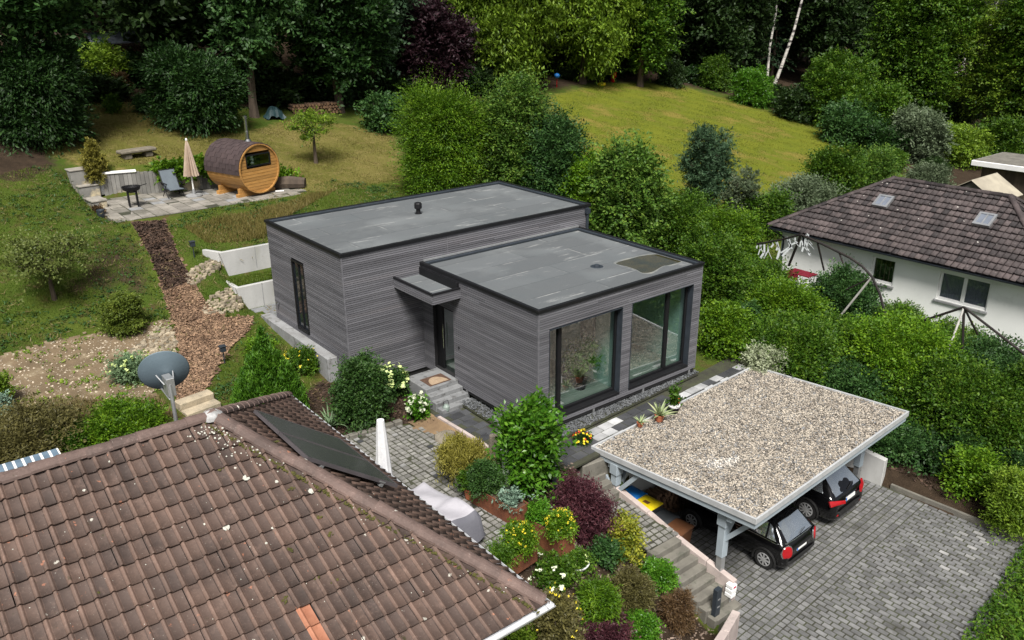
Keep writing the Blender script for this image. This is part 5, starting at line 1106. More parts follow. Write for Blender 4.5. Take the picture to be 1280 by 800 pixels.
for i, (x, y) in enumerate(pts):
    conif = rnd.random() < (.5 if x > 8 else .3)
    if conif: plant_tree('spruce_tree', 'tall dark spruce among the crowded trunks of the wood', W_SP[i % 2], (x, y, Hs(x, y)), rnd.uniform(.8, 1.15), group='spruces of the dark wood')
    else: plant_tree('forest_tree', 'tall dark leafy tree within the crowded wood behind the lawns', W_BR[i % 3], (x, y, Hs(x, y)), rnd.uniform(.85, 1.25), group='leafy trees of the dark wood')
# understorey at the foot of the wood
US = []
for kk in range(3):
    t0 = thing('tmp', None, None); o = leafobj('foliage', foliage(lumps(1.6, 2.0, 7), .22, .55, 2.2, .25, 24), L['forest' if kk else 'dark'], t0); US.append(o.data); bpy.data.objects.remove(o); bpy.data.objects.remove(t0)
n_us = 0
for tries in range(4000):
    if n_us >= 90: break
    x, y = rnd.uniform(-14, 62), rnd.uniform(12, 60)
    dd = float(polydist(x, y, FOREST))
    if not (-7 < dd < -.6) or (x > 28 and y < 22 and False): continue
    d = np.array([x, y, Hs(x, y)])-CAM; zz = d@_f
    if abs(d@_r/zz*F_PX) > 700: continue
    n_us += 1; o = link('undergrowth_shrub', US[n_us % 3]); o.location = (x, y, Hs(x, y)-.15); sc = rnd.uniform(.45, 1.0); o.scale = (sc*1.2, sc*1.2, sc*.9); o.rotation_euler = (0, 0, rnd.random()*6)
    tag(o, 'dark undergrowth shrub at the shady foot of the wood', 'shrub', 'undergrowth shrubs along the wood')
# ------------------------------------------------------------------ trees one can point to
bigtree('oak_tree', 'large dark green oak filling the top left corner above the evergreen mass', 45, 168, 175, -70, L['oak'], .24, zc=.42, cover=2.2, k=14)
shrub('yew_bush', 'huge dark evergreen bush under the oak at the far left', 'bush', (52, 182, 138, 118), L['dark'], .17, .4, 2.8, k=9, up=.2, out_t=.5)
shrub('yew_bush', 'broad dark rounded evergreen bush left of the oak behind the barrel sauna', 'bush', (247, 164, 122, 102), L['dark'], .17, .4, 2.8, k=8, up=.3, out_t=.5)
bigtree('oak_tree', 'spreading grey-green oak with bare lower trunk behind the barrel sauna', 318, 146, 118, -60, L['oak'], .24, zc=.28, cover=2.0, k=13)
bigtree('evergreen_tree', 'dark green broad tree between the oak and the copper beech', 425, 140, 125, -60, L['dark'], .24, zc=.12, cover=2.0, k=13)
bigtree('broadleaf_tree', 'blue-green leafy tree just left of the copper beech', 468, 125, 95, -70, L['blue'], .24, zc=.2, cover=2.0, k=12)
bigtree('copper_beech', 'dark purple copper beech in front of the wood', 545, 128, 92, 8, L['purple'], .22, zc=.1, cover=2.2, k=11)
bigtree('hornbeam_tree', 'tall light green tree with hanging sprays behind the copper beech', 632, 112, 135, -75, L['lime'], .30, zc=.06, cover=2.0, k=14, up=.1, tb=(0, 0, -1), tw=.6, asp=.4)
bigtree('hornbeam_tree', 'light green tree with drooping branches over the meadow corner', 728, 104, 125, -70, L['lime'], .30, zc=.1, cover=1.7, k=14, up=.1, tb=(0, 0, -1), tw=.6, asp=.4)
bigtree('broadleaf_tree', 'mid green tree overhanging the upper meadow edge', 800, 108, 90, -60, L['hedge'], .26, zc=.08, cover=1.5, k=12)
bigtree('ash_tree', 'bright green leafy tree at the top right before the wood', 1136, 165, 112, -40, L['hedge'], .24, zc=.08, cover=2.3, k=14)
bigtree('sapling_tree', 'yellowish young tree with thin trunk near the right edge', 1222, 185, 100, 40, L['lime'], .20, zc=.2, cover=.8, k=11)
bigtree('broadleaf_tree', 'green tree rising at the right edge behind the roof shed', 1272, 200, 100, 0, L['hedge'], .24, zc=.15, cover=1.6, k=12)
def birch(label, pts, r):
    P = [G(*pts[0])]; d0 = np.linalg.norm(P[0]-CAM)
    base = P[0]; dep = base@_f-CAM@_f
    for (x, y) in pts[1:]: P.append(CAM+ray(x, y)*dep)
    t = thing('birch_tree', label, 'tree', base, 'birches at the meadow edge'); P.append(P[-1]+(P[-1]-P[-2])*1.2); n = len(P)
    b = MB().tube(P, [r*(1-.55*i/(n-1)) for i in range(n)], 8); b.build('trunk', M['birch'], t)
    top = P[-1]-np.array(base); lb = [(top[0]+rnd.gauss(0, .9), top[1]+rnd.gauss(0, .9), top[2]+rnd.uniform(-2.5, 2.5), 1.3, 1.3, 1.5) for _ in range(6)]
    leafobj('crown', foliage(lb, .25, .6, 1.3, .3, 20), L['hedge'], t); return t
birch('slim white birch trunk, the upright one at the meadow edge', [(958, 112), (962, 60), (970, 15), (972, -20)], .13)
birch('white birch trunk leaning right beside the rhododendron', [(966, 112), (978, 80), (992, 40), (1004, -6)], .18)
birch('thin white birch trunk in the wood at top right, left one of the pair', [(1190, 130), (1200, 50), (1208, -20)], .2)
birch('thin white birch trunk in the wood at top right, right one of the pair', [(1196, 140), (1210, 40), (1222, -20)], .17)
birch('short slanting white birch trunk nearest the top right corner', [(1215, 120), (1240, 25), (1254, -20)], .2)
# ------------------------------------------------------------------ shrubs round lawn and meadow
shrub('rhododendron', 'bright glossy rhododendron beside the leaning birch', 'bush', (940, 132, 54, 46), L['laurel'], .16, .45, 2.6)
shrub('laurel_bush', 'small green bush left of the rhododendron at the meadow edge', 'bush', (893, 112, 42, 42), L['hedge'], .16, .5, 2.0, sh=20)
shrub('laurel_bush', 'dark low bush at the top end of the meadow', 'bush', (838, 108, 40, 30), L['forest'], .16, .5, 2.0)
shrub('small_shrub', 'little green shrub on the dry lawn above the terrace', 'bush', (141, 141, 18, 20), L['hedge'], .12, .5, 2.4)
shrub('small_shrub', 'little dark green shrub touching the big rounded evergreen', 'bush', (182, 142, 26, 22), L['oak'], .12, .5, 2.4)
shrub('small_shrub', 'brown dried shrub under the woodshed slope', 'bush', (152, 118, 22, 26), L['brown'], .12, .4, 2.0)
shrub('elder_shrub', 'yellow-green loose shrub in front of the woodshed', 'bush', (136, 110, 46, 60), L['lime'], .17, .5, 1.2, sh=20)
for i, (b, m, lab) in enumerate([((1000, 152, 70, 50), 'forest', 'dark thicket bush right of the leaning birch'), ((1040, 160, 100, 92), 'hedge', 'high green thicket bush at the right meadow edge'), ((1088, 182, 95, 75), 'hedge', 'broad green thicket bush below the bright ash'), ((1058, 182, 80, 52), 'oak', 'low dark thicket bush at the right meadow border'),
        ((1142, 202, 78, 66), 'grey', 'grey-green shrub in the thicket at the lower end of the meadow'), ((1100, 196, 60, 40), 'dark', 'dark low bush beside the grey-green shrub'), ((1190, 205, 90, 48), 'lime', 'yellowish spreading shrub before the shed roof'), ((1250, 212, 80, 60), 'hedge', 'green bush behind the corrugated roof'), ((1180, 160, 80, 60), 'oak', 'dark green bush under the yellowish young tree'), ((1240, 150, 90, 70), 'forest', 'dark bush at the right edge under the wood')]):
    shrub('thicket_bush', lab, 'bush', b, L[m], .2, .5, 2.2, sh=12, group='bushes along the meadow')
for b, m, lab in [((1040, 252, 75, 70), 'hedge', 'green shrub against the mottled hip roof, left'), ((1088, 236, 62, 50), 'hazel', 'green shrub behind the mottled roof ridge'), ((1158, 236, 52, 30), 'grey', 'low grey-green shrub behind the mottled ridge'), ((1000, 272, 90, 52), 'grey', 'feathery grey-green shrub left of the mottled roof'), ((955, 290, 75, 55), 'hedge', 'green shrub below the small grey willow'), ((1110, 212, 40, 26), 'hedge', 'small green shrub at the low end of the meadow')]:
    shrub('garden_shrub', lab, 'bush', b, L[m], .15, .45, 2.2, sh=16, group='shrubs beyond the white house')
bigtree('willow_tree', 'small grey-green willow standing on the lower meadow', 880, 268, 70, 165, L['blue'], .15, zc=.1, cover=1.0, k=13, up=.3, tb=(0, 0, 1), tw=.4, asp=.3)
bigtree('willow_tree', 'smaller grey willow beside the meadow, right of its taller twin', 922, 282, 52, 218, L['grey'], .14, zc=.05, cover=.9, k=9, up=.3, tb=(0, 0, 1), tw=.4, asp=.3)
# behind the house
shrub('large_shrub', 'large bright green rounded shrub behind the tall roof', 'bush', (553, 252, 132, 152), L['bright'], .12, .35, 2.3, sh=260, shl=.30, k=11, out_t=.6)
shrub('large_shrub', 'tall light leafed shrub between the bright and bluish shrubs', 'bush', (640, 262, 96, 172), L['hazel'], .15, .5, 1.9, sh=120, shl=.26, k=11, jag=.25)
shrub('large_shrub', 'bluish green shrub behind the rear roof corner', 'bush', (692, 275, 94, 150), L['oak'], .14, .45, 2.1, sh=70, shl=.22, k=11, jag=.25)
shrub('large_shrub', 'yellow-speckled hazel bush behind the low roof', 'bush', (780, 318, 112, 154), L['hazel'], .16, .55, 2.1, sh=90, shl=.22, k=12, jag=.25)
shrub('large_shrub', 'green bush between the bluish shrub and the hazel', 'bush', (735, 295, 70, 110), L['bright'], .14, .5, 2.2, sh=10, k=7)
shrub('large_shrub', 'dark low bush behind the dry lawn beside the bright shrub', 'bush', (480, 165, 60, 50), L['oak'], .18, .5, 2.2)
# hedge between the houses
HB2 = [((850, 318, 90, 80), 'hedge', 'hedge bush right behind the low roof corner'), ((905, 345, 95, 90), 'bright', 'fresh green hedge bush near the small willows'), ((885, 400, 85, 120), 'hedge', 'tall hedge bush against the low block of the bungalow'), ((940, 395, 95, 72), 'hedge', 'hedge bush before the torn foil frame'),
      ((905, 445, 75, 70), 'bright', 'fresh green hedge bush at the bungalow corner'), ((975, 425, 95, 82), 'bright', 'light green hedge bush left of the white pole'), ((1050, 408, 78, 76), 'oak', 'dark green bush in front of the white wall'), ((985, 478, 110, 80), 'hedge', 'clipped hedge part behind the pale variegated bush'),
      ((1050, 470, 110, 70), 'hedge', 'hedge part below the white pole foot'), ((1120, 428, 66, 50), 'hazel', 'feathery hedge bush under the single dark window'), ((1110, 505, 120, 105), 'bright', 'light green hedge bush in the middle of the hedge'), ((1178, 472, 110, 60), 'hazel', 'yellow-green hedge bush left of the tripod poles'),
      ((1170, 545, 120, 95), 'hedge', 'hedge bush above the carport corner'), ((1235, 505, 95, 72), 'oak', 'dark hedge bush right of the tripod poles'), ((1230, 570, 110, 90), 'hedge', 'hedge bush beside the drive at the right edge'), ((1050, 520, 110, 70), 'oak', 'dark hedge bush along the far carport edge'), ((1278, 545, 70, 90), 'hedge', 'hedge bush at the right edge above the yellow shrub'), ((1110, 575, 75, 50), 'oak', 'dark hedge foot beside the wall end'), ((1278, 462, 60, 44), 'oak', 'dark bush below the white wall at the right edge')]
for b, m, lab in HB2: shrub('hedge_bush', lab, 'hedge', (b[0], b[1], b[2]*1.12, b[3]), L[m], .105, .5, 2.7, sh=110, group='bushes of the hedge between the houses', k=12, jag=.2)
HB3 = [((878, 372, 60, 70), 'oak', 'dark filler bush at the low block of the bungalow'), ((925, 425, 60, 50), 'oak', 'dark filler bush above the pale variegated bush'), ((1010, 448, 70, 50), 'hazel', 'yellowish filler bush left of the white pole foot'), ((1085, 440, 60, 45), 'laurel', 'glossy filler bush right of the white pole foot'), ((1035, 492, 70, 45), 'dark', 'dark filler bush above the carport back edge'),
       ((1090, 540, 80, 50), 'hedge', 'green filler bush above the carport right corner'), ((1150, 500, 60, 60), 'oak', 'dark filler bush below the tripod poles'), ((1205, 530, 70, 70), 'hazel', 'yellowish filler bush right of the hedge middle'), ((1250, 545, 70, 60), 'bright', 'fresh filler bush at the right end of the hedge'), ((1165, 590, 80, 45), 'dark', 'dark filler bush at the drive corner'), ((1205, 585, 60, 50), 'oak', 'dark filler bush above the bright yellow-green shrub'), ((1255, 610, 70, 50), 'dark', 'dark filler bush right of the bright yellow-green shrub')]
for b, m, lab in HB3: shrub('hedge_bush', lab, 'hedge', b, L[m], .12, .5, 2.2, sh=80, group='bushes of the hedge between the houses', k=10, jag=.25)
shrub('variegated_bush', 'pale cream variegated bush behind the carport', 'bush', (956, 462, 58, 38), L['varieg'], .09, .5, 2.8, sh=20)
shrub('shade_shrub', 'bright yellow-green shrub beside the drive at right', 'bush', (1214, 622, 78, 62), L['bright'], .10, .5, 1.6, sh=25)
shrub('shade_shrub', 'yellowish feathery shrub at the right edge of the drive', 'bush', (1262, 672, 70, 75), L['lime'], .10, .35, 2.0, sh=30)
L['box2'] = leafmat('yellow_box_leaf', (.035, .06, .008), (.09, .13, .018), (.18, .22, .03), .2)
L['apple'] = leafmat('apple_leaf', (.05, .075, .016), (.105, .135, .032), (.19, .22, .06), .3)
# ------------------------------------------------------------------ near garden
def cone_conifer(name, label, px, pyb, w, ytop, m, s):
    x, y, zg, r, h = fit(px, pyb, w, pyb-ytop); t = thing(name, label, 'conifer', (x, y, zg-.05)); lb = [(0, 0, h*(.12+.78*i/6), r*max(.12, 1-.06*i-.018*i*i), r*max(.12, 1-.06*i-.018*i*i), h*.17) for i in range(7)]
    leafobj('foliage', foliage(lb, s, .24, 4.2, .06, 16, .0, (0, 0, 1), .75, .0, .05, .3, rnd_n=.5, rise=.95), m, t); MB().tube([(0, 0, -.2), (0, 0, h*.6)], [.08, .03], 6).build('trunk', M['trunk'], t, world=False)
cone_conifer('thuja', 'dense bright green cone of thuja in front of the bungalow side', 339, 524, 84, 424, L['thuja'], .11)
shrub('juniper', 'dark green twisted cypress bush at the bungalow front', 'bush', (452, 530, 76, 92), L['box'], .085, .5, 3.2, k=12, f=.38, jag=.2)
shrub('box_bush', 'small round yellowish green bush at the mulch path', 'bush', (157, 416, 50, 50), L['box2'], .06, .5, 3.6, k=12, f=.26, jag=.05, clump=.07)
shrub('flowering_shrub', 'low shrub with little yellow flowers along the bungalow plinth', 'bush', (380, 466, 50, 34), L['hedge'], .08, .5, 2.6, flowers=(L['yell_fl'], 26, .04))
shrub('flowering_shrub', 'low green shrub behind the thuja cone', 'bush', (326, 447, 44, 24), L['bright'], .08, .4, 2.4)
shrub('hydrangea', 'large hydrangea with lime white flower heads beside the entrance', 'bush', (-1.62, 4.85, -.33, .52, 1.05), L['box'], .10, .6, 2.6, flowers=(L['lime_fl'], 30, .16))
shrub('hydrangea', 'small hydrangea with cream flower heads in the sandy bed', 'bush', (524, 524, 30, 32), L['laurel'], .09, .6, 2.4, flowers=(L['white_fl'], 13, .14))
shrub('pale_shrub', 'pale green shrub behind the satellite dish at the stones', 'bush', (168, 478, 52, 34), L['yucca'], .10, .4, 2.0, flowers=(L['lime_fl'], 16, .12))
shrub('pale_shrub', 'low yellow-green perennial at the left edge of the tan bed', 'plant', (5, 508, 26, 40), L['lime'], .08, .5, 2.2)
shrub('pale_shrub', 'grey-green perennial below the tan bed at left', 'plant', (4, 522, 24, 30), L['succ'], .08, .5, 2.2)
shrub('back_hedge', 'green hedge part behind the tiled ridge, left of the mast', 'hedge', (160, 560, 100, 55), L['bright'], .08, .5, 2.8, k=9, sh=20)
shrub('back_hedge', 'low dry hedge part behind the tiled ridge at the left edge', 'hedge', (40, 585, 130, 55), L['heath'], .09, .4, 2.2, k=9, sh=30)
shrub('back_hedge', 'low yellow-green hedge part between the ridge and the tan bed', 'hedge', (88, 572, 60, 40), L['hedge'], .08, .4, 2.2, k=7, sh=20)
p = G(68, 374); me = tree_meshes('apple', 1.75, 1.3, .75, L['apple'], .085, .42, tr=.075, k=12, clump=.17, f=.30, per=14)
plant_tree('apple_tree', 'small crooked apple tree with thin grey-green crown on the left lawn', me, p)
p = G(395, 204); me = tree_meshes('apple2', 1.55, 1.5, 1.1, L['lime'], .10, .45, tr=.085, k=9, clump=.15, f=.28, per=14)
plant_tree('apple_tree', 'small crooked fruit tree with sparse yellow-green leaves on the dry lawn', me, p)
# bed between stairs and old house
shrub('red_maple', 'dark red cutleaf maple beside the stairs', 'bush', (726, 676, 76, 80), L['maple'], .085, .3, 3.0, k=10, tb=(0, 0, -1), tw=.4, up=.3)
shrub('golden_euonymus', 'yellow variegated bush at the cobbled landing', 'bush', (778, 698, 46, 56), L['yellow'], .075, .55, 2.8)
shrub('holly_bush', 'dark green glossy bush left of the yellow variegated one', 'bush', (755, 708, 36, 40), L['oak'], .08, .55, 3.0)
shrub('ground_cover', 'low bright green cushion beside the lower stairs', 'plant', (822, 741, 54, 42), L['laurel'], .06, .6, 3.6, k=8, jag=.06)
shrub('heather', 'round olive brown bush in the middle of the bed', 'bush', (788, 764, 58, 54), L['heath'], .06, .35, 3.2, sh=40, out_t=.5)
shrub('cypress', 'light green feathery cypress in the lower bed', 'bush', (748, 780, 50, 52), L['bright'], .08, .3, 2.6, sh=60, out_t=.6)
shrub('ground_cover', 'low bright green cushion at the bottom of the bed', 'plant', (800, 802, 48, 38), L['laurel'], .06, .6, 3.6, k=8, jag=.06)
shrub('brown_conifer', 'brown bronze bush beside the lower stairs', 'bush', (845, 786, 42, 48), L['brown'], .065, .3, 2.8, sh=40, out_t=.5)
shrub('berberis', 'low purple bush at the bottom edge of the bed', 'bush', (758, 818, 66, 42), L['maple'], .065, .5, 2.6, sh=40)
shrub('spotted_bush', 'large olive bush with yellow leaf spots below the roof corner', 'bush', (694, 824, 68, 80), L['heath'], .075, .5, 2.8, sh=20, flowers=(L['yell_fl'], 26, .035))
shrub('rose_bush', 'dark rose bush with a few white blooms beside the planter', 'bush', (692, 740, 64, 46), L['hedge'], .07, .55, 1.1, sh=16, flowers=(L['white_fl'], 9, .08))
shrub('small_perennial', 'light green perennial under the roof gutter corner', 'plant', (650, 812, 40, 36), L['lime'], .09, .5, 1.6)
shrub('small_perennial', 'yellow-green perennial in the white bowl', 'plant', (722, 716, 34, 30), L['hedge'], .06, .5, 2.4, flowers=(L['lime_fl'], 6, .05))
x, y, zg, r, h = fit(663, 622, 76, 112)
t = thing('magnolia_tree', 'tall leafy green laurel tree between the patio and the path', 'tree', (x, y, zg)); lb = [(0, 0, h*.55, r*.7, r*.7, h*.38)]+[(r*.55*math.cos(a), r*.55*math.sin(a), h*z_, r*.42, r*.42, h*.15) for a, z_ in ((0, .3), (1.3, .5), (2.5, .75), (3.8, .35), (5, .6), (4.4, .85), (.6, .8), (2.0, .25))]
leafobj('crown', foliage(lb, .14, .5, 2.5, .16, 16, .5, jag=.14), L['laurel'], t); b = MB(); limbs(b, h*.35, .07, lb[1:]); b.build('trunk', M['trunk'], t, world=False)
# ------------------------------------------------------------------ loose ground: mulch, soil, stones
MULCH = GP([(165, 279), (206, 276), (222, 320), (238, 352), (262, 384), (282, 398), (318, 396), (310, 415), (285, 440), (268, 470), (252, 496), (222, 505), (212, 470), (224, 440), (214, 398), (202, 362), (188, 320)])
sheet('mulch_path', MULCH, mat('mulch_ground', (.16, .095, .06), (.085, .05, .033), 3, .95, .8, 40, c3=(.24, .16, .10), s3=1.2), lift=.03, step=.10, ragged=.07)
q = scatter(MULCH, 14000); up_ = polydist(q[:, 0], q[:, 1], GP([(150, 270), (215, 270), (245, 352), (205, 365)])) < 0
chips('wood_chips', onground(q[~up_], .03), .02, .048, M['woodchip'], .45)
q2 = scatter(GP([(165, 279), (206, 276), (222, 320), (240, 352), (205, 365), (188, 320)]), 4500); chips('bark_chips', onground(q2, .03), .03, .06, M['bark'], .45)
sheet('soil_bed', BED_TAN, mat('tan_soil', (.165, .12, .072), (.11, .08, .047), 1.2, .95, .8, 30, c3=(.21, .165, .105), s3=2.5), lift=.03, step=.10, ragged=.07)
pebbles('bed_stones', onground(scatter(BED_TAN, 1500), .03), .015, .05, mat('bed_stone', (.42, .36, .28), (.3, .25, .18), 3, .9, island=.4))
SANDY = [(-2.15, 3.3), (-1.45, 3.15), (-1.3, 1.6), (-1.35, .2), (-1.75, .1), (-1.8, 1.7), (-2.2, 2.6)]
sheet('sandy_bed', SANDY, mat('sandy_soil', (.23, .155, .085), (.16, .105, .06), 2, .95, .6, 30), lift=.03, step=.12, ragged=.04)
q = scatter(SOIL_SLOPE, 5200); q = q[(polydist(q[:, 0], q[:, 1], STAIR_POLY) > .02) & (polydist(q[:, 0], q[:, 1], DRIVE_POLY) > .1)]
chips('bed_mulch', onground(q, .005), .02, .045, mat('bed_chip', (.20, .15, .12), (.11, .08, .06), 2, .9, island=.6), .5)
q = scatter(SOIL_HOUSE, 2600); q = q[polydist(q[:, 0], q[:, 1], PATIO_POLY) > .05]
chips('house_bed_mulch', onground(q, .005), .02, .045, M['bark'], .5)
q = scatter([(9.5, -5), (9.8, -9), (13.5, -10), (13.5, -3), (10, -2.5)], 2500); chips('leaf_litter', onground(q, .01), .02, .05, M['bark'], .6)
# dry stone banks
def stonebank(name, label, poly, n, smin=.065, smax=.115):
    n = int(n*1.9)
    P = GP(poly) if len(poly[0]) == 2 and max(p[0] for p in poly) > 60 else poly
    t = thing(name, label, 'stone bank', (np.mean([p[0] for p in P]), np.mean([p[1] for p in P]), Hs(np.mean([p[0] for p in P]), np.mean([p[1] for p in P])))); m = MB()
    q = scatter(P, n*9); keep = []
    for a in q:
        if all(math.hypot(a[0]-b[0], (a[1]-b[1])*1.45) > .125 for b in keep): keep.append(a)
        if len(keep) >= n: break
    for (x, y) in keep:
        s = rnd.uniform(smin, smax); w_, d_, h_ = s, s*rnd.uniform(.5, .75), s*rnd.uniform(.35, .6); z = Hs(x, y)+.02; a = rnd.gauss(0, .35); k = 6
        v = []
        for (zz, f) in ((-.12, 1.0), (h_*.5, 1.02), (h_, .78)):
            for j in range(k):
                an = 2*PI*j/k+.3; rr = rnd.uniform(.82, 1.1)*f; px = w_*rr*math.cos(an); py = d_*rr*math.sin(an); v.append((x+px*math.cos(a)-py*math.sin(a), y+px*math.sin(a)+py*math.cos(a), z+zz+rnd.gauss(0, .01)))
        m.add(v, [(j, (j+1) % k, k+(j+1) % k, k+j) for j in range(k)]+[(k+j, k+(j+1) % k, 2*k+(j+1) % k, 2*k+j) for j in range(k)]+[tuple(2*k+j for j in range(k))])
    m.build('stones', M['stone'], t)['kind'] = 'stuff'; return t
stonebank('stone_bank', 'bank of pale dry stones beside the upper concrete wall', [(232, 354), (236, 340), (262, 326), (277, 320), (284, 345), (262, 344), (240, 358)], 95)
stonebank('stone_bank', 'bank of pale dry stones beside the lower concrete wall', [(252, 386), (262, 372), (290, 358), (299, 366), (302, 388), (280, 392), (258, 394)], 120)
stonebank('stone_bank', 'rounded bank of dry stones at the end of the tan bed', [(160, 443), (178, 428), (196, 410), (212, 410), (221, 425), (218, 442), (205, 456), (188, 448)], 120)
# ------------------------------------------------------------------ concrete retaining walls beside the bungalow
def retaining(name, label, y, x0, x1, zt, zb, wing, joint):
    t = thing(name, label, 'wall', (x0, y, zb)); m = MB()
    m.add([(x0+.33, y, zb-.5), (x1, y, zb-.5), (x1, y+.14, zb-.5), (x0+.33, y+.14, zb-.5), (x0, y, zt), (x1, y, zt), (x1, y+.14, zt), (x0, y+.14, zt)], [(3, 2, 1, 0), (4, 5, 6, 7), (0, 1, 5, 4), (1, 2, 6, 5), (2, 3, 7, 6), (3, 0, 4, 7)])
    m.build('front_slab', M['concrete'], t, bevel=.012)
    MB().add([(x0, y+.143, zt-.9), (x0+.14, y+.143, zt-.9), (x0+.14-wing[0], y+wing[1], zt-.7), (x0-wing[0], y+wing[1], zt-.7), (x0, y+.143, zt), (x0+.14, y+.143, zt), (x0+.14-wing[0], y+wing[1], zt+.02), (x0-wing[0], y+wing[1], zt+.02)], [(3, 2, 1, 0), (4, 5, 6, 7), (0, 1, 5, 4), (1, 2, 6, 5), (2, 3, 7, 6), (3, 0, 4, 7)]).build('wing_slab', M['concrete'], t, bevel=.012)
    MB().box((joint-.012, y-.004, zb), (joint+.012, y+.01, zt-.01)).build('joint', M['concrete_grey'], t)
retaining('retaining_wall', 'lower pale concrete retaining wall beside the bungalow', 12.1, -3.38, .5, 1.58, .62, (.05, 1.0), -2.45)
retaining('retaining_wall', 'upper pale concrete retaining wall beside the bungalow', 13.55, -3.30, .5, 2.50, 1.7, (.35, .75), -2.0)
pavers('side_paving', [(-3.05, 10.7), (-.6, 10.7), (-.6, 12.08), (-2.9, 12.08)], .735, (-3, 10.7), 0, .5, .45, .012, .5, [M['slabgrey'], M['concrete']], lambda x, y: 0)
# ------------------------------------------------------------------ sauna terrace
sl_ = thing('terrace_wall', 'weathered palisade wall behind the terrace with a white coping at its left', 'wall', (-3, 21.8, Z_TERR)); m = MB()
A_, B_ = np.array([-4.75, 22.35]), np.array([.6, 21.0]); nn = 34
for i in range(nn):
    a = A_+(B_-A_)*i/nn; b = A_+(B_-A_)*(i+.93)/nn; h_ = .92+rnd.uniform(-.03, .03); m.prism([tuple(a), tuple(b), tuple(b+np.array([.02, .14])), tuple(a+np.array([.02, .14]))], Z_TERR-.2, Z_TERR+h_)
M['palisade'] = mat('palisade', (.20, .195, .18), (.14, .135, .125), 1.5, .9, .3, 30, island=.3, c3=(.45, .38, .25), s3=.9, lo3=.55, hi3=.65); m.build('posts', M['palisade'], sl_)
c = A_+(B_-A_)*.24; MB().prism([tuple(A_+[0, -.05]), tuple(c+[0, -.05]), tuple(c+[.05, .25]), tuple(A_+[.05, .25])], Z_TERR+.955, Z_TERR+1.03).build('coping', M['white'], sl_, bevel=.01)
def stack(label, px, py, w_, d_, h_, m_, rz=0.1):
    p = G(px, py); t = thing('stone_block', label, 'block', (p[0], p[1], p[2]), None, rz); MB().box((-w_/2, -d_/2, -.2), (w_/2, d_/2, h_-.06)).build('base', M['palisade'], t, world=False, bevel=.015); MB().box((-w_/2-.03, -d_/2-.03, h_-.058), (w_/2+.03, d_/2+.03, h_)).build('top_slab', m_, t, world=False, bevel=.012)
stack('pale slab topped block at the rear left terrace corner', 101, 233, .75, .55, .75, M['terrslab']); stack('pale slab topped block halfway down the left terrace edge', 110, 246, .8, .8, .55, M['terrslab']); stack('cream topped low block at the left terrace edge', 121, 259, .55, .9, .35, M['terrslab'])
p = G(123, 268); pt = thing('flower_pot', 'rust brown trough of dry plants at the terrace front corner', 'pot', p); MB().lathe((0, 0, 0), [(.14, 0), (.2, .26), (.18, .25), (.1, .22)], 12).build('pot', M['bin_black'], pt, world=False); leafobj('plant', foliage(lumps(.24, .35, 5), .07, .5, 2, .06, 16), L['brown'], pt)
p = G(127, 272); pt = thing('flower_pot', 'small dark blue pot at the front corner of the terrace', 'pot', p); MB().lathe((0, 0, 0), [(.12, 0), (.15, .3), (.13, .29), (.08, .25)], 12).build('pot', M['anthracite'], pt, world=False)
p = G(125, 243); pt = thing('potted_cypress', 'olive brown conifer in a square grey pot on the terrace', 'plant', p); MB().box((-.2, -.2, 0), (.2, .2, .62)).build('pot', M['concrete_grey'], pt, world=False, bevel=.02)
leafobj('foliage', foliage([(0, 0, 1.0, .36, .36, .5), (-.1, .05, 1.5, .3, .3, .55), (.18, 0, 1.3, .24, .24, .5), (.02, .0, 1.9, .17, .17, .35), (-.2, 0, 1.1, .2, .2, .45)], .1, .3, 3, .06, 20, 0, (0, 0, 1), .8, .6), L['gold'], pt)
# ivy over the wall
iv = thing('ivy', 'bright green ivy spilling over the terrace wall', 'ivy', (-1.4, 21.6, Z_TERR+.95)); Vi = []
for i in range(12):
    t_ = i/11; x = -2.5+3.0*t_; y = 21.95-1.0*t_; Vi += foliage([(x+1.4, y-21.7, rnd.uniform(-.05, .15), .42, .5, .30)], .13, .8, 2.4, .12, 14, .5, zmin=-1, jag=.2)
leafobj('leaves', Vi, L['bright'], iv)
iv = thing('ivy', 'green creeper on the bank right of the barrel sauna', 'ivy', (1.9, 20.3, Z_TERR+.4)); Vi = []
for i in range(6): Vi += foliage([(-.5+.28*i, .6-.25*i, .25-.12*i, .42, .4, .32)], .13, .8, 2.2, .12, 14, .5, jag=.2)
leafobj('leaves', Vi, L['bright'], iv)
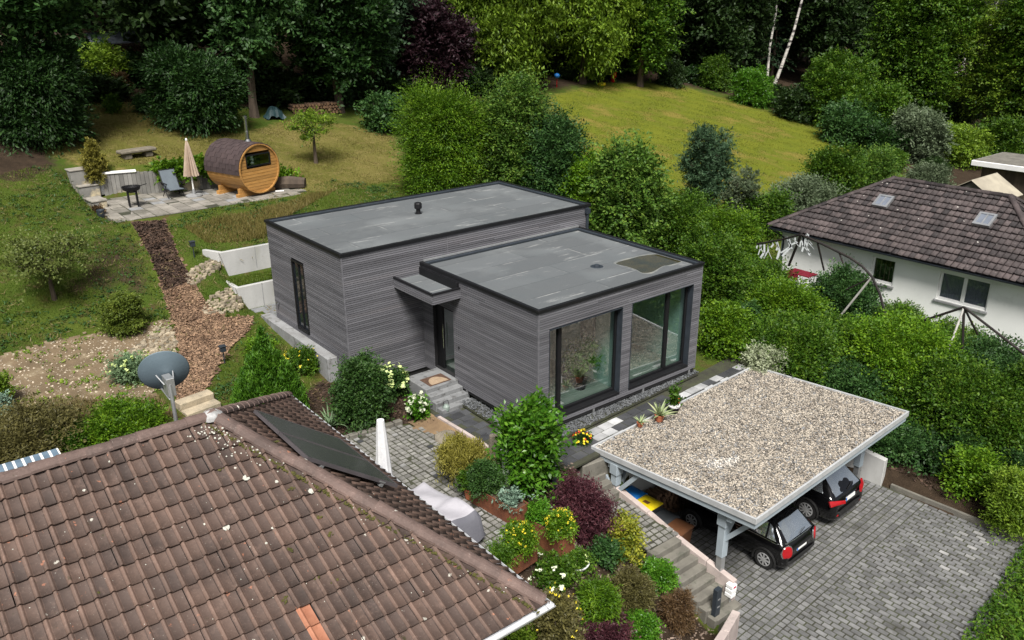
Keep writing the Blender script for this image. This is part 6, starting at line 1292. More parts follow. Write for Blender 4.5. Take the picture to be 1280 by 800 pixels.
# barrel sauna
ba = thing('barrel_sauna', 'honey coloured wooden barrel sauna with dark window and shingle roof', 'sauna', (.50, 18.45, Z_TERR), None, math.radians(16)); R_ = 1.02; zc_ = 1.12; Ls = 2.25
m = MB(); nst = 40
for i in range(nst):                                            # staves
    a0, a1 = 2*PI*i/nst, 2*PI*(i+.965)/nst
    v = [(r*math.cos(a), y, zc_+r*math.sin(a)) for y in (0, Ls) for r in (R_, R_-.05) for a in (a0, a1)]
    m.add(v, [(0, 1, 5, 4), (2, 6, 7, 3), (0, 4, 6, 2), (1, 3, 7, 5), (0, 2, 3, 1), (4, 5, 7, 6)])
m.build('staves', M['pine'], ba, world=False)
m = MB(); wy0, wy1, wx = zc_+.12, zc_+.62, .62                    # front boards, window cut out
nb = 15
for i in range(nb):
    z0 = zc_-R_+.05+(2*R_-.1)*i/nb; z1 = z0+(2*R_-.1)/nb-.014; 
    def half(z): return math.sqrt(max(.02, (R_-.05)**2-(z-zc_)**2))
    pieces = [(-1, 1)]
    if z1 > wy0 and z0 < wy1: pieces = [(-1, 'l'), ('r', 1)]
    for a, b in pieces:
        xa0 = -half(z0) if a == -1 else wx; xa1 = -half(z1) if a == -1 else wx; xb0 = half(z0) if b == 1 else -wx; xb1 = half(z1) if b == 1 else -wx
        m.add([(xa0, .06, z0), (xb0, .06, z0), (xb0, .11, z0), (xa0, .11, z0), (xa1, .06, z1), (xb1, .06, z1), (xb1, .11, z1), (xa1, .11, z1)], [(3, 2, 1, 0), (4, 5, 6, 7), (0, 1, 5, 4), (1, 2, 6, 5), (2, 3, 7, 6), (3, 0, 4, 7)])
m.build('front_boards', M['pine'], ba, world=False)
MB().lathe((0, Ls-.1, zc_), [(R_-.06, 0), (R_-.06, .04)], 32, axis=(0, 1, 0)).build('back_wall', M['pine'], ba, world=False)
f = MB().box((-wx, .04, wy0), (-wx+.05, .10, wy1)).box((wx-.05, .04, wy0), (wx, .10, wy1)).box((-wx+.05, .04, wy1-.05), (wx-.05, .10, wy1)).box((-wx+.05, .04, wy0), (wx-.05, .10, wy0+.05)).build('window', M['black_metal'], ba, world=False)
MB().box((-wx+.05, .06, wy0+.05), (wx-.05, .07, wy1-.05)).build('pane', M['glass'], f, world=False)
m = MB(); ns_ = 17; rows = 11                                     # shingles over the upper half
for i in range(ns_):
    a0 = math.radians(-8)+(PI+math.radians(16))*i/ns_; a1 = math.radians(-8)+(PI+math.radians(16))*(i+.99)/ns_
    for j in range(rows):
        y0 = .04+(Ls+.02)*j/rows; y1 = y0+(Ls+.02)/rows-.012; o_ = .012+.012*((i+j) % 2)
        v = [(r*math.cos(a), y, zc_+r*math.sin(a)) for y in (y0, y1) for r in (R_+.028+o_, R_+.004) for a in (a0, a1)]
        m.add(v, [(0, 1, 5, 4), (2, 6, 7, 3), (0, 4, 6, 2), (1, 3, 7, 5), (0, 2, 3, 1), (4, 5, 7, 6)])
m.build('shingle_roof', M['shingle'], ba, world=False)
m = MB()
for y in (.45, 1.75): m.box((-.95, y-.09, .0), (.95, y+.09, .14)); m.box((-.85, y-.07, .14), (-.35, y+.07, .36)); m.box((.35, y-.07, .14), (.85, y+.07, .36))
m.build('cradle', M['pine'], ba, world=False)
MB().lathe((.12, .75, zc_+R_), [(.17, -.06), (.15, .06), (.09, .12), (.085, .45), (.075, .46), (.075, .95), (.11, .955), (.11, 1.06), (.05, 1.08)], 16).build('chimney', M['steel'], ba, world=False, smooth=False)
for (x, y, z) in ((-.06, .4, zc_+.35),): 
    MB().lathe((x, y, z-.2), [(.05, 0), (.09, .06), (.04, .12), (.09, .2), (.04, .27), (.08, .34), (.02, .4)], 12).build('hanging_lamp', M['white'], ba, world=False)
MB().box((.2, 1.0, zc_-.2), (.8, 1.5, zc_+.3)).build('heater', M['anthracite'], ba, world=False)
MB().tube([(.62, -.05, .06), (.9, -.25, .05)], .03).build('drain_pipe', M['white'], ba, world=False)
# terrace furniture
um = thing('parasol', 'closed beige parasol on a round base on the terrace', 'parasol', at_z(243, 245, Z_TERR)); uz = 2.30
M['beige_cloth'] = mat('beige_cloth', (.44, .345, .265), (.36, .275, .21), 3, .9, .2, 30)
def folded(mb, zb, zt, rb, rt, n=24, fold=.22, m_=0):
    vs = []; K = 9
    for k in range(K+1):
        t = k/K; r = rb*(1-t)**.8+rt
        for j in range(n): rr = r*(1+fold*(1 if j % 2 else -1)*(1-t*.6)); vs.append((rr*math.cos(2*PI*j/n), rr*math.sin(2*PI*j/n), zb+(zt-zb)*t+(0.04*(j % 4 == 0) if k == 0 else 0)))
    mb.add(vs, [(k*n+j, k*n+(j+1) % n, (k+1)*n+(j+1) % n, (k+1)*n+j) for k in range(K) for j in range(n)]+[tuple(K*n+j for j in range(n)), tuple(reversed(range(n)))], m_); return mb
folded(MB(), .85, uz, .21, .035, 28, .3).build('canopy', M['beige_cloth'], um, world=False)
MB().tube([(0, 0, .03), (0, 0, uz+.06)], .03).lathe((0, 0, uz+.02), [(.05, 0), (.04, .06), (.01, .09)], 10).build('pole', M['white'], um, world=False)
MB().lathe((0, 0, 0), [(.34, 0), (.34, .05), (.3, .07), (.06, .09), (.05, .3)], 20).build('base', M['concrete_grey'], um, world=False)
lc = thing('lounge_chair', 'grey reclining garden chair against the ivy wall', 'chair', G(217, 246), None, .05); M['grey_cloth'] = mat('grey_cloth', (.12, .145, .165), (.1, .12, .14), 3, .85)
S_ = MB(); S_.add([(-.3, -.5, .40), (.3, -.5, .40), (.3, .02, .36), (-.3, .02, .36), (.3, .38, 1.08), (-.3, .38, 1.08)], [(0, 1, 2, 3), (3, 2, 4, 5)]); o = S_.build('sling', M['grey_cloth'], lc, world=False); sd_ = o.modifiers.new('solid', 'SOLIDIFY'); sd_.thickness = .025
fr = MB()
for s in (-1, 1): fr.tube([(s*.32, -.52, .41), (s*.32, .02, .37), (s*.32, .4, 1.10)], .02).tube([(s*.33, -.45, 0), (s*.33, .3, .60), (s*.33, -.32, .60), (s*.33, .28, 0)], .018)
fr.tube([(-.32, .4, 1.10), (.32, .4, 1.10)], .02).build('frame', M['black_metal'], lc, world=False)
MB().box((-.36, -.35, .605), (-.30, .28, .63)).box((.30, -.35, .605), (.36, .28, .63)).build('armrest', M['black_metal'], lc, world=False)
gr = thing('charcoal_grill', 'round black charcoal grill on four dark legs on the terrace', 'grill', G(168, 259)); z_ = .62
MB().lathe((0, 0, z_), [(.12, -.02), (.32, .10), (.36, .22), (.345, .22), (.3, .11), (.05, .02)], 24).build('bowl', M['black_metal'], gr, world=False)
m = MB()
for k in range(9): m.tube([(-.33+.082*k, -math.sqrt(max(.0, .115-(-.33+.082*k)**2)), z_+.225), (-.33+.082*k, math.sqrt(max(.0, .115-(-.33+.082*k)**2)), z_+.225)], .008, 5)
m.tube([(.34, 0, z_+.2), (.62, .05, z_+.24)], .018).build('grate', M['rubber'], gr, world=False)
for a in range(4): MB().box((.22*math.cos(a*PI/2+.6)-.03, .22*math.sin(a*PI/2+.6)-.03, 0), (.22*math.cos(a*PI/2+.6)+.03, .22*math.sin(a*PI/2+.6)+.03, z_+.1)).build('leg', M['black_metal'], gr, world=False)
p = G(172, 196); lb_ = thing('stone_bench', 'flat sandstone slab lying on two stones on the dry lawn', 'bench', p, None, .2); MB().box((-.8, -.3, .2), (.8, .3, .36)).build('slab', M['rock'], lb_, world=False, bevel=.05); MB().box((-.65, -.22, -.05), (-.3, .22, .2)).box((.3, -.22, -.05), (.65, .22, .2)).each('foot', M['rock'], lb_, 6, world=False, bevel=.05)
p = G(362, 236); lo = thing('tree_log', 'dark old log lying on the bank right of the sauna', 'log', p, None, -.6); MB().tube([(-.7, 0, .25), (0, .03, .27), (.7, 0, .24)], [.26, .3, .24], 9).build('log', M['trunk'], lo, world=False)
# woodshed, log heaps and tarpaulins at the wood edge
M['tarp'] = mat('pale_tarp', (.07, .08, .095), (.04, .05, .06), 2, .6, .3, 12); M['tarp_green'] = mat('green_tarp', (.02, .05, .055), (.012, .035, .04), 2, .55, .3, 12); M['tarp_blue'] = mat('blue_tarp', (.02, .14, .45), rough=.5)
p = G(178, 92); wd = thing('woodshed', 'open woodshed full of split logs under a grey sheet roof', 'shed', p, None, -.08)
MB().add([(-2.6, -1.0, 1.75), (2.4, -1.0, 1.8), (2.5, .9, 2.35), (-2.6, .9, 2.3), (-2.6, -1.0, 1.80), (2.4, -1.0, 1.85), (2.5, .9, 2.4), (-2.6, .9, 2.35)], [(3, 2, 1, 0), (4, 5, 6, 7), (0, 1, 5, 4), (1, 2, 6, 5), (2, 3, 7, 6), (3, 0, 4, 7)]).build('roof', M['tarp'], wd, world=False)
for (x, y) in ((-2.4, -.9), (2.2, -.9), (-2.4, .7), (2.2, .7)): MB().box((x-.06, y-.06, -.3), (x+.06, y+.06, 1.78 if y < 0 else 2.25)).build('post', M['trunk'], wd, world=False)
logpile('log_stack', 'stack of split logs inside the woodshed', (p[0], p[1], p[2]), 22, 9, .9, .10, -.08)
p = G(385, 146); logpile('log_heap', 'heap of pale cut logs behind the sauna lawn', (p[0]+.9, p[1]+.8, p[2]), 16, 4, .8, .09, -.1)
p = G(343, 148); tp_ = thing('tarpaulin', 'dark green tarpaulin over a log heap under the oak', 'tarpaulin', p, None, -.1); vs = []
for i in range(9):
    for j in range(6): vs.append((-.55+1.1*i/8, -.4+.8*j/5, 0.6*math.exp(-((i-4)/3.4)**4)*math.exp(-((j-2.5)/2.2)**4)+rnd.gauss(0, .05)))
npmesh('cloth', np.array(vs), [(i*6+j, (i+1)*6+j, (i+1)*6+j+1, i*6+j+1) for i in range(8) for j in range(5)], M['tarp_green'], tp_, world=False)
p = G(370, 122); tp_ = thing('tarpaulin', 'small bright blue tarpaulin at the foot of the wood', 'tarpaulin', p, None, 0); vs = []
for i in range(7):
    for j in range(5): vs.append((-.55+1.1*i/6, -.4+.8*j/4, 1.15+.25*math.exp(-((i-3)/2.4)**4)+rnd.gauss(0, .04)))
npmesh('cloth', np.array(vs), [(i*5+j, (i+1)*5+j, (i+1)*5+j+1, i*5+j+1) for i in range(6) for j in range(4)], M['tarp_blue'], tp_, world=False)
MB().box((-.45, -.3, -.2), (.45, .3, 1.16)).build('pile', M['log_bark'], tp_, world=False, bevel=.1)
# playthings at the upper meadow edge
for (px, py, mm, lab, k) in ((696, 109, M['bin_blue'], 'small blue and white toy on a stick at the meadow top', 0), (752, 107, M['bin_yellow'], 'small yellow toy lying at the meadow top edge', 1), (766, 103, M['taillight'], 'small red toy standing at the meadow top edge', 2)):
    p = G(px, py); t = thing('garden_toy', lab, 'toy', p)
    if k == 0: MB().tube([(0, 0, 0), (0, 0, .7)], .03).build('stick', M['taillight'], t, world=False); MB().lathe((0, 0, .65), [(.02, 0), (.2, .12), (.24, .25), (.15, .38), (.02, .42)], 12).build('ball', mm, t, world=False)
    elif k == 1: MB().lathe((0, 0, 0), [(.3, 0), (.36, .1), (.3, .22), (.1, .26)], 12).build('disc', mm, t, world=False)
    else: MB().box((-.14, -.14, 0), (.14, .14, .75)).box((.14, -.1, .4), (.36, .1, .85)).build('frame', mm, t, world=False, bevel=.05)
# ------------------------------------------------------------------ patio things
def lampost(label, px, py, h, m_, z=None):
    p = G(px, py) if z is None else at_z(px, py, z); t = thing('bollard_light', label, 'bollard', p); MB().box((-.09, -.06, .04), (.09, .06, h)).build('post', m_, t, world=False, bevel=.008)
    MB().box((-.14, -.11, -.02), (.14, .11, .04)).build('foot', m_, t, world=False); f_ = MB()
    for zz in (h*.72, h*.5): f_.box((.0915, -.035, zz-.02), (.0965, .035, zz+.02)).box((-.045, -.0665, zz-.02), (.045, -.0615, zz+.02))
    f_.build('socket_cover', M['alu'], t, world=False); return t
lampost('dark blue power bollard at the foot of the garden stairs', 893, 778, .98, M['anthracite'])
lampost('dark power bollard between the laurel tree and the stepping stones', 692, 607, .85, M['anthracite'])
for (px, py, lab) in ((243, 322, 'small dark path light on a stake above the upper stones'), (281, 455, 'small dark path light beside the mulch below the lower wall')):
    p = G(px, py); t = thing('path_light', lab, 'garden light', p); MB().tube([(0, 0, -.1), (0, 0, .42)], .02).build('stake', M['anthracite'], t, world=False); MB().box((-.08, -.08, .42), (.08, .08, .58)).box((-.1, -.1, .58), (.1, .1, .61)).build('lantern', M['anthracite'], t, world=False, bevel=.01)
wp = at_z(483, 632, Z_PATIO); uw = thing('parasol', 'closed white parasol in its cover on the cobbled patio', 'parasol', wp); M['white_cloth'] = mat('white_cloth', (.72, .72, .73), (.6, .6, .62), 4, .9, .25, 20)
folded(MB(), .55, 2.28, .12, .085, 20, .05).build('cover', M['white_cloth'], uw, world=False); MB().tube([(0, 0, 0), (0, 0, 2.2)], .03).build('pole', M['alu'], uw, world=False); MB().lathe((0, 0, 0), [(.3, 0), (.3, .06), (.05, .09)], 16).build('base', M['concrete_grey'], uw, world=False)
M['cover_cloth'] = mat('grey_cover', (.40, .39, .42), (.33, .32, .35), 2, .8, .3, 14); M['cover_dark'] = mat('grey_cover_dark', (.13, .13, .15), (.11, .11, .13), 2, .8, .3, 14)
tc = thing('covered_table', 'garden table under a pale grey lilac cover on the patio', 'table', (-4.45, -1.6, Z_PATIO), None, math.radians(4)); vs = []; nx_, ny_ = 16, 24; hx, hy = .62, 1.12
for i in range(nx_+1):
    for j in range(ny_+1):
        u, v = 2*i/nx_-1, 2*j/ny_-1; ru, rv = max(0, abs(u)-.8)/.2, max(0, abs(v)-.86)/.14; dr = max(ru, rv); zz = .78+.06*math.cos(2.4*v+1)+.03*math.sin(5*u+4*v)-.06*(1-(u*.5)**2)*(v > -.2)
        k = .985 if dr == 0 else .985+.03*dr; wob = .02*math.sin(9*u*hx+12*v*hy)*dr; vs.append((u*hx*k+wob*np.sign(u), v*hy*k+wob*np.sign(v), zz-dr**1.6*.60))
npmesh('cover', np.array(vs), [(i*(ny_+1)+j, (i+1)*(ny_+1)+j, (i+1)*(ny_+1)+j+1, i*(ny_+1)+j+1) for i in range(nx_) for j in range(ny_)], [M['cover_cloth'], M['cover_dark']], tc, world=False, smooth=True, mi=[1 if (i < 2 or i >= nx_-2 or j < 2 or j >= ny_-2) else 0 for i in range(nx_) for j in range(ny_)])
for sx in (-1, 1):
    for sy in (-1, 1): MB().box((sx*.5-.03, sy*.95-.03, 0), (sx*.5+.03, sy*.95+.03, .3)).build('leg', M['alu'], tc, world=False)
def planter(label, px, py, w_, d_, h_, rz, z=None):
    p = G(px, py); t = thing('planter_box', label, 'planter', p, None, rz); m = MB(); T = .02
    m.box((-w_/2, -d_/2, 0), (w_/2, -d_/2+T, h_)).box((-w_/2, d_/2-T, 0), (w_/2, d_/2, h_)).box((-w_/2, -d_/2+T, 0), (-w_/2+T, d_/2-T, h_)).box((w_/2-T, -d_/2+T, 0), (w_/2, d_/2-T, h_)); m.build('box', M['corten'], t, world=False, bevel=.006)
    MB().box((-w_/2+T, -d_/2+T, .02), (w_/2-T, d_/2-T, h_-.06)).build('soil', M['bark'], t, world=False); return t, p
rz_ = -PI/2+.12
def inbox(name, label, cat, t, p, lx, ly, z, r, h, m_, s, rz, **kw):
    x = p[0]+lx*math.cos(rz)-ly*math.sin(rz); y = p[1]+lx*math.sin(rz)+ly*math.cos(rz); return shrub(name, label, cat, (x, y, p[2]+z, r, h), m_, s, stems=False, **kw)
t, p = planter('rusty steel planter with a box ball and a grey succulent', 624, 640, 1.5, .42, .5, rz_)
inbox('box_ball', 'clipped dark green box ball in the rusty planter', 'bush', t, p, -.45, .0, .42, .46, .80, L['box'], .06, rz_, cover=3.6, k=8, f=.3, jag=.05)
inbox('succulent', 'grey-green succulent at the near end of the rusty planter', 'plant', t, p, .42, 0, .42, .28, .30, L['succ'], .09, rz_, cover=2.0)
t, p = planter('tall rusty steel planter with a yellow flowering bush beside the red maple', 688, 684, 1.1, .40, .62, rz_)
inbox('flowering_bush', 'yellow flowering bush in the planter beside the red maple', 'bush', t, p, .28, 0, .55, .36, .62, L['bright'], .06, rz_, flowers=(L['yell_fl'], 60, .03))
inbox('flowering_bush', 'green bush without many flowers at the far end of the maple planter', 'bush', t, p, -.4, 0, .5, .26, .6, L['laurel'], .07, rz_)
t, p = planter('low rusty steel planter in front of the roof edge with two bushes', 643, 709, 1.0, .42, .45, rz_+PI/2)
inbox('flowering_bush', 'yellow flowering bush in the planter nearest the roof edge', 'bush', t, p, .18, .0, .38, .38, .66, L['bright'], .06, rz_+PI/2, flowers=(L['yell_fl'], 60, .03))
inbox('lavender', 'spiky green lavender cushion in the planter nearest the roof edge', 'plant', t, p, -.42, .0, .36, .32, .42, L['hedge'], .07, rz_+PI/2, out_t=.7, asp=.25, cover=2.6)
p = at_z(577, 603, Z_PATIO); t = thing('potted_cypress', 'golden threadleaf cypress in a white pot on the patio', 'plant', p); MB().lathe((0, 0, 0), [(.16, 0), (.21, .42), (.19, .42), (.1, .38)], 18).build('pot', M['white'], t, world=False)
leafobj('foliage', foliage(lumps(.52, .7, 7), .10, .22, 3.2, .09, 20, .2, (0, 0, -1), .55, .0, .15) and [v+np.array([0, 0, .40], dtype=float) for v in foliage(lumps(.52, .72, 7), .10, .22, 3.2, .09, 20, .2, (0, 0, -1), .55, -1, .15)], L['gold'], t)
p = at_z(588, 622, Z_PATIO); t = thing('flower_pot', 'small terracotta pot in front of the box ball', 'pot', p); MB().lathe((0, 0, 0), [(.12, 0), (.16, .26), (.18, .26), (.18, .31), (.155, .31), (.1, .27)], 16).build('pot', M['terracotta'], t, world=False); leafobj('plant', [v+np.array([0, 0, .25]) for v in foliage(lumps(.26, .5, 5), .08, .4, 2.2, .06, 16, zmin=-1)], L['hedge'], t)
p = G(634, 612); t = thing('cactus', 'single upright woolly column cactus beside the laurel tree', 'cactus', p); MB().lathe((0, 0, 0), [(.11, 0), (.125, .3), (.13, .8), (.115, .98), (.07, 1.08), (.02, 1.11)], 14).build('column', mat('cactus_skin', (.22, .30, .20), (.32, .38, .3), 12, .8, .5, 60), t, world=False, smooth=True)
p = G(618, 572); t = thing('standing_stone', 'upright weathered stone slab at the path edge', 'stone', p); MB().add([(-.2, -.08, -.1), (.2, -.08, -.1), (.18, .08, -.1), (-.2, .08, -.1), (-.15, -.06, .72), (.12, -.07, .66), (.11, .06, .68), (-.14, .05, .75)], [(3, 2, 1, 0), (4, 5, 6, 7), (0, 1, 5, 4), (1, 2, 6, 5), (2, 3, 7, 6), (3, 0, 4, 7)]).build('stone', M['rock'], t, world=False, bevel=.04)
p = G(556, 548); t = thing('boulder', 'rounded brown boulder in the sandy bed', 'stone', p); m = MB(); m.lathe((0, 0, -.08), [(.24, 0), (.28, .08), (.22, .19), (.1, .25), (.02, .26)], 11); m.v = [(x*1.3+rnd.gauss(0, .03), y+rnd.gauss(0, .03), z+rnd.gauss(0, .02)) for x, y, z in m.v]; m.build('stone', M['rock'], t, world=False, bevel=.03)
for i, (px, py, lab) in enumerate(((705, 690, 'pale rough stones edging the bed below the maple planter'), (722, 668, 'pale stones beside the red maple foot'))):
    stonebank('edge_stones', lab, [(px-16, py+6), (px-2, py-8), (px+16, py-3), (px+12, py+8)], 9, .14, .24)
def spiky(name, label, cat, xyz, n, ln, m_, wd=.08, pot=None, droop=.5):
    t = thing(name, label, cat, xyz); z0 = 0
    if pot: mm, pr, ph = pot; MB().lathe((0, 0, 0), [(pr*.75, 0), (pr, ph*.85), (pr*1.1, ph*.86), (pr*1.1, ph), (pr*.9, ph), (pr*.6, ph*.85)], 16).build('pot', mm, t, world=False); z0 = ph*.85
    V = []; F = []
    for i in range(n):
        a = 2*PI*i*.618+rnd.random()*.3; el = rnd.uniform(.35, 1.3); l_ = ln*rnd.uniform(.75, 1.1); d = np.array([math.cos(a)*math.cos(el), math.sin(a)*math.cos(el), math.sin(el)]); b = np.array([-math.sin(a), math.cos(a), 0]); k = len(V)
        for j in range(6):
            u = j/5; c = d*l_*u+np.array([0, 0, z0-droop*l_*u**2.4*math.cos(el)]); w2 = wd*(1-u**2.2)*(.6+.8*u*(1-u))*.5+.002; V += [tuple(c-b*w2), tuple(c+np.array([0, 0, -w2*.5])), tuple(c+b*w2)]
        for j in range(5):
            for e_ in (0, 1): F.append((k+3*j+e_, k+3*j+e_+1, k+3*j+e_+4, k+3*j+e_+3))
    npmesh('leaves', np.array(V), np.array(F, np.int32), m_, t, world=False); return t
spiky('lily_plant', 'strappy grey-green leaved plant at the near house bed', 'plant', G(412, 535), 36, .85, L['yucca'], .07)
zc1 = croof(HY-.2)+.02
def onroof(px, py): return at_z(px, py, zc1-.01)
spiky('agave', 'large striped agave in a terracotta pot on the pebble roof edge', 'plant', onroof(824, 526), 18, .55, L['agave'], .10, (M['terracotta'], .13, .2), .2)
spiky('agave', 'small agave in a terracotta pot, left of the large one', 'plant', onroof(800, 533), 12, .3, L['agave'], .06, (M['terracotta'], .09, .13), .2)
p = onroof(842, 515); t = thing('potted_cactus', 'leafy green cactus in a black pot with white rim on the pebble roof edge', 'plant', p); MB().lathe((0, 0, 0), [(.13, 0), (.17, .22), (.14, .22), (.1, .2)], 16).build('pot', M['black_metal'], t, world=False); MB().lathe((0, 0, .19), [(.172, 0), (.18, .045), (.15, .045)], 16).build('rim', M['white'], t, world=False)
leafobj('plant', [v+np.array([0, 0, .2]) for v in foliage([(0, 0, .2, .14, .14, .25), (-.12, 0, .35, .1, .1, .2), (.1, .05, .45, .1, .1, .2)], .16, .35, 1.3, .06, 8, .2, (0, 0, 1), .6, -1)], L['hedge'], t); leafobj('blossom', [leafdata(np.array([[.14, -.05, .32], [.17, 0, .36], [.12, -.08, .30]]), sphere_dirs(3)+[0, -.5, .5], .09, .8)], L['red_fl'], t)
p = G(727, 567); t = thing('flower_pot', 'grey pot of yellow and red flowers on the low wall corner', 'pot', (p[0], p[1], p[2])); MB().lathe((0, 0, -.05), [(.15, 0), (.19, .26), (.21, .27), (.17, .27), (.1, .23)], 18).build('pot', M['anthracite'], t, world=False)
lbp = lumps(.27, .34, 6); leafobj('plant', [v+np.array([0, 0, .2]) for v in foliage(lbp, .06, .5, 2.6, .05, 16, zmin=-1)], L['box'], t)
for mm, nn_ in ((L['yell_fl'], 22), (L['red_fl'], 12)):
    d = sphere_dirs(nn_); d[:, 2] = np.abs(d[:, 2])+.2; P = d*.27+np.array([0, 0, .38]); pp = np.repeat(P, 5, 0)+RNG.normal(0, .012, (nn_*5, 3)); leafobj('blossom', [leafdata(pp, np.repeat(d, 5, 0)+RNG.normal(0, .3, pp.shape), .055, .9)], mm, t)
p = G(720, 712); t = thing('bowl', 'white bowl with a yellow-green perennial beside the rose bush', 'bowl', p); MB().lathe((0, 0, 0), [(.16, 0), (.27, .14), (.3, .2), (.27, .2), (.15, .1)], 20).build('bowl', M['white'], t, world=False)
lp = at_z(555, 507, -.28); t = thing('lantern', 'small glass lantern on the lowest entrance step', 'lantern', (-.98, 2.93, -.28)); MB().lathe((0, 0, 0), [(.09, 0), (.11, .06), (.105, .16), (.06, .21), (.04, .22)], 14).build('glass', mat('lantern_glass', (.25, .3, .27), (.18, .22, .2), 4, .1, spec=.8), t, world=False); MB().tube([(-.1, 0, .18), (-.07, 0, .33), (.07, 0, .33), (.1, 0, .18)], .008).build('handle', M['black_metal'], t, world=False)
# stepping slabs and edging next to the path
for (px, py, w_, d_, rz, mm, lab) in ((722, 566, .42, .75, .1, 'concrete', 'long pale slab lying on the slope by the laurel tree'), (735, 575, .4, .5, 0, 'stepbrown', 'brown paving slab right of the long pale slab')):
    p = G(px, py); t = thing('paving_slab', lab, 'slab', p, None, rz); MB().box((-w_/2, -d_/2, -.03), (w_/2, d_/2, .05)).build('slab', M[mm], t, world=False, bevel=.01)
ed = MB()
epts = [(-1.36, 2.75), (-1.32, 1.6), (-1.3, .6), (-1.28, -.1), (-1.2, -.75)]
for i in range(len(epts)-1): ed.beam((*epts[i], Z_PATH-.02), (*epts[i+1], Z_PATH-.02), .1, .14)
ed.build('path_edging', M['wallstone'])['kind'] = 'structure'
cw = thing('block_wall', 'low grey block wall under the flower pot at the carport corner', 'wall', (.6, -1.35, -.9)); MB().prism([(.15, -1.62), (1.1, -1.72), (1.12, -1.5), (.2, -1.38)], -1.4, -.44).build('blocks', M['stepbrown'], cw, bevel=.02)
eb = MB(); e0, e1 = np.array([-5.2, 3.45]), np.array([-2.25, 3.2])
for i in range(11):
    a = e0+(e1-e0)*i/11; b = e0+(e1-e0)*(i+.9)/11; eb.prism([tuple(a), tuple(b), tuple(b+[0, .16]), tuple(a+[0, .16])], Z_PATIO-.1, Z_PATIO+.1+rnd.uniform(-.015, .015))
o = eb.build('patio_edging', M['stepbrown'], bevel=.02); o['kind'] = 'structure'
p = G(252, 512); t = thing('stone_steps', 'two pale sandstone block steps behind the tiled ridge', 'steps', p, None, .15)
for i in range(2): MB().box((-.5, -.2+.35*i, -.2), (.5, .15+.35*i, .12+.18*i)).build('step', M['stone'], t, world=False, bevel=.03)
bx = thing('newspaper_box', 'white stacked letter boxes with a red mark at the end of the low wall', 'box', at_z(911, 757, Z_DRIVE)); M['red'] = mat('red_mark', (.6, .02, .08), rough=.5)
for i, z0 in enumerate((.30, .42, .54)): MB().box((-.09+.01*i, -.10, z0), (.09+.01*i, .10, z0+.10)).build('tray', M['white'], bx, world=False, bevel=.01)
MB().box((-.03, -.104, .57), (.05, -.1005, .62)).build('mark', M['red'], bx, world=False); MB().tube([(0, 0, 0), (0, 0, .4)], .03).build('stand', M['alu'], bx, world=False)
# indoor things behind the big panes
def potplant(label, x, y, z, r, h, m_, s, n=2.0):
    t = thing('house_plant', label, 'plant', (x, y, z)); MB().lathe((0, 0, 0), [(.15, 0), (.2, .34), (.18, .34), (.1, .3)], 16).build('pot', M['black_metal'], t, world=False); MB().tube([(0, 0, .3), (.03, .02, h*.55)], [.03, .02]).build('stem', M['trunk'], t, world=False)
    leafobj('leaves', [v+np.array([0, 0, h*.45]) for v in foliage(lumps(r, h*.6, 6), s, .2, n, .09, 12, .4, zmin=-1, jag=.25)], m_, t)
potplant('bushy house plant in a black pot behind the left big window', 2.45, .95, .13, .5, 1.5, L['hazel'], .17, .8)
potplant('slim house plant in a dark pot at the left edge of the right big window', 3.75, .75, .13, .3, 1.9, L['hazel'], .14, .7)
pf = thing('picture_frame', 'black framed picture on the inner wall seen through the left window', 'picture', (3.19, 1.4, 1.6)); MB().box((3.165, 1.15, 1.35), (3.198, 1.75, 2.2)).build('frame', M['black_metal'], pf); MB().box((3.158, 1.21, 1.41), (3.1645, 1.69, 2.14)).build('print', mat('print', (.45, .3, .25), (.1, .08, .08), 6, .7), pf)
tb = thing('dining_table', 'pale glass-topped table inside behind the left window', 'table', (1.2, 2.6, .13)); MB().box((.6, 2.0, .82), (1.9, 3.2, .85)).build('top', mat('table_top', (.5, .62, .58), rough=.1), tb)
for x, y in ((.7, 2.1), (1.8, 2.1), (.7, 3.1), (1.8, 3.1)): MB().box((x-.03, y-.03, .13), (x+.03, y+.03, .82)).build('leg', M['alu'], tb)
sf = thing('sideboard', 'pale low sideboard inside behind the right window', 'sideboard', (4.6, 2.4, .13)); MB().box((4.0, 2.2, .13), (5.6, 2.75, .85)).build('body', M['interior'], sf, bevel=.02); MB().box((3.98, 2.18, .852), (5.62, 2.77, .88)).build('top', M['floor_in'], sf)
# ------------------------------------------------------------------ the white house at right
wh = thing('white_house', 'white rendered house with a hipped roof of mottled brown tiles', 'house', (20, -1.5, -1)); X0, X1, Y0, Y1 = 16.87, 22.5, -6.0, 4.05; ZE, ZR = 2.0, 4.05; ox = .42
RY1, RY0, RXc = 1.1, -3.25, 19.7
def wwall(mb, holes): 
    cur = Y0
    for (a, b, z0, z1) in holes: mb.box((X0, cur, -2), (X0+.3, a, ZE-.05)); mb.box((X0, a, -2), (X0+.3, b, z0)); mb.box((X0, a, z1), (X0+.3, b, ZE-.05)); cur = b
    mb.box((X0, cur, -2), (X0+.3, Y1, ZE-.05))
W1, W2 = (-.87, .05, .64, 1.63), (-4.26, -2.52, .60, 1.65)
m = MB(); wwall(m, [W2, W1]); m.box((X0+.3, Y0, -2), (X1, Y0+.3, ZE-.05)).box((X0+.3, Y1-.3, -2), (X1, Y1, ZE-.05)).box((X1-.3, Y0+.3, -2), (X1, Y1-.3, ZE-.05)); m.build('wall', M['render'], wh)
MB().box((X0+.35, Y0+.32, -.3), (X1-.35, Y1-.32, -.2)).box((X0+1.6, Y0+.35, -.2), (X0+1.65, Y1-.35, ZE-.1)).build('inner_wall', M['gapdark'], wh)
